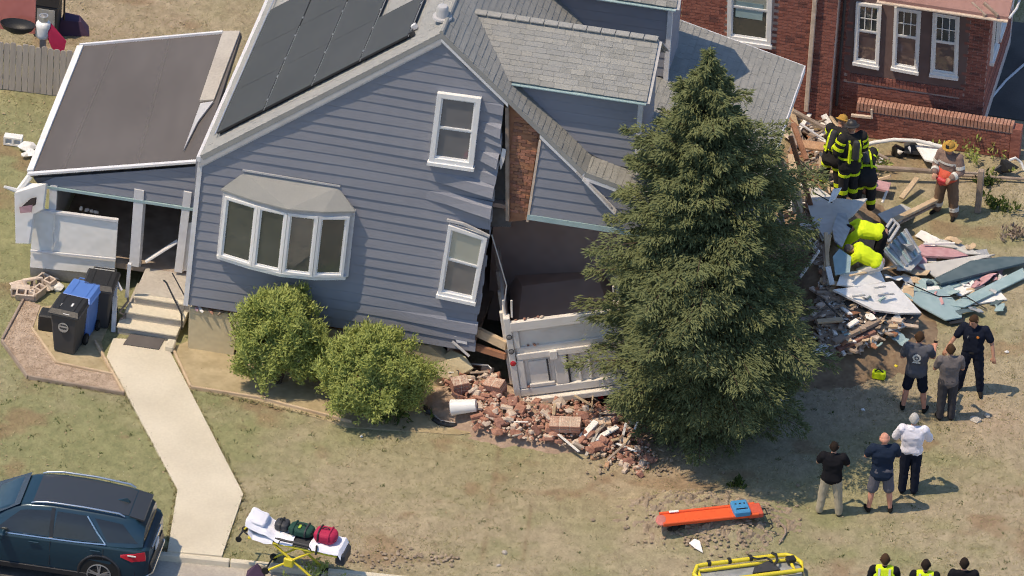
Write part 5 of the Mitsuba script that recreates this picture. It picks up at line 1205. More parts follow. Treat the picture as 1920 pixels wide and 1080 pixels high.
    if vest:
        vb = [ball_hull([(P(up_b(-.047, 0, .0)), .062 * k + e), (P(up_b(.047, 0, .0)), .062 * k + e), (P(up_b(-.057, 0, .21)), .061 * k + e), (P(up_b(.057, 0, .21)), .061 * k + e), (P(up_b(-.062, -.004, .285)), .038 * k + e), (P(up_b(.062, -.004, .285)), .038 * k + e)])]
        put('safety_vest', skin_mesh(vb, .05, 4, .006, 3), vest, key, smooth=True)
        for x in (-.055, .055):
            put('reflective_band', cat_([hullof([P(up_b(x + dx, f_, z_)) for dx in (-.012, .012) for f_, z_ in ((y0, z0), (y1, z1), (y0 * .96, z0), (y1 * .96, z1))]) for (y0, z0), (y1, z1) in (((-.083, .02), (-.086, .22)), ((-.086, .22), (-.05, .325)), ((.083, .02), (.086, .22)))]), 'silver_band', key)
    if collar: put('belt', tube([P(up_b(0, 0, .005)), P(up_b(0, 0, .03))], [.074 * k, .074 * k], 14), 'black_plastic', key)
    return key, dict(P=P, up_b=up_b, wr=wr_, hd=hd, f=f, rt=rt, M=M, h=h, hp=hp_)
k1, q = person('man in a grey T-shirt with a pale round print on the back and navy shorts', 1712, 771, 82, 1.98, 'wide', 'phone', nod=.25, top='grey_tee', bottom='navy', shorts=True, skin='skin_pink', hair='hair_brown', bulk=1.5, belly=.012)
P, ub, hgt = q['P'], q['up_b'], q['h']
for nm, rr, m, dz in (('back_print', .046, 'silver_band', 0), ('print_centre', .026, 'grey_tee', .004), ('print_centre', .012, 'silver_band', .007)):
    put(nm, tube([P(ub(-.0, -.086 - dz * .4, .205)), P(ub(-.0, -.090 - dz * .6, .205))], [rr * hgt, rr * hgt * .96], 16), m, k1)
put('print_letters', cat_([obox(P(ub(x, -.089, .150)), q['rt'] * .007 * hgt, Z * .009 * hgt, q['f'] * .003) for x in np.linspace(-.034, .034, 6)]), 'silver_band', k1)
put('phone', cbox(P(q['wr'][1]) + q['hd'][1] * .10, q['rt'] * .04, Z * .07, q['f'] * .006, .004), 'black_plastic', k1)
person('person in a brownish grey T-shirt and dark trousers, standing beside the officer', 1772, 787, 98, 1.88, 'stand', 'front', nod=.2, top='grey_warm', bottom='dark_trouser', hair='hair_brown', bulk=1.2, pants_bulk=1.5)
k3, q = person('officer in a dark navy uniform with a gold badge, arms held out', 1817, 734, -100, 2.0, 'wide', 'out', nod=.3, turn=-.5, top='navy', sleeve=.72, hem=.53, bottom='navy', hair='hair_brown', bulk=1.2, pants_bulk=1.3, collar=True)
P, ub, hgt = q['P'], q['up_b'], q['h']
put('badge', tube([P(ub(-.05, .078, .225)), P(ub(-.05, .086, .225))], [.017 * hgt, .012 * hgt], 8), 'amber', k3); put('pen', obox(P(ub(.055, .08, .215)), q['rt'] * .004, Z * .03, q['f'] * .005), 'silver_band', k3)
person('man in a white shirt and dark navy trousers with grey hair, seen from behind', 1702, 925, 88, 1.98, 'stand', 'folded', nod=.15, top='white_cloth', sleeve=1.75, bottom='navy', hair='hair_grey', bulk=1.6, pants_bulk=1.5, hem=.52, collar=True)
person('bald man in a navy T-shirt and dark patterned shorts, seen from behind', 1648, 960, 96, 1.97, 'wide', 'folded', nod=.15, top='navy_tee', bottom='plaid', shorts=True, skin='skin_pink', hair='skin_pink', bald=True, bulk=1.7, belly=.015, hem=.45, pants_bulk=1.5)
person('man in a black T-shirt and khaki trousers standing with his legs apart on the lawn', 1554, 965, 86, 1.80, 'wide', 'folded', nod=.15, top='black_cloth', bottom='khaki', hair='hair_dark', bulk=1.6, pants_bulk=1.6)
person('person in a lime safety vest, leftmost of the three at the bottom edge', 1648, 1188, 90, 1.95, 'stand', 'side', top='black_cloth', vest='lime', bottom='navy', hair='hair_brown', bulk=1.3)
person('person with dark hair in a lime safety vest, between two others at the bottom edge', 1724, 1196, 88, 1.92, 'stand', 'side', top='black_cloth', vest='lime', bottom='navy', hair='hair_dark', bulk=1.2)
person('person in a black shirt, rightmost of the three at the bottom edge', 1796, 1194, 92, 1.93, 'stand', 'side', top='black_cloth', bottom='navy', hair='hair_dark', bulk=1.3)
def on_heap(u, v, dz=0.): q = up(u, v); return q + Z * dz
person('worker in a lime jacket and black trousers bending over the debris', 0, 0, 178, 1.85, 'bent', 'reach', bend=1.45, nod=.3, top='lime', sleeve=1.8, hem=.535, bottom='black_cloth', hair='hair_dark', bulk=1.9, at=on_heap(1648, 506, -.02), pants_bulk=1.8)
person('worker in a lime jacket crouching low in the debris below the bending worker', 0, 0, 172, 1.78, 'crouch', 'reach', bend=1.15, nod=.3, top='lime', sleeve=1.8, hem=.535, bottom='sheet_grey', hair='sleeve_grey', bulk=1.9, at=on_heap(1632, 520, -.25), pants_bulk=1.4)
GR = 'firefighters in black gear with lime bands'
person('tallest firefighter in black gear and black helmet at the torn house end', 0, 0, 115, 1.95, 'stand', 'carry', nod=.2, top='turnout', sleeve=1.9, hem=.42, bottom='turnout', hair=None, helmet='black_metal', gear='lime', bulk=2.6, pants_bulk=2.4, at=on_heap(1588, 378, .05))
person('firefighter in black gear with a mustard helmet, left of the tallest one', 0, 0, 60, 1.80, 'wide', 'reach', bend=.35, nod=.2, top='turnout', sleeve=1.9, hem=.42, bottom='turnout', hair=None, helmet='mustard', gear='lime', bulk=2.5, pants_bulk=2.3, at=on_heap(1556, 360, .05))
person('firefighter in black gear bending forward in front of two standing ones', 0, 0, 100, 1.82, 'bent', 'reach', bend=1.1, nod=.2, top='turnout', sleeve=1.9, hem=.42, bottom='turnout', hair=None, helmet='black_metal', gear='lime', bulk=2.6, pants_bulk=2.6, at=on_heap(1618, 394, .0))
k, q = person('firefighter in tan gear and yellow helmet walking with a red coat at the waist', 1772, 402, -118, 1.90, 'wide', 'carry', nod=.25, top='sleeve_grey', sleeve=1.9, hem=.5, bottom='tan_gear', hair=None, helmet='mustard', gear='band', bulk=1.7, pants_bulk=2.6)
P, ub, hgt = q['P'], q['up_b'], q['h']
put('red_coat', skin_mesh([ball_hull([(P(ub(x, f_, z_)), r_ * hgt) for x, f_, z_, r_ in ((-.10, .06, .04, .045), (.10, .06, .03, .05), (0, .10, .05, .05), (-.08, .02, .12, .035), (.07, .02, .12, .04), (0, .08, -.03, .05))])], .05, 4, .02, 3), 'orange_red', k, smooth=True)
put('red_coat', skin_mesh([ball_hull([(P(ub(x, f_, z_)), r_ * hgt) for x, f_, z_, r_ in ((-.03, .14, .02, .03), (.05, .14, .03, .035), (.02, .13, -.02, .04))])], .05, 4, .015, 5), 'red_paint', k, smooth=True)
# ------------------------------------------------------------------ parked car on the street
CAR = thing('parked_car', 'dark blue SUV with silver roof rails parked at the bottom left kerb', 'car')
fw = -unit(H - N * .02); lf = V3(-fw[1], fw[0], 0)                   # forward (to the left of the view) and the car's left side, which faces us
wc = gp(188, 1071, .23)                                             # centre of the near rear wheel
co = wc + lf * -.80; co[2] = -.13                                   # middle of the rear axle on the road
C = lambda x, y, z: co + fw * x + lf * y + Z * z                    # x forward of the rear axle, y to the left, z above the road
secs = [  # x, then half width at z: rocker .24, .45, .72, belt, belt height
    (-.97, .66, .72, .74, .68, .94), (-.90, .78, .83, .84, .78, .99), (-.70, .86, .90, .91, .85, 1.02), (-.2, .90, .92, .935, .88, 1.03), (.6, .90, .915, .93, .88, 1.02), (1.6, .90, .915, .925, .88, 1.0), (2.4, .90, .915, .92, .875, .985), (2.9, .88, .91, .91, .85, .97), (3.3, .83, .87, .87, .80, .90), (3.55, .70, .76, .76, .68, .80), (3.66, .5, .58, .58, .5, .70)]
zs = (.24, .45, .72)
rows = []
for x, a, b, c, d, zb_ in secs:
    half = [(a, .22), (b, .42), (c, .70), (d + .02, zb_ - .06), (d, zb_)]
    rows.append([C(x, y, z) for y, z in half] + [C(x, -y, z) for y, z in half[::-1]])
nr = len(rows[0])
v = np.vstack(rows); q = [[i * nr + j, i * nr + j + 1, (i + 1) * nr + j + 1, (i + 1) * nr + j] for i in range(len(rows) - 1) for j in range(nr - 1)]
q += [[i * nr + nr - 1, i * nr, (i + 1) * nr, (i + 1) * nr + nr - 1] for i in range(len(rows) - 1)]
m = quads(v, q)
end = [[0, j, j + 1] for j in range(1, nr - 1)] + [[(len(rows) - 1) * nr, (len(rows) - 1) * nr + j + 1, (len(rows) - 1) * nr + j] for j in range(1, nr - 1)]
body = TM(m.vertices, np.vstack([m.faces, end]))
body = body.subdivide()
put('body', body, 'car_paint', CAR, smooth=35)
# cabin: pillars and roof as one shell, panes laid on it
gs_ = [(-.84, .70, .55, 1.02, 1.36), (-.62, .80, .57, 1.03, 1.55), (-.30, .84, .59, 1.03, 1.605), (.4, .855, .62, 1.02, 1.645), (1.1, .855, .62, 1.01, 1.65), (1.6, .85, .61, 1.0, 1.60), (2.0, .84, .59, .99, 1.47), (2.65, .80, .58, .97, 1.04)]
rows = [[C(x, a, z0), C(x, a * .35 + b * .65 + .02, z0 + (z1 - z0) * .62), C(x, b, z1 - .035), C(x, b - .10, z1), C(x, -b + .10, z1), C(x, -b, z1 - .035), C(x, -(a * .35 + b * .65 + .02), z0 + (z1 - z0) * .62), C(x, -a, z0)] for x, a, b, z0, z1 in gs_]
v = np.vstack(rows); q = [[i * 8 + j, i * 8 + j + 1, (i + 1) * 8 + j + 1, (i + 1) * 8 + j] for i in range(len(rows) - 1) for j in range(7)] + [[0, 1, 2, 3], [0, 3, 4, 7], [4, 5, 6, 7]]
put('cabin', quads(v, q).subdivide(), 'car_paint', CAR, smooth=30)
def gx(x, j, k=0):                                                  # a point of the cabin's near side: j 0 belt, 1 mid, 2 top edge
    X_ = [s[0] for s in gs_]
    i = min(max(int(np.searchsorted(X_, x)) - 1, 0), len(X_) - 2); t = (x - X_[i]) / (X_[i + 1] - X_[i])
    L_ = lambda c: c[i] * (1 - t) + c[i + 1] * t
    a, b, z0, z1 = (L_([s[n] for s in gs_]) for n in (1, 2, 3, 4))
    y, z = ((a, z0), (a * .35 + b * .65 + .02, z0 + (z1 - z0) * .62), (b, z1 - .035))[j]
    return (y, z)
def pane(name, pts, mat, side=1, o=.008, parent=None):
    """pts: (x, fraction from belt 0 to top 1)"""
    def at(x, f):
        (y0, z0), (y1, z1), (y2, z2) = gx(x, 0), gx(x, 1), gx(x, 2)
        if f < .6: t = f / .6; y, z = y0 + (y1 - y0) * t, z0 + (z1 - z0) * t
        else: t = (f - .6) / .4; y, z = y1 + (y2 - y1) * t, z1 + (z2 - z1) * t
        return C(x, side * (y + o), z + o * .4)
    grid = []
    n = 9
    X0 = np.linspace(0, 1, n)
    lo = lambda t: (np.interp(t, [0, 1], [pts[0][0], pts[1][0]]), np.interp(t, [0, 1], [pts[0][1], pts[1][1]]))
    hi = lambda t: (np.interp(t, [0, 1], [pts[3][0], pts[2][0]]), np.interp(t, [0, 1], [pts[3][1], pts[2][1]]))
    for t in X0:
        for s in np.linspace(0, 1, 7):
            a, b = lo(t), hi(t)
            grid.append(at(a[0] + (b[0] - a[0]) * s, a[1] + (b[1] - a[1]) * s))
    q = [[i * 7 + j, i * 7 + j + 1, (i + 1) * 7 + j + 1, (i + 1) * 7 + j] for i in range(n - 1) for j in range(6)]
    return put(name, quads(grid, q), mat, parent or CAR, smooth=True)
for sd in (1, -1):
    pane('side_window', [(.02, .10), (1.00, .08), (.95, .90), (.36, .90)], 'car_glass', sd)
    pane('side_window', [(1.10, .08), (2.25, .10), (1.72, .86), (1.05, .90)], 'car_glass', sd)
    pane('quarter_window', [(-.74, .18), (-.12, .12), (.18, .86), (-.40, .80)], 'car_glass', sd, .009)
    ch = lambda pts, rr: put('chrome_trim', tube([C(x, sd * (gx(x, 0)[0] * (1 - f) + gx(x, 2)[0] * f + .018 + .02 * math.sin(f * 3.14)), gx(x, 0)[1] * (1 - f) + gx(x, 2)[1] * f) for x, f in pts], rr, 6), 'chrome', CAR, smooth=50)
    ch([(-.10, .06), (.5, .03), (1.2, .03), (2.35, .05)], .022); ch([(-.10, .06), (.10, .45), (.33, .92)], .018)
    put('roof_rail', tube([C(x, sd * (y + .02), z) for x, y, z in ((-.42, .53, 1.60), (-.30, .535, 1.66), (.4, .555, 1.705), (1.1, .555, 1.705), (1.42, .545, 1.66), (1.52, .535, 1.62))], [.016, .022, .022, .022, .022, .016], 8), 'chrome', CAR, smooth=50)
    for x in (1.72, .45):
        put('door_handle', cbox(C(x - .35, sd * .945, .93), fw * .11, lf * .018, Z * .018, .01), 'car_paint', CAR)
    put('sill_strip', cbox(C(1.35, sd * .925, .30), fw * 1.15, lf * .02, Z * .06, .02), 'car_black', CAR)
    for x in (0., 2.725):
        W_ = put('wheel', lathe([(.20, -.11), (.33, -.115), (.362, -.09), (.365, .0), (.362, .09), (.33, .115), (.235, .108)], C(x, sd * .80, .362), lf * sd, 32), 'rubber', CAR, smooth=40)
        put('arch', tube([C(x + .425 * math.cos(a), sd * (.915 - .0 * abs(math.cos(a))), .40 + .41 * math.sin(a)) for a in np.linspace(-.25, math.pi + .25, 20)], .035, 8), 'car_black', CAR, smooth=50)
        put('arch_gap', lathe([(0, 0), (.415, 0), (.415, .01), (0, .01)], C(x, sd * .922, .38), lf * sd, 28), 'rubber', CAR)
        o_ = C(x, sd * .912, .362)
        rim = put('rim', lathe([(.25, .0), (.255, .035), (.235, .04), (.225, .015)], o_, lf * sd, 32), 'alloy', W_, smooth=40)
        put('rim_back', lathe([(0, .012), (.235, .012)], o_, lf * sd, 24), 'black_metal', W_)
        for k in range(5):
            for da in (-.14, .14):
                a = k * 2 * math.pi / 5 + .3
                d0, d1 = fw * math.cos(a) + Z * math.sin(a), fw * math.cos(a + da) + Z * math.sin(a + da)
                put('spoke', hullof([o_ + d0 * .03 + lf * sd * z_ + np.cross(d0, lf) * w_ for z_ in (.02, .045) for w_ in (-.018, .018)] + [o_ + d1 * .235 + lf * sd * z_ + np.cross(d1, lf) * w_ for z_ in (.02, .038) for w_ in (-.014, .014)]), 'alloy', W_)
        put('cap', lathe([(.045, .02), (.045, .05), (0, .052)], o_, lf * sd, 16), 'alloy', W_)
        put('tyre_wall', lathe([(.25, .004), (.33, .012), (.355, -.02)], o_, lf * sd, 32), 'rubber', W_, smooth=40)
    tl = put('taillight', hullof([C(x, sd * y, z) for x, y, z in ((-.42, .905, .90), (-.42, .925, .86), (-.66, .92, .95), (-.66, .935, .78), (-.90, .80, .97), (-.93, .82, .78), (-.70, .88, .80), (-.93, .70, .93))]), 'red_lens', CAR, smooth=30)
    put('reflector', cbox(C(-.66, sd * .928, .92), fw * .09, lf * .012, Z * .014, .005), 'silver_band', tl)
    put('mirror', cbox(C(2.05, sd * 1.0, 1.05), fw * .09, lf * .11, Z * .075, .03), 'car_paint', CAR)
    put('pillar_trim', hullof([C(x, sd * (gx(x, j)[0] + .010), gx(x, j)[1]) for x in (1.00, 1.08) for j in (0, 1, 2)]), 'car_black', CAR)
put('rear_window', quads([C(-.855, .58, 1.10), C(-.855, -.58, 1.10), C(-.655, -.50, 1.50), C(-.655, .50, 1.50)], [[0, 1, 2, 3]]), 'car_glass', CAR)
put('spoiler', hullof([C(x, y, z) for y in (-.49, .49) for x, z in ((-.50, 1.595), (-.80, 1.535), (-.80, 1.505), (-.50, 1.54))]), 'car_roof', CAR, smooth=30)
put('roof_panel', hullof([C(x, y, z + d) for d in (.008, -.02) for x, z, w in ((-.48, 1.575, .46), (-.30, 1.605, .485), (.4, 1.645, .515), (1.1, 1.65, .515), (1.5, 1.612, .495)) for y in (-w, w)]), 'car_roof', CAR, smooth=20)
put('windscreen', quads([C(2.62, .70, 1.08), C(2.62, -.70, 1.08), C(1.75, -.60, 1.585), C(1.75, .60, 1.585)], [[0, 1, 2, 3]]), 'car_glass', CAR)
put('fin_antenna', hullof([C(-.35, 0, 1.69), C(-.15, .02, 1.615), C(-.15, -.02, 1.615), C(-.42, .025, 1.60), C(-.42, -.025, 1.60)]), 'car_paint', CAR)
put('rear_bumper', hullof([C(x, y, z) for y in (-.62, .62) for x, z in ((-.99, .60), (-1.03, .45), (-.98, .26), (-.6, .26), (-.6, .6))] + [C(-.72, s * .90, z) for s in (-1, 1) for z in (.30, .58)]), 'car_black', CAR, smooth=30)
put('bumper_trim', tube([C(-.70, .915, .40), C(-.92, .82, .38), C(-1.035, .6, .37), C(-1.035, -.6, .37), C(-.92, -.82, .38)], .018, 6), 'chrome', CAR, smooth=50)
put('tailgate_trim', cbox(C(-.985, 0, .86), fw * .015, lf * .42, Z * .03, .01), 'chrome', CAR)
put('number_plate', cbox(C(-1.0, 0, .70), fw * .012, lf * .15, Z * .075, .005), 'frame_white', CAR)
put('underbody', obox(C(1.35, 0, .28), fw * 2.1, lf * .8, Z * .06), 'black_metal', CAR)
for x, z0, z1 in ((1.04, .32, 1.0), (-.06, .62, 1.0), (2.3, .32, .98)):
    put('door_seam', beam(C(x, .934, z0 + .1), C(x, .905, z1 - .02), .008, .012, lf), 'black_metal', CAR)
# ------------------------------------------------------------------ ambulance stretcher with bags
ST = thing('ambulance_stretcher', 'yellow framed ambulance stretcher with a white sheet, standing at the kerb', 'stretcher')
sx_ = unit(H * 1 + N * .10); sy_ = unit(np.cross(Z, sx_))
g0 = gp(553, 1074); g0[2] = 0
G = lambda x, y, z: g0 + sx_ * x + sy_ * y + Z * z                  # deck height about .85
for y in (-.27, .27):
    put('side_rail', tube([G(-.95, y, .80), G(.95, y, .80)], .026, 8), 'yellow_paint', ST)
    for a in (-1, 1): put('scissor_leg', beam(G(-.55 * a, y * .95, .07), G(.42 * a, y * .95, .78), .035, .055, sy_, .008), 'yellow_paint', ST)
    for x in (-.55, .55):
        w_ = put('wheel', lathe([(0, -.02), (.075, -.02), (.08, 0), (.075, .02), (0, .02)], G(x, y, .08), sy_, 14), 'rubber', ST)
        put('caster_fork', beam(G(x, y, .16), G(x, y, .07), .05, .03, sy_), 'black_metal', w_)
    put('guard_rail', tube([G(-.30, y * 1.1, .82), G(-.25, y * 1.15, .93), G(.35, y * 1.15, .93), G(.42, y * 1.1, .82)], .014, 6), 'black_metal', ST)
put('scissor_joint', cbox(G(-.06, -.28, .42), sx_ * .10, sy_ * .05, Z * .10, .02), 'yellow_paint', ST)
for x in (-.55, .55): put('cross_bar', tube([G(x, -.27, .10), G(x, .27, .10)], .02, 6), 'black_metal', ST)
put('deck', cbox(G(.05, 0, .83), sx_ * .92, sy_ * .27, Z * .025, .01), 'black_metal', ST)
def cloth(L_, w, z, n=14, seed=0, th=.05, wr=.02):
    """a padded strip along points L_ (x, z)"""
    r = rng(seed); xs = np.linspace(0, 1, n * 2); px = np.interp(xs, np.linspace(0, 1, len(L_)), [p[0] for p in L_]); pz = np.interp(xs, np.linspace(0, 1, len(L_)), [p[1] for p in L_])
    v, q = [], []
    m_ = 11
    for i in range(len(xs)):
        for j in range(m_):
            y = (j / (m_ - 1) - .5) * 2
            drop = -.10 * max(0, abs(y) - .82) / .18
            v.append(G(px[i], y * w, pz[i] + th + drop + wr * (meshkit.noise(np.array([px[i] * 7, y * 4, seed])) - .5) * 2))
    for i in range(len(xs) - 1):
        for j in range(m_ - 1): q.append([i * m_ + j, (i + 1) * m_ + j, (i + 1) * m_ + j + 1, i * m_ + j + 1])
    return quads(v, q)
put('mattress', cbox(G(.25, 0, .89), sx_ * .74, sy_ * .26, Z * .035, .02), 'dark_plastic', ST)
put('back_rest', beam(G(-.40, 0, .88), G(-.98, 0, 1.12), .50, .06, Z, .02), 'dark_plastic', ST)
put('sheet', cloth([(-1.02, 1.14), (-.70, 1.03), (-.38, .90), (.0, .90)], .30, 0, seed=3, wr=.035), 'linen', ST, smooth=True)
put('sheet', cloth([(.35, .90), (.6, .91), (.98, .90), (1.04, .80)], .31, 0, seed=5, wr=.02), 'linen', ST, smooth=True)
put('pillow', skin_mesh([ball_hull([(G(-.95 + a * .26, b * .18, 1.20 - a * .08), .05) for a in (0, 1) for b in (-1, 1)] + [(G(-.95, .1, 1.27), .04)])], .06, 3, .035, 2), 'linen', ST, smooth=True)
put('sheet_fold', cloth([(-.95, 1.0), (-.85, .86), (-.60, .84), (-.42, .84)], .32, 0, seed=8, wr=.03), 'linen', ST, smooth=True)
put('head_frame', tube([G(-.98, -.2, .82), G(-1.08, -.2, .88), G(-1.16, -.2, .74), G(-1.16, .2, .74), G(-1.08, .2, .88), G(-.98, .2, .82)], .018, 6), 'black_metal', ST)
put('pole_holder', tube([G(-1.05, -.22, .95), G(-.92, -.22, 1.12)], .02, 6), 'yellow_paint', ST)
for y in (-.2, .2):
    w_ = put('head_wheel', lathe([(0, -.02), (.06, -.02), (.065, 0), (.06, .02), (0, .02)], G(-1.17, y, .66), sy_, 12), 'rubber', ST)
put('foot_bag', cbox(G(1.00, 0, .70), sx_ * .10, sy_ * .25, Z * .14, .04), 'dark_plastic', ST)
put('strap', beam(G(.52, -.325, .78), G(.52, -.29, .98), .03, .05, sy_), 'black_plastic', ST)
def bag(name, label, cat, x, y, z, lx, ly, h, mat, straps, seed):
    b = thing(name, label, cat)
    m = trimesh.creation.icosphere(3); p = np.array(m.vertices)
    p = np.sign(p) * np.abs(p) ** .62
    p = p * (1 + .08 * (meshkit.fbm(p * 2.2 + seed, 3) - .5)[:, None] * 2)
    fill(b, TM(g0 + np.outer(p[:, 0] * lx, sx_) + np.outer(p[:, 1] * ly, sy_) + np.outer(p[:, 2] * h, Z) + sx_ * x + sy_ * y + Z * (z + h), m.faces), mat, smooth=True)
    for k, (dx, m_) in enumerate(straps):
        pts = [G(x + dx, y + math.cos(a) * (ly + .012), z + h + math.sin(a) * (h + .012)) for a in np.linspace(-.2, math.pi + .2, 12)]
        pts = [G(x + dx, y + np.sign(math.cos(a)) * abs(math.cos(a)) ** .62 * (ly + .01), z + h + np.sign(math.sin(a)) * abs(math.sin(a)) ** .62 * (h + .01)) for a in np.linspace(-.2, math.pi + .2, 14)]
        put('strap', tube(pts, .018, 6), m_, b)
    put('handle', tube([G(x - lx * .4, y, z + 2 * h - .01), G(x - lx * .2, y, z + 2 * h + .05), G(x + lx * .2, y, z + 2 * h + .05), G(x + lx * .4, y, z + 2 * h - .01)], .012, 6), 'black_plastic', b)
    return b
bag('red_bag', 'crimson medical bag with dark straps on the foot end of the stretcher', 'bag', .62, .0, .95, .24, .20, .13, 'crimson', ((-.12, 'black_plastic'), (.10, 'crimson')), 1)
k = bag('green_bag', 'dark green medical bag lying in the middle of the stretcher', 'bag', .08, .06, .94, .26, .19, .10, 'forest_green', ((-.14, 'forest_green'), (.12, 'dark_plastic')), 2)
put('tag_label', obox(G(.06, .0, 1.155), sx_ * .025, sy_ * .06, Z * .006), 'lime_dark', k)
bag('monitor_case', 'black monitor case between the white pillow and the green bag', 'case', -.34, .08, .95, .15, .16, .10, 'dark_plastic', ((.0, 'black_plastic'),), 3)
pb_ = thing('purple_bundle', 'small dark purple pointed bundle on the gutter left of the stretcher', 'bundle')
fill(pb_, hullof([gp(482, 1068, 0) + V3(*q) for q in ((-.22, -.15, -.1), (.18, -.15, -.1), (.15, .1, -.1), (-.2, .1, -.1), (0, 0, .16), (.1, -.05, .02))]), 'purple')
# ------------------------------------------------------------------ orange litter on its earth heap, yellow basket at the bottom edge
OLT = thing('orange_litter', 'long orange plastic rescue board with a blue block lying on bare earth', 'rescue board')
def hs(u, v, z=0.):
    q = gp(u, v, z)
    zz = sum(h * math.exp(-((q[0] - cx) / rx) ** 2 - ((q[1] - cy) / ry) ** 2) for cx, cy, rx, ry, h in EARTH)
    return gp(u, v, zz + z)
a, b = gp(1240, 976, .42), gp(1418, 957, .48)
put('board', beam(a, b, .40, .07, Z, .03), 'orange', OLT)
d_ = unit(b - a); sd_ = unit(np.cross(Z, d_)); L = np.linalg.norm(b - a)
for y in (-.19, .19): put('raised_edge', tube([a + sd_ * y + Z * .04, b + sd_ * y + Z * .04], .035, 8), 'orange', OLT, smooth=50)
put('rounded_end', blob(a + Z * .01, V3(.12, .2, .045), 2), 'pink_board', OLT, smooth=True)
put('head_frame', cbox(b - d_ * .05, d_ * .16, sd_ * .2, Z * .06, .02), 'orange_red', OLT)
hb = put('head_block', cbox(b - d_ * .34 + Z * .09, d_ * .17, sd_ * .23, Z * .07, .025), 'sky_blue', OLT)
for x in (-.09, .0, .09): put('strap_hole', lathe([(0, 0), (.022, 0), (.022, .006), (0, .008)], b - d_ * (.34 + x) + sd_ * .08 + Z * .158, Z, 10), 'black_plastic', hb)
put('strap_hole', obox(b - d_ * .34 - sd_ * .11 + Z * .161, d_ * .12, sd_ * .02, Z * .003), 'navy', hb)
put('hand_loop', tube([b + d_ * .1 + Z * .02, b + d_ * .2 + sd_ * .06 - Z * .02, b + d_ * .22 - sd_ * .1 - Z * .05, b + d_ * .1 - sd_ * .14 - Z * .02], .018, 6), 'black_plastic', OLT)
put('hand_loop', tube([b + d_ * .08 - sd_ * .3 - Z * .1, b + d_ * .24 - sd_ * .34 - Z * .13, b + d_ * .26 - sd_ * .44 - Z * .15, b + d_ * .18 - sd_ * .5 - Z * .16], .014, 6), 'black_plastic', OLT)
put('white_patch', obox(a + d_ * .3 + sd_ * .17 + Z * .075, d_ * .10, sd_ * .03, Z * .008), 'sheet_white', OLT)
for k, (u, v, s_) in enumerate(((1266, 988, .13), (1280, 985, .1), (1256, 992, .08))):
    fill(tag(numbered('dark_clod'), 'dark clod of soil under the left end of the orange board', 'clod', 'dark clods under the orange board'), rockmesh(hs(u, v, .03), s_ * V3(1, .8, .8), rng(k + 40)), 'rubber')
fill(tag(numbered('paper_scrap'), 'white crumpled paper scrap on the earth below the orange board', 'paper'), slab([hs(1292, 1018, .04), hs(1302, 1010, .05), hs(1312, 1014, .06), hs(1318, 1036, .03), hs(1304, 1028, .04)], Z, .01), 'sheet_white')
fill(tag(numbered('curved_strap'), 'dark curved strap on the grass right of the orange board', 'strap'), tube([hs(1462, 980, .04), hs(1472, 990, .05), hs(1473, 1000, .04), hs(1466, 1012, .03), hs(1460, 1020, .02)], [.02, .035, .02, .015, .012], 6), 'lumber_old')
YB = thing('yellow_basket', 'yellow basket stretcher with black clips cut off by the bottom edge', 'basket stretcher')
c0, c1 = gp(1292, 1070, .12), gp(1478, 1046, .12)
d_ = unit(c1 - c0); sd_ = unit(np.cross(Z, d_)); L = np.linalg.norm(c1 - c0)
B_ = lambda x, y, z: c0 + d_ * x + sd_ * y + Z * (z - .10)
outer = [(0, -.30), (.16, -.02), (.30, 0), (L - .30, 0), (L - .06, -.02), (L + .06, -.12), (L + .16, -.36), (L + .10, -.62), (.1, -.62), (0, -.30)]
put('rim', tube([B_(x, y, .20) for x, y in outer], .045, 8), 'yellow_paint', YB, smooth=50)
put('inner_rim', tube([B_(np.clip(x, .14, L - .02), np.clip(y, -.52, -.10), .13) for x, y in outer], .035, 8), 'yellow_paint', YB, smooth=50)
put('shell', slab([B_(x, y, .08) for x, y in outer[:-1]], Z, .03), 'tin', YB)
for x in (.42, .86, 1.32): put('clip', cbox(B_(x, .0, .22), d_ * .035, sd_ * .06, Z * .05, .01), 'black_plastic', YB)
put('strap', tube([B_(1.32, -.02, .24), B_(1.45, -.10, .24), B_(1.62, -.12, .26), B_(1.70, -.25, .24)], .022, 6), 'black_plastic', YB)
put('strap', tube([B_(1.78, .02, .26), B_(1.84, -.08, .28), B_(1.82, -.22, .24), B_(1.72, -.34, .18)], .028, 6), 'black_plastic', YB)
put('strap_bundle', cbox(B_(L - .02, -.2, .2), d_ * .1, sd_ * .08, Z * .06, .03), 'black_plastic', YB)
put('blanket', slab([B_(1.3, -.30, .19), B_(1.6, -.16, .20), B_(1.72, -.16, .20), B_(1.8, -.5, .2), B_(1.2, -.5, .2)], Z, .06), 'dark_plastic', YB)
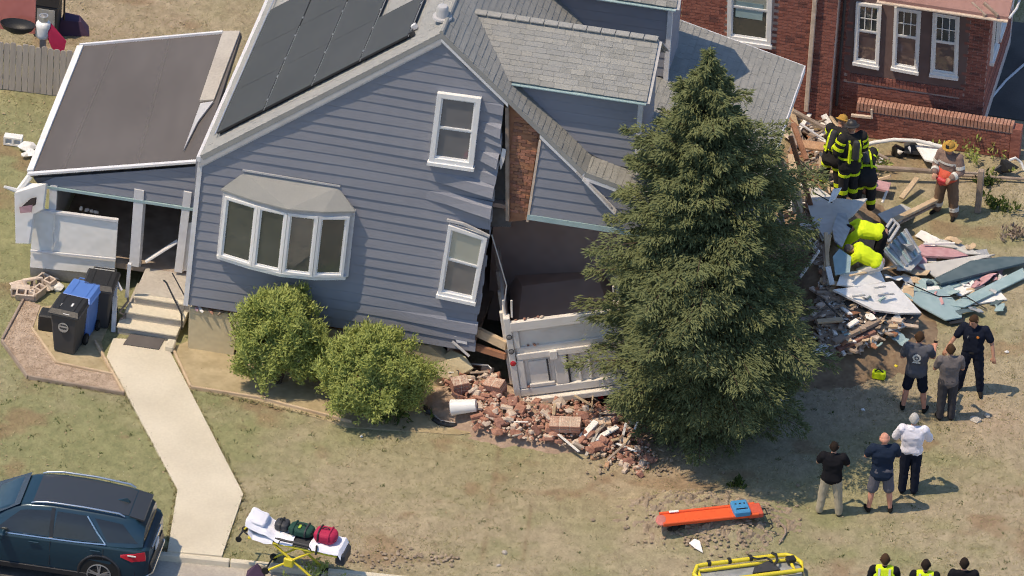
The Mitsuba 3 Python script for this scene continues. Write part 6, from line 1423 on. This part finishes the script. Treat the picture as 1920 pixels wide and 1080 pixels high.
# ------------------------------------------------------------------ rubble and debris
def heap_mesh(hs_, mat, name, label, seed, grow=1.9, step=.07, rough=.16, lim=.03, sink=.10, freq=4., sm=True):
    x0 = min(c[0] - c[2] * grow for c in hs_); x1 = max(c[0] + c[2] * grow for c in hs_); y0 = min(c[1] - c[3] * grow for c in hs_); y1 = max(c[1] + c[3] * grow for c in hs_)
    gx_, gy_ = np.arange(x0, x1, step), np.arange(y0, y1, step)
    X, Y = np.meshgrid(gx_, gy_, indexing='ij'); z = 0 * X
    for cx, cy, rx, ry, h in hs_: z = z + h * np.exp(-((X - cx) / rx) ** 2 - ((Y - cy) / ry) ** 2)
    zz = z - sink + rough * (meshkit.fbm(np.stack([X * freq, Y * freq, X * 0 + seed], -1), 4) - .5) * np.clip(z * 5, 0, 1)
    nx, ny = X.shape; ii = (np.arange(nx - 1)[:, None] * ny + np.arange(ny - 1)[None]).ravel()
    f = np.vstack([np.stack([ii, ii + ny, ii + ny + 1], 1), np.stack([ii, ii + ny + 1, ii + 1], 1)])
    f = f[(z.ravel()[f] > lim).any(1)]
    v = np.stack([X, Y, zz], -1).reshape(-1, 3)
    return put(name, TM(v, f), mat, kind='stuff', label=label, cat='rubble', smooth=sm)
HB, HD = HEAPS[:2], HEAPS[2:]
heap_mesh(HB, 'rubble_dust', 'rubble_heap', 'heap of broken brick and mortar in front of the dump truck', 1, sink=.15)
heap_mesh(HD, 'bare_earth', 'debris_heap', 'heap of dirt and splinters beside the torn end of the blue house', 2)
heap_mesh(EARTH, 'grey_earth', 'earth_heap', 'dug up heap of grey brown earth around the orange board', 5, step=.035, rough=.34, sink=.015, lim=.05, freq=8.5, sm=False)
r = rng(100)
def rdir(r, flat_=.5):
    d = r.normal(0, 1, 3) * V3(1, 1, flat_)
    return unit(d)
def frame_(r, tilt=.35):
    a = r.uniform(0, 6.283); ex = unit(V3(math.cos(a), math.sin(a), r.normal(0, tilt)))
    up_ = unit(Z + r.normal(0, tilt, 3)); ey = unit(np.cross(up_, ex)); return ex, ey, np.cross(ex, ey)
def uvpick(poly, r):
    P = Polygon(poly); x0, y0, x1, y1 = P.bounds
    while True:
        q = r.uniform(x0, x1), r.uniform(y0, y1)
        if P.contains(Point(q)): return q
RP = [(812, 705), (855, 672), (925, 690), (950, 738), (1040, 752), (1130, 745), (1185, 790), (1235, 860), (1200, 890), (1130, 850), (1040, 830), (930, 815), (880, 800), (900, 770), (840, 730)]
BL = 'broken red brick lying in the rubble heap before the dump truck'
for k in range(165):
    u, v = uvpick(RP, r); q = up(u, v, r.uniform(.0, .07)); ex, ey, ez = frame_(r, .4)
    L_ = r.choice([.24, .2, .2, .13, .10]) * 1.1
    m = cbox(q, ex * L_ / 2, ey * r.choice([.052, .056, .1]), ez * r.choice([.034, .034, .06]), .01) if r.uniform() < .72 else rockmesh(q, r.uniform(.06, .14) * V3(1.3, 1, .8), r)
    fill(tag(numbered('broken_brick'), BL, 'brick', 'broken bricks in the rubble heap'), m, r.choice(['rubble_brick', 'rubble_brick', 'rubble_brick', 'rubble_pale', 'rubble_pale', 'rubble_dark']))
put('rubble_crumbs', cat_([rockmesh(up(*uvpick(RP, r), r.uniform(0, .05)), r.uniform(.015, .05) * V3(1.2, 1, .8), r) for _ in range(900)]), 'rubble_brick', kind='stuff', label='small brick crumbs and mortar bits strewn over the brick heap', cat='rubble')
put('rubble_crumbs', cat_([rockmesh(up(*uvpick(RP, r), r.uniform(0, .05)), r.uniform(.015, .045) * V3(1.2, 1, .8), r) for _ in range(500)]), 'rubble_pale', kind='stuff', label='pale mortar crumbs strewn over the brick heap', cat='rubble')
def chunk(label, u, v, L_, w, h, ang, mat, tilt=.15, z=.1, name='brick_chunk', cat='brickwork', courses=3):
    """a piece of fallen brickwork, its bricks told apart"""
    key = thing(name, label, cat)
    q = up(u, v, z); ca, sa = math.cos(ang), math.sin(ang)
    ex = unit(H * ca - N * sa + Z * tilt * .5); ez = unit(Z - ex * (Z @ ex) + N * tilt); ez = unit(ez - ex * (ez @ ex)); ey = np.cross(ez, ex)
    fill(key, obox(q, ex * (L_ / 2 - .012), ey * (w / 2 - .012), ez * (h / 2 - .006)), 'rubble_pale')
    nb = max(1, round(L_ / .2)); ch = h / courses
    for i in range(courses):
        for j in range(nb):
            x = (j + .5) / nb * L_ - L_ / 2
            put('brick', cbox(q + ex * x + ez * (-h / 2 + ch * (i + .5)), ex * (L_ / nb / 2 - .006), ey * w / 2, ez * (ch / 2 - .006), .008), mat, key)
chunk('large dark brick block standing on the left of the rubble heap', 862, 722, .36, .28, .30, .5, 'rubble_dark', .2, .16)
chunk('red brick slab tilted against the left side of the truck', 928, 722, .44, .26, .20, -.35, 'rubble_brick', .35, .14)
chunk('reddish brown brick slab lying in the middle of the rubble heap', 1060, 796, .66, .34, .19, .10, 'rubble_brick', .15, .12, courses=2)
chunk('brick row fallen flat on the right of the middle slab', 1128, 792, .40, .22, .12, .35, 'brick_tan', .2, .08, courses=2)
for lb, p, w, m in (('white splintered board on the right end of the rubble heap, left one', ((1090, 820), (1118, 790)), .14, 'sheet_white'), ('pale board leaning on the right end of the rubble heap, right one', ((1115, 825), (1158, 800)), .12, 'painted_white'), ('grey split board between two pale boards on the rubble heap', ((1104, 824), (1134, 795)), .08, 'lumber_old'), ('short lath at the right tip of the rubble heap', ((1165, 840), (1185, 812)), .05, 'lumber')):
    fill(tag(numbered('rubble_board'), lb, 'board'), beam(up(*p[0], .06), up(*p[1], .16), w, .035, Z), m)
for k, (u, v) in enumerate(((1040, 826), (1130, 852), (1143, 866), (1185, 862), (1195, 876), (1165, 868), (1115, 858), (1205, 870), (1172, 882), (1138, 872))):
    ex, ey, ez = frame_(rng(k + 300), .12)
    fill(tag(numbered('stray_brick'), 'stray tan brick on the lawn off the right end of the rubble heap', 'brick', 'stray bricks on the lawn'), cbox(gp(u, v, .035), ex * (.19 if k == 0 else .085), ey * .045, ez * .032, .008), 'rubble_pale' if k % 3 else 'brick_tan')
# white drain pipe bucket, gutters and foundation piece by the bush
pb = thing('white_bucket', 'white round tub lying on its side left of the rubble heap', 'tub')
p0, p1 = up(846, 764, .16), up(893, 760, .16); ax_ = unit(p1 - p0); Lp = np.linalg.norm(p1 - p0)
fill(pb, lathe([(.155, 0), (.17, .0), (.175, .03), (.165, .05), (.13, Lp), (0, Lp)], p0, ax_, 24), 'frame_white', smooth=40)
put('inside', lathe([(.158, .005), (.12, Lp - .03), (0, Lp - .03)], p0, ax_, 24), 'grey_trim', pb, smooth=40)
fill(tag(numbered('gutter_piece'), 'dark curved gutter piece on the grass below the white tub', 'gutter'), tube([gp(812, 785, .06), gp(824, 793, .05), gp(842, 797, .05), gp(856, 797, .04)], [.05, .06, .06, .04], 8), 'black_plastic', smooth=50)
fill(tag(numbered('gutter_piece'), 'black bent plastic scrap between the bush and the white tub', 'scrap'), tube([gp(797, 762, .1), gp(803, 772, .12), gp(810, 776, .08)], [.05, .07, .03], 8), 'black_plastic')
fill(tag(numbered('gutter_edge'), 'pale edge strip lying along the dark gutter piece', 'strip'), tube([gp(814, 778, .08), gp(826, 789, .09), gp(852, 793, .07)], .018, 6), 'grey_trim')
fb = thing('foundation_block', 'broken cream foundation block tipped over right of the spreading bush', 'foundation')
fill(fb, hullof([up(805, 705, .05), up(845, 712, .0), up(880, 700, .02), up(872, 668, .45), up(846, 656, .62), up(812, 682, .40), up(800, 700, .2), up(888, 690, .2)] + [up(840, 690, .0) + BK * .3 + Z * .3]), 'stucco')
fill(tag(numbered('downspout_scrap'), 'thin grey pipe hanging from the torn wall corner above the rubble', 'pipe'), beam(WP(848, 640, -.1), WP(880, 668, -.25), .04, .04, N), 'grey_trim')
fill(tag(numbered('corner_flashing'), 'white torn flashing at the bottom right corner of the front wall', 'flashing'), slab([WP(852, 630, -.06), WP(874, 634, -.06), WP(876, 646, -.07), WP(856, 642, -.07)], N, .02), 'white_trim')
fill(tag(numbered('broken_joist'), 'broken orange brown joist under the torn corner, upper one', 'joist'), beam(WP(896, 622, .2), WP(950, 648, -.1), .10, .20, Z), 'lumber')
fill(tag(numbered('broken_joist'), 'broken brown joist under the torn corner, lower one', 'joist'), beam(WP(890, 650, .1), WP(948, 668, -.15), .08, .14, Z), 'sheathing')
fill(tag(numbered('loose_cable'), 'grey cable hanging down the dark gap left of the truck', 'cable'), tube([WP(922, 440, -.05), WP(934, 480, -.02), WP(950, 535, .05), WP(944, 585, .0)], .014, 6), 'grey_trim')
fill(tag(numbered('bent_pipe'), 'bent dark metal pipe in the hollow under the torn corner', 'pipe'), tube([WP(880, 682, .1), WP(915, 685, .0), WP(921, 690, -.05), WP(918, 712, -.1)], .02, 6), 'steel')
# --- right hand debris: sheets
def sheet(name, label, cat, pix, mat, z=.08, th=.02, n=None, lift=None, group=None):
    lift = lift or [0] * len(pix)
    pts = np.array([up(u, v, z + l) for (u, v), l in zip(pix, lift)])
    if n is None:
        n = np.zeros(3); c = pts.mean(0)
        for a, b in zip(pts, np.roll(pts, -1, 0)): n += np.cross(a - c, b - c)
        n = unit(n); n = n if n[2] > 0 else -n
        d = (pts - c) @ n; pts = pts - np.outer(d * .8, n)
    return fill(tag(numbered(name), label, cat, group), slab(pts, n, th), mat)
sheet('wall_sheet', 'largest white wall sheet on the debris heap, with grey slits', 'wall sheet', [(1558, 549), (1600, 533), (1672, 530), (1729, 585), (1688, 584), (1640, 580), (1594, 560)], 'sheet_white', .30, .05)
for p in (((1648, 553), (1676, 551)), ((1598, 556), (1622, 553)), ((1640, 540), (1660, 537))):
    fill(tag(numbered('slit_strip'), {1648: 'grey strip nearest the right edge of', 1598: 'grey strip nearest the left edge of', 1640: 'grey strip near the top edge of'}[p[0][0]] + ' the largest white wall sheet', 'strip', 'grey strips on the largest white sheet'), beam(up(*p[0], .34), up(*p[1], .34), .05, .015, Z), 'tin')
sheet('wall_sheet', 'white wall sheet just above the largest one on the heap', 'wall sheet', [(1582, 506), (1646, 506), (1660, 528), (1610, 533), (1564, 540)], 'sheet_white', .24, .04)
fill(tag(numbered('lath'), 'pale long lath across the upper white wall sheet', 'lath'), beam(up(1594, 517, .34), up(1680, 499, .30), .06, .03, Z), 'lumber')
sheet('siding_sheet', 'pale blue siding sheet right of the largest white sheet', 'siding', [(1695, 548), (1768, 543), (1801, 572), (1804, 594), (1773, 601), (1726, 574)], 'vinyl_pale', .10, .03)
sheet('siding_sheet', 'long narrow pale blue siding strip pointing to the officer', 'siding', [(1776, 572), (1918, 502), (1922, 520), (1809, 576)], 'vinyl_pale', .12, .03)
sheet('siding_sheet', 'long dark teal siding panel at the right edge', 'siding', [(1752, 522), (1820, 489), (1880, 481), (1922, 481), (1922, 492), (1840, 512), (1765, 531)], 'vinyl_teal', .20, .05)
sheet('siding_sheet', 'light grey panel under the dark teal siding panel', 'panel', [(1721, 496), (1838, 478), (1866, 476), (1806, 496), (1755, 520)], 'sheet_grey', .10, .03)
sheet('siding_sheet', 'pale teal strip beneath the dark teal panel', 'siding', [(1760, 534), (1850, 508), (1860, 514), (1770, 545)], 'vinyl_pale', .08, .03)
sheet('insulation_board', 'pink insulation board beyond the grey panels', 'insulation', [(1711, 470), (1728, 458), (1788, 467), (1816, 478), (1790, 482), (1735, 480)], 'pink_foam', .12, .05)
sheet('insulation_board', 'pale pink board edge behind the pink insulation board', 'insulation', [(1730, 456), (1752, 446), (1800, 456), (1840, 476), (1812, 476), (1786, 464)], 'sheet_grey', .06, .03)
fill(tag(numbered('white_batten'), 'short white batten on the pink insulation board', 'batten'), beam(up(1732, 457, .2), up(1790, 456, .2), .05, .03, Z), 'sheet_white')
sheet('foam_sheet', 'white foam sheet under the long siding strip, left part', 'foam sheet', [(1780, 542), (1804, 535), (1847, 534), (1800, 556)], 'sheet_white', .05, .03)
sheet('foam_sheet', 'bright white foam sheet under the long siding strip, right part', 'foam sheet', [(1820, 567), (1870, 540), (1888, 561), (1828, 570)], 'sheet_white', .05, .03)
sheet('foam_sheet', 'small white sheet between the two siding sheets', 'foam sheet', [(1728, 538), (1760, 536), (1764, 545), (1736, 546)], 'sheet_white', .12, .03)
sheet('dark_film', 'dark film lying under the lower siding sheet by the officer', 'film', [(1774, 600), (1808, 592), (1806, 604), (1782, 607)], 'black_plastic', .05, .02)
sheet('maroon_strip', 'dark maroon strip between the dark teal panel and the pale strip', 'strip', [(1800, 524), (1856, 511), (1870, 516), (1818, 533)], 'purple', .08, .03)
sheet('siding_sheet', 'pale teal siding piece lying flat under the bright panels', 'siding', [(1716, 520), (1752, 524), (1770, 548), (1740, 556)], 'vinyl_pale', .04, .02)
sheet('drywall_sheet', 'large grey wall sheet propped against the torn house end', 'wall sheet', [(1514, 384), (1526, 353), (1562, 357), (1598, 372), (1628, 394), (1600, 408), (1561, 421), (1540, 436), (1524, 416)], 'sheet_grey', .35, .04)
sheet('drywall_sheet', 'grey lower wall sheet hanging below the propped one', 'wall sheet', [(1528, 420), (1568, 404), (1580, 418), (1562, 430), (1548, 448)], 'sheet_grey', .32, .03)
sheet('drywall_sheet', 'white folded sheet standing up from the propped grey sheet', 'wall sheet', [(1553, 380), (1562, 354), (1578, 352), (1566, 372)], 'sheet_white', .62, .02)
sheet('foil_sheet', 'crumpled silver sheet hanging beside the bending worker', 'foil', [(1570, 400), (1588, 398), (1594, 430), (1580, 462), (1566, 450), (1560, 430)], 'tin', .40, .03)
sheet('blue_sheet', 'light blue sheet on the heap left of the crouching worker', 'sheet', [(1562, 480), (1574, 466), (1596, 482), (1594, 510), (1566, 516)], 'vinyl_pale', .30, .03)
ch_ = thing('corrugated_sheet', 'crumpled corrugated grey siding stack right of the bending worker', 'siding')
cp = [up(1656, 470, .30), up(1700, 428, .62), up(1728, 474, .36), up(1690, 508, .12)]
fill(ch_, slab(cp, unit(np.cross(cp[1] - cp[0], cp[3] - cp[0]) * -1 if np.cross(cp[1] - cp[0], cp[3] - cp[0])[2] < 0 else np.cross(cp[1] - cp[0], cp[3] - cp[0])), .05), 'tin')
for k in range(6):
    t = (k + .5) / 6
    put('fold', beam(cp[0] * (1 - t) + cp[1] * t + Z * .03, cp[3] * (1 - t) + cp[2] * t + Z * .03, .07, .05, Z, .015), 'tin' if k % 2 else 'vinyl_pale', ch_)
wf = thing('loose_window', 'loose window frame with dark panes lying on the corrugated siding', 'window frame')
wp = [up(1653, 440, .66), up(1673, 411, .86), up(1686, 424, .84), up(1667, 453, .64)]
fill(wf, slab([p - Z * .03 for p in wp], unit(Z + N * .3), .03), 'window_dark')
for a, b in zip(wp, wp[1:] + wp[:1]): put('bar', beam(a, b, .06, .05, Z, .01), 'grey_trim', wf)
put('bar', beam((wp[0] + wp[3]) / 2, (wp[1] + wp[2]) / 2, .04, .05, Z, .01), 'grey_trim', wf)
mk = thing('crumpled_duct', 'crumpled dark grey duct between the window frame and the pale sheets', 'duct')
fill(mk, hullof([up(1700, 462, z) + V3(*q) for z, q in ((.2, (-.15, 0, 0)), (.75, (0, 0, 0)), (.7, (.15, .1, 0)), (.3, (.2, -.1, 0)), (.5, (.12, -.2, 0)), (.55, (-.1, .1, 0)))]), 'tin')
sheet('pale_sheet', 'pale crumpled sheet lying below the dark duct', 'sheet', [(1690, 472), (1722, 466), (1730, 484), (1708, 508), (1682, 504)], 'sheet_grey', .18, .03)
# boards, poles and beams one can pick out
def board(label, a, b, w, h, mat, za=.15, zb=None, cat='board', name='debris_board', ch=.006):
    fill(tag(numbered(name), label, cat), beam(up(*a, za), up(*b, za if zb is None else zb), w, h, Z, ch), mat)
board('long grey brown beam at the lower end of the debris heap', (1562, 642), (1648, 600), .16, .09, 'lumber_old', .22)
board('dark rotten beam under the long beam at the heap end', (1570, 656), (1640, 622), .12, .10, 'rubble_dark', .12)
board('pale broken board jutting left at the lower end of the heap', (1532, 603), (1580, 599), .14, .05, 'lumber', .30)
board('pale short board above the long beam', (1590, 612), (1608, 600), .12, .05, 'sheet_white', .30)
board('pale plank pointing up from the heap to the walking firefighter', (1677, 413), (1756, 374), .13, .07, 'lumber', .20, .35)
board('dark side plank below the pale pointing plank', (1684, 418), (1756, 382), .10, .05, 'lumber_old', .10, .22)
board('short upright plank left of the walking firefighter', (1690, 372), (1720, 334), .12, .06, 'lumber', .12, .32)
board('long round grey pole lying behind the firefighters', (1612, 312), (1756, 322), .10, .10, 'lumber_old', .35, .30, 'pole', 'pole', .03)
board('thin continuation pole behind the walking firefighter', (1752, 322), (1836, 325), .05, .05, 'lumber_old', .30, .22, 'pole', 'pole', .015)
board('thin diagonal pole behind the firefighters', (1612, 272), (1668, 300), .07, .06, 'lumber_old', .45, .30, 'pole', 'pole', .02)
board('tall pale stud leaning on the propped grey sheet', (1548, 436), (1552, 500), .08, .05, 'lumber', .65, .3)
board('second tall stud crossing the leaning stud', (1556, 440), (1546, 508), .07, .05, 'lumber', .6, .25)
board('white splintered trim left of the blue sheet on the heap', (1536, 470), (1500, 520), .08, .04, 'sheet_white', .7, .3)
board('white trim piece down the left of the white wall sheets', (1552, 500), (1560, 534), .12, .04, 'painted_white', .35, .25)
board('brown rafter standing at the torn house end', (1487, 232), (1512, 300), .10, .09, 'sheathing', 2.0, 1.2, 'rafter', 'rafter')
board('grey roof edge beam from the torn house end to the firefighters', (1487, 208), (1552, 244), .10, .07, 'lumber_old', 1.5, 1.2, 'beam', 'roof_beam')
board('thin white edge strip under the grey roof edge beam', (1500, 232), (1545, 262), .05, .04, 'white_trim', 1.4, 1.1, 'strip', 'edge_strip')
board('tan broken shelf of plywood left of the firefighters', (1500, 270), (1562, 278), .32, .05, 'brick_tan', 1.1, 1.0, 'plywood', 'plywood')
board('pale curved sheet edge left of the firefighters', (1487, 290), (1496, 400), .22, .06, 'lumber', 1.4, .5, 'sheet', 'sheet_edge')
board('white strut on top of the debris left of the plank', (1654, 380), (1663, 358), .05, .04, 'sheet_white', .2, .45)
board('white cardboard flap left of the long pole', (1634, 345), (1668, 352), .34, .06, 'pink_foam', .2, .2, 'cardboard', 'cardboard')
sheet('silver_film', 'thin silver film spread below the upright plank', 'film', [(1646, 400), (1690, 384), (1716, 392), (1706, 408), (1668, 424)], 'sheet_grey', .12, .02)
sheet('plaster_sheet', 'large white sheet behind the walking firefighter', 'sheet', [(1714, 268), (1742, 264), (1770, 276), (1756, 304), (1734, 299)], 'sheet_white', .30, .04)
fill(tag(numbered('bent_rail'), 'bent pale rail arching over the debris behind the long pole', 'rail'), tube([up(1614, 274, .25), up(1640, 267, .38), up(1676, 262, .45), up(1720, 264, .45), up(1770, 276, .35)], .045, 8), 'painted_white', smooth=50)
for k, (u, lb) in enumerate(((1686, 'left'), (1707, 'right'))):
    t = thing('black_bag', f'black bag with a white patch beside the large white sheet, {lb} one', 'bag')
    q = up(u, 282, .15)
    fill(t, hullof(q + rng(u).normal(0, 1, (14, 3)) * V3(.11, .08, .12)), 'black_plastic')
    put('patch', hullof(q + V3(.0, -.1, .06) + rng(u + 1).normal(0, 1, (9, 3)) * V3(.055, .04, .07)), 'sheet_white', t)
fill(tag(numbered('wood_post'), 'weathered wooden post standing in the grass right of the walking firefighter', 'post'), beam(gp(1833, 398), gp(1833, 398) + Z * 1.08, .13, .13, H, .015), 'lumber_old')
fill(tag(numbered('pole_rest'), 'long thin pale pole lying on the grass from the wooden post to the right', 'pole'), beam(gp(1790, 328, .1), gp(1925, 336, .1), .06, .06, Z, .02), 'lumber_old')
pk = thing('dark_pack', 'dark backpack with a white hose by the low brick wall, right edge', 'backpack')
fill(pk, hullof(gp(1883, 312, .2) + rng(4).normal(0, 1, (16, 3)) * V3(.14, .1, .11)), 'black_plastic')
put('pocket', hullof(gp(1874, 318, .16) + rng(6).normal(0, 1, (12, 3)) * V3(.08, .05, .07)), 'dark_plastic', pk)
put('hose', tube([gp(1893, 300, .38), gp(1904, 296, .36), gp(1914, 304, .25), gp(1920, 318, .1)], .03, 6), 'sheet_white', pk)
fill(tag(numbered('yellow_tool'), 'long yellow tool lying on the grass left of the man in grey', 'tool'), beam(gp(1655, 674, .05), gp(1682, 688, .05), .07, .05, Z, .02), 'yellow_paint')
yt = thing('yellow_case', 'small yellow case with a grip on the grass below the yellow tool', 'case')
fill(yt, cbox(gp(1648, 702, .1), H * .14, N * .09, Z * .09, .03), 'lime')
put('grip', tube([gp(1640, 696, .2), gp(1648, 692, .27), gp(1656, 698, .2)], .016, 6), 'black_plastic', yt)
fill(tag(numbered('grey_beam'), 'grey metal gutter length lying in the tree shade on the lawn', 'gutter'), beam(gp(1412, 712, .1), gp(1470, 752, .06), .20, .12, Z, .02), 'tin')
for u, v, s_, lb in ((1662, 660, .06, 'white scrap on the grass above the yellow tool'), (1888, 660, .07, 'white scrap on the grass right of the officer'), (1618, 768, .05, 'small white scrap in the tree shade'), (1715, 660, .06, 'small white cup near the hand of the man in grey'), (1852, 780, .10, 'pale stone on the worn path right of the grey men'), (1828, 786, .16, 'dark stone on the worn path'), (678, 818, .05, 'white scrap on the lawn under the bushes'), (945, 1035, .10, 'grey stone near the kerb crack'), (935, 1060, .07, 'small stone near the bottom edge')):
    fill(tag(numbered('scrap'), lb, 'scrap' if 'stone' not in lb else 'stone'), rockmesh(gp(u, v, .02), s_ * V3(1, .8, .5), rng(u)), 'sheet_white' if 'white' in lb else 'concrete_grey')
# splintered lumber filling the heap
DP = [(1530, 665), (1525, 590), (1545, 520), (1515, 450), (1490, 330), (1530, 290), (1620, 320), (1640, 345), (1530, 355), (1512, 390), (1524, 420), (1548, 450), (1556, 545), (1592, 568), (1640, 592), (1720, 600), (1680, 622), (1600, 662)]
r = rng(200)
DP2 = [(1486, 215), (1560, 235), (1640, 300), (1650, 350), (1560, 350), (1500, 400), (1480, 330)]
for k in range(250):
    u, v = uvpick(DP if k < 130 else DP2, r); q = up(u, v, r.uniform(.0, .14 if k < 130 else .35)); ex, ey, ez = frame_(r, .25 if k < 130 else .5)
    L_ = r.uniform(.25, .85) if k < 130 else r.uniform(.4, 1.3)
    fill(tag(numbered('splintered_board'), 'splintered board among the debris heaped beside the torn house end', 'board', 'splintered boards in the debris heap'), obox(q, ex * L_ / 2, ey * r.uniform(.03, .07), ez * r.uniform(.012, .03)), r.choice(['lumber', 'lumber_old', 'sheathing', 'sheet_white', 'rubble_pale', 'lumber_old']))
put('debris_bits', cat_([obox(up(*uvpick(DP, r), r.uniform(0, .08)), *(f_ * s_ for f_, s_ in zip(frame_(r, .5), (r.uniform(.04, .16), r.uniform(.01, .04), r.uniform(.005, .02))))) for _ in range(700)]), 'lumber_old', kind='stuff', label='small splinters and lath scraps strewn over the debris heap', cat='debris')
put('debris_bits', cat_([obox(up(*uvpick(DP, r), r.uniform(0, .08)), *(f_ * s_ for f_, s_ in zip(frame_(r, .5), (r.uniform(.03, .12), r.uniform(.02, .06), r.uniform(.004, .01))))) for _ in range(300)]), 'sheet_white', kind='stuff', label='pale plaster scraps strewn over the debris heap', cat='debris')
for lb, pix in (('dark torn felt in front of the largest white sheet', [(1580, 560), (1600, 556), (1640, 578), (1660, 590), (1626, 596), (1592, 582)]), ('black torn felt right of the long beam', [(1640, 592), (1690, 580), (1728, 590), (1712, 606), (1676, 600)])):
    sheet('torn_felt', lb, 'felt', pix, 'black_plastic', .14, .02)
sheet('grey_patch', 'pale grey triangular board between two pieces of black felt', 'board', [(1664, 622), (1676, 592), (1686, 590), (1698, 612), (1672, 620)], 'sheet_grey', .16, .03)
r = rng(321)
put('path_crumbs', cat_([rockmesh(up(u, v, .03), r.uniform(.02, .055) * V3(1.2, 1, .6), r) for u, v in [(r.uniform(640, 860), 1046 + r.normal(0, 9)) for _ in range(90)] + [(r.normal(1330, 75), r.normal(990, 26)) for _ in range(260)] + [(r.uniform(1100, 1260), r.uniform(840, 890)) for _ in range(70)]]), 'grey_earth', kind='stuff', label='clods and pebbles along the kerb crack and the earth heap', cat='pebbles')

# torn scraps of siding and board strewn over the right lawn, wires, and litter
r = rng(411)
SP = [(1560, 600), (1650, 500), (1700, 430), (1760, 440), (1880, 480), (1918, 540), (1860, 590), (1740, 610), (1640, 650)]
for k in range(64):
    u, v = uvpick(SP, r); q = up(u, v, r.uniform(.03, .12)); ex, ey, ez = frame_(r, .18)
    l_, w_ = r.uniform(.15, .75), r.uniform(.04, .14)
    n = 6
    top_ = [q + ex * (l_ * (i / (n - 1) - .5)) + ey * (w_ + r.uniform(-.03, .03)) + ez * .03 * math.sin(i * 1.3 + k) for i in range(n)]
    bot_ = [q + ex * (l_ * (i / (n - 1) - .5)) - ey * (w_ + r.uniform(-.03, .03)) + ez * .03 * math.sin(i * 1.1 + k) for i in range(n)]
    v_ = np.array(top_ + bot_ + [p - ez * .012 for p in top_ + bot_])
    qd_ = [[i, i + 1, n + i + 1, n + i] for i in range(n - 1)] + [[2 * n + i + 1, 2 * n + i, 3 * n + i, 3 * n + i + 1] for i in range(n - 1)] + [[i + 1, i, 2 * n + i, 2 * n + i + 1] for i in range(n - 1)] + [[n + i, n + i + 1, 3 * n + i + 1, 3 * n + i] for i in range(n - 1)]
    mt = r.choice(['vinyl_pale', 'vinyl_pale', 'vinyl_teal', 'sheet_white', 'sheet_grey', 'pink_foam', 'lumber', 'tin'])
    w3 = {'vinyl_pale': 'pale blue siding', 'vinyl_teal': 'dark teal siding', 'sheet_white': 'white board', 'sheet_grey': 'grey board', 'pink_foam': 'pink insulation', 'lumber': 'tan wood', 'tin': 'grey metal'}[mt]
    fill(tag(numbered('torn_scrap'), f'torn scrap of {w3} strewn right of the debris heap', 'scrap', f'torn scraps of {w3}'), quads(v_, qd_), mt)
for lb, p in (('black wire curling out of the torn house end above the propped sheet', ((1500, 300, 1.2), (1530, 330, .9), (1524, 360, .6), (1560, 380, .5))), ('black wire looping over the lower end of the debris heap', ((1540, 560, .5), (1580, 600, .25), (1640, 610, .2), (1700, 596, .15))), ('grey wire trailing over the pale siding strip', ((1700, 530, .25), (1760, 556, .15), (1812, 556, .18), (1850, 580, .05)))):
    fill(tag(numbered('loose_wire'), lb, 'wire'), tube([up(u, v, z) for u, v, z in p], .014, 5), 'black_plastic')
for k in range(26):                                                # splinters and laths in the brick heap
    u, v = uvpick(RP, r); q = up(u, v, r.uniform(.06, .14)); ex, ey, ez = frame_(r, .35)
    fill(tag(numbered('lath_splinter'), 'splintered lath sticking out of the brick heap', 'splinter', 'splintered laths in the brick heap'), obox(q, ex * r.uniform(.1, .32), ey * r.uniform(.012, .035), ez * .01), r.choice(['lumber', 'lumber_old', 'sheet_white', 'concrete_grey']))
for k, (t, o_, lift) in enumerate(((.0, 5.3, 0), (.5, 5.9, .2), (-.2, 6.4, .1), (.7, 6.7, .4), (.3, 5.6, .9), (1.0, 7.2, .1))):
    fill(tag(numbered('hanging_stud'), 'broken stud leaning at the torn end of the blue house', 'stud', 'broken studs at the torn house end'), beam(W(11.3 + t * .8, o_ + .3, .7 + lift), W(11.2 + t * .3, o_ - .2, 3.2 - lift), .05, .10, H), ['lumber', 'lumber_old', 'sheathing'][k % 3])
lv = []
for _ in range(2600):
    u, v = (r.uniform(0, 470), r.uniform(0, 250)) if r.uniform() < .35 else (r.uniform(0, 1920), r.uniform(600, 1078))
    q = gp(u, v)
    if road_side(q[0], q[1]) > -.1: continue
    ex, ey, ez = frame_(r, .4); s_ = r.uniform(.012, .035)
    lv.append(np.array([q + Z * .028 + ex * s_, q + Z * .03 + ey * s_ * .6, q + Z * .028 - ex * s_, q + Z * .034 - ey * s_ * .6]))
lv = np.vstack(lv); nl = len(lv) // 4
put('fallen_leaves', quads(lv, np.arange(nl * 4).reshape(-1, 4)), 'leaf_litter', kind='stuff', label='small dry leaves and straw bits scattered over the lawn', cat='leaves')
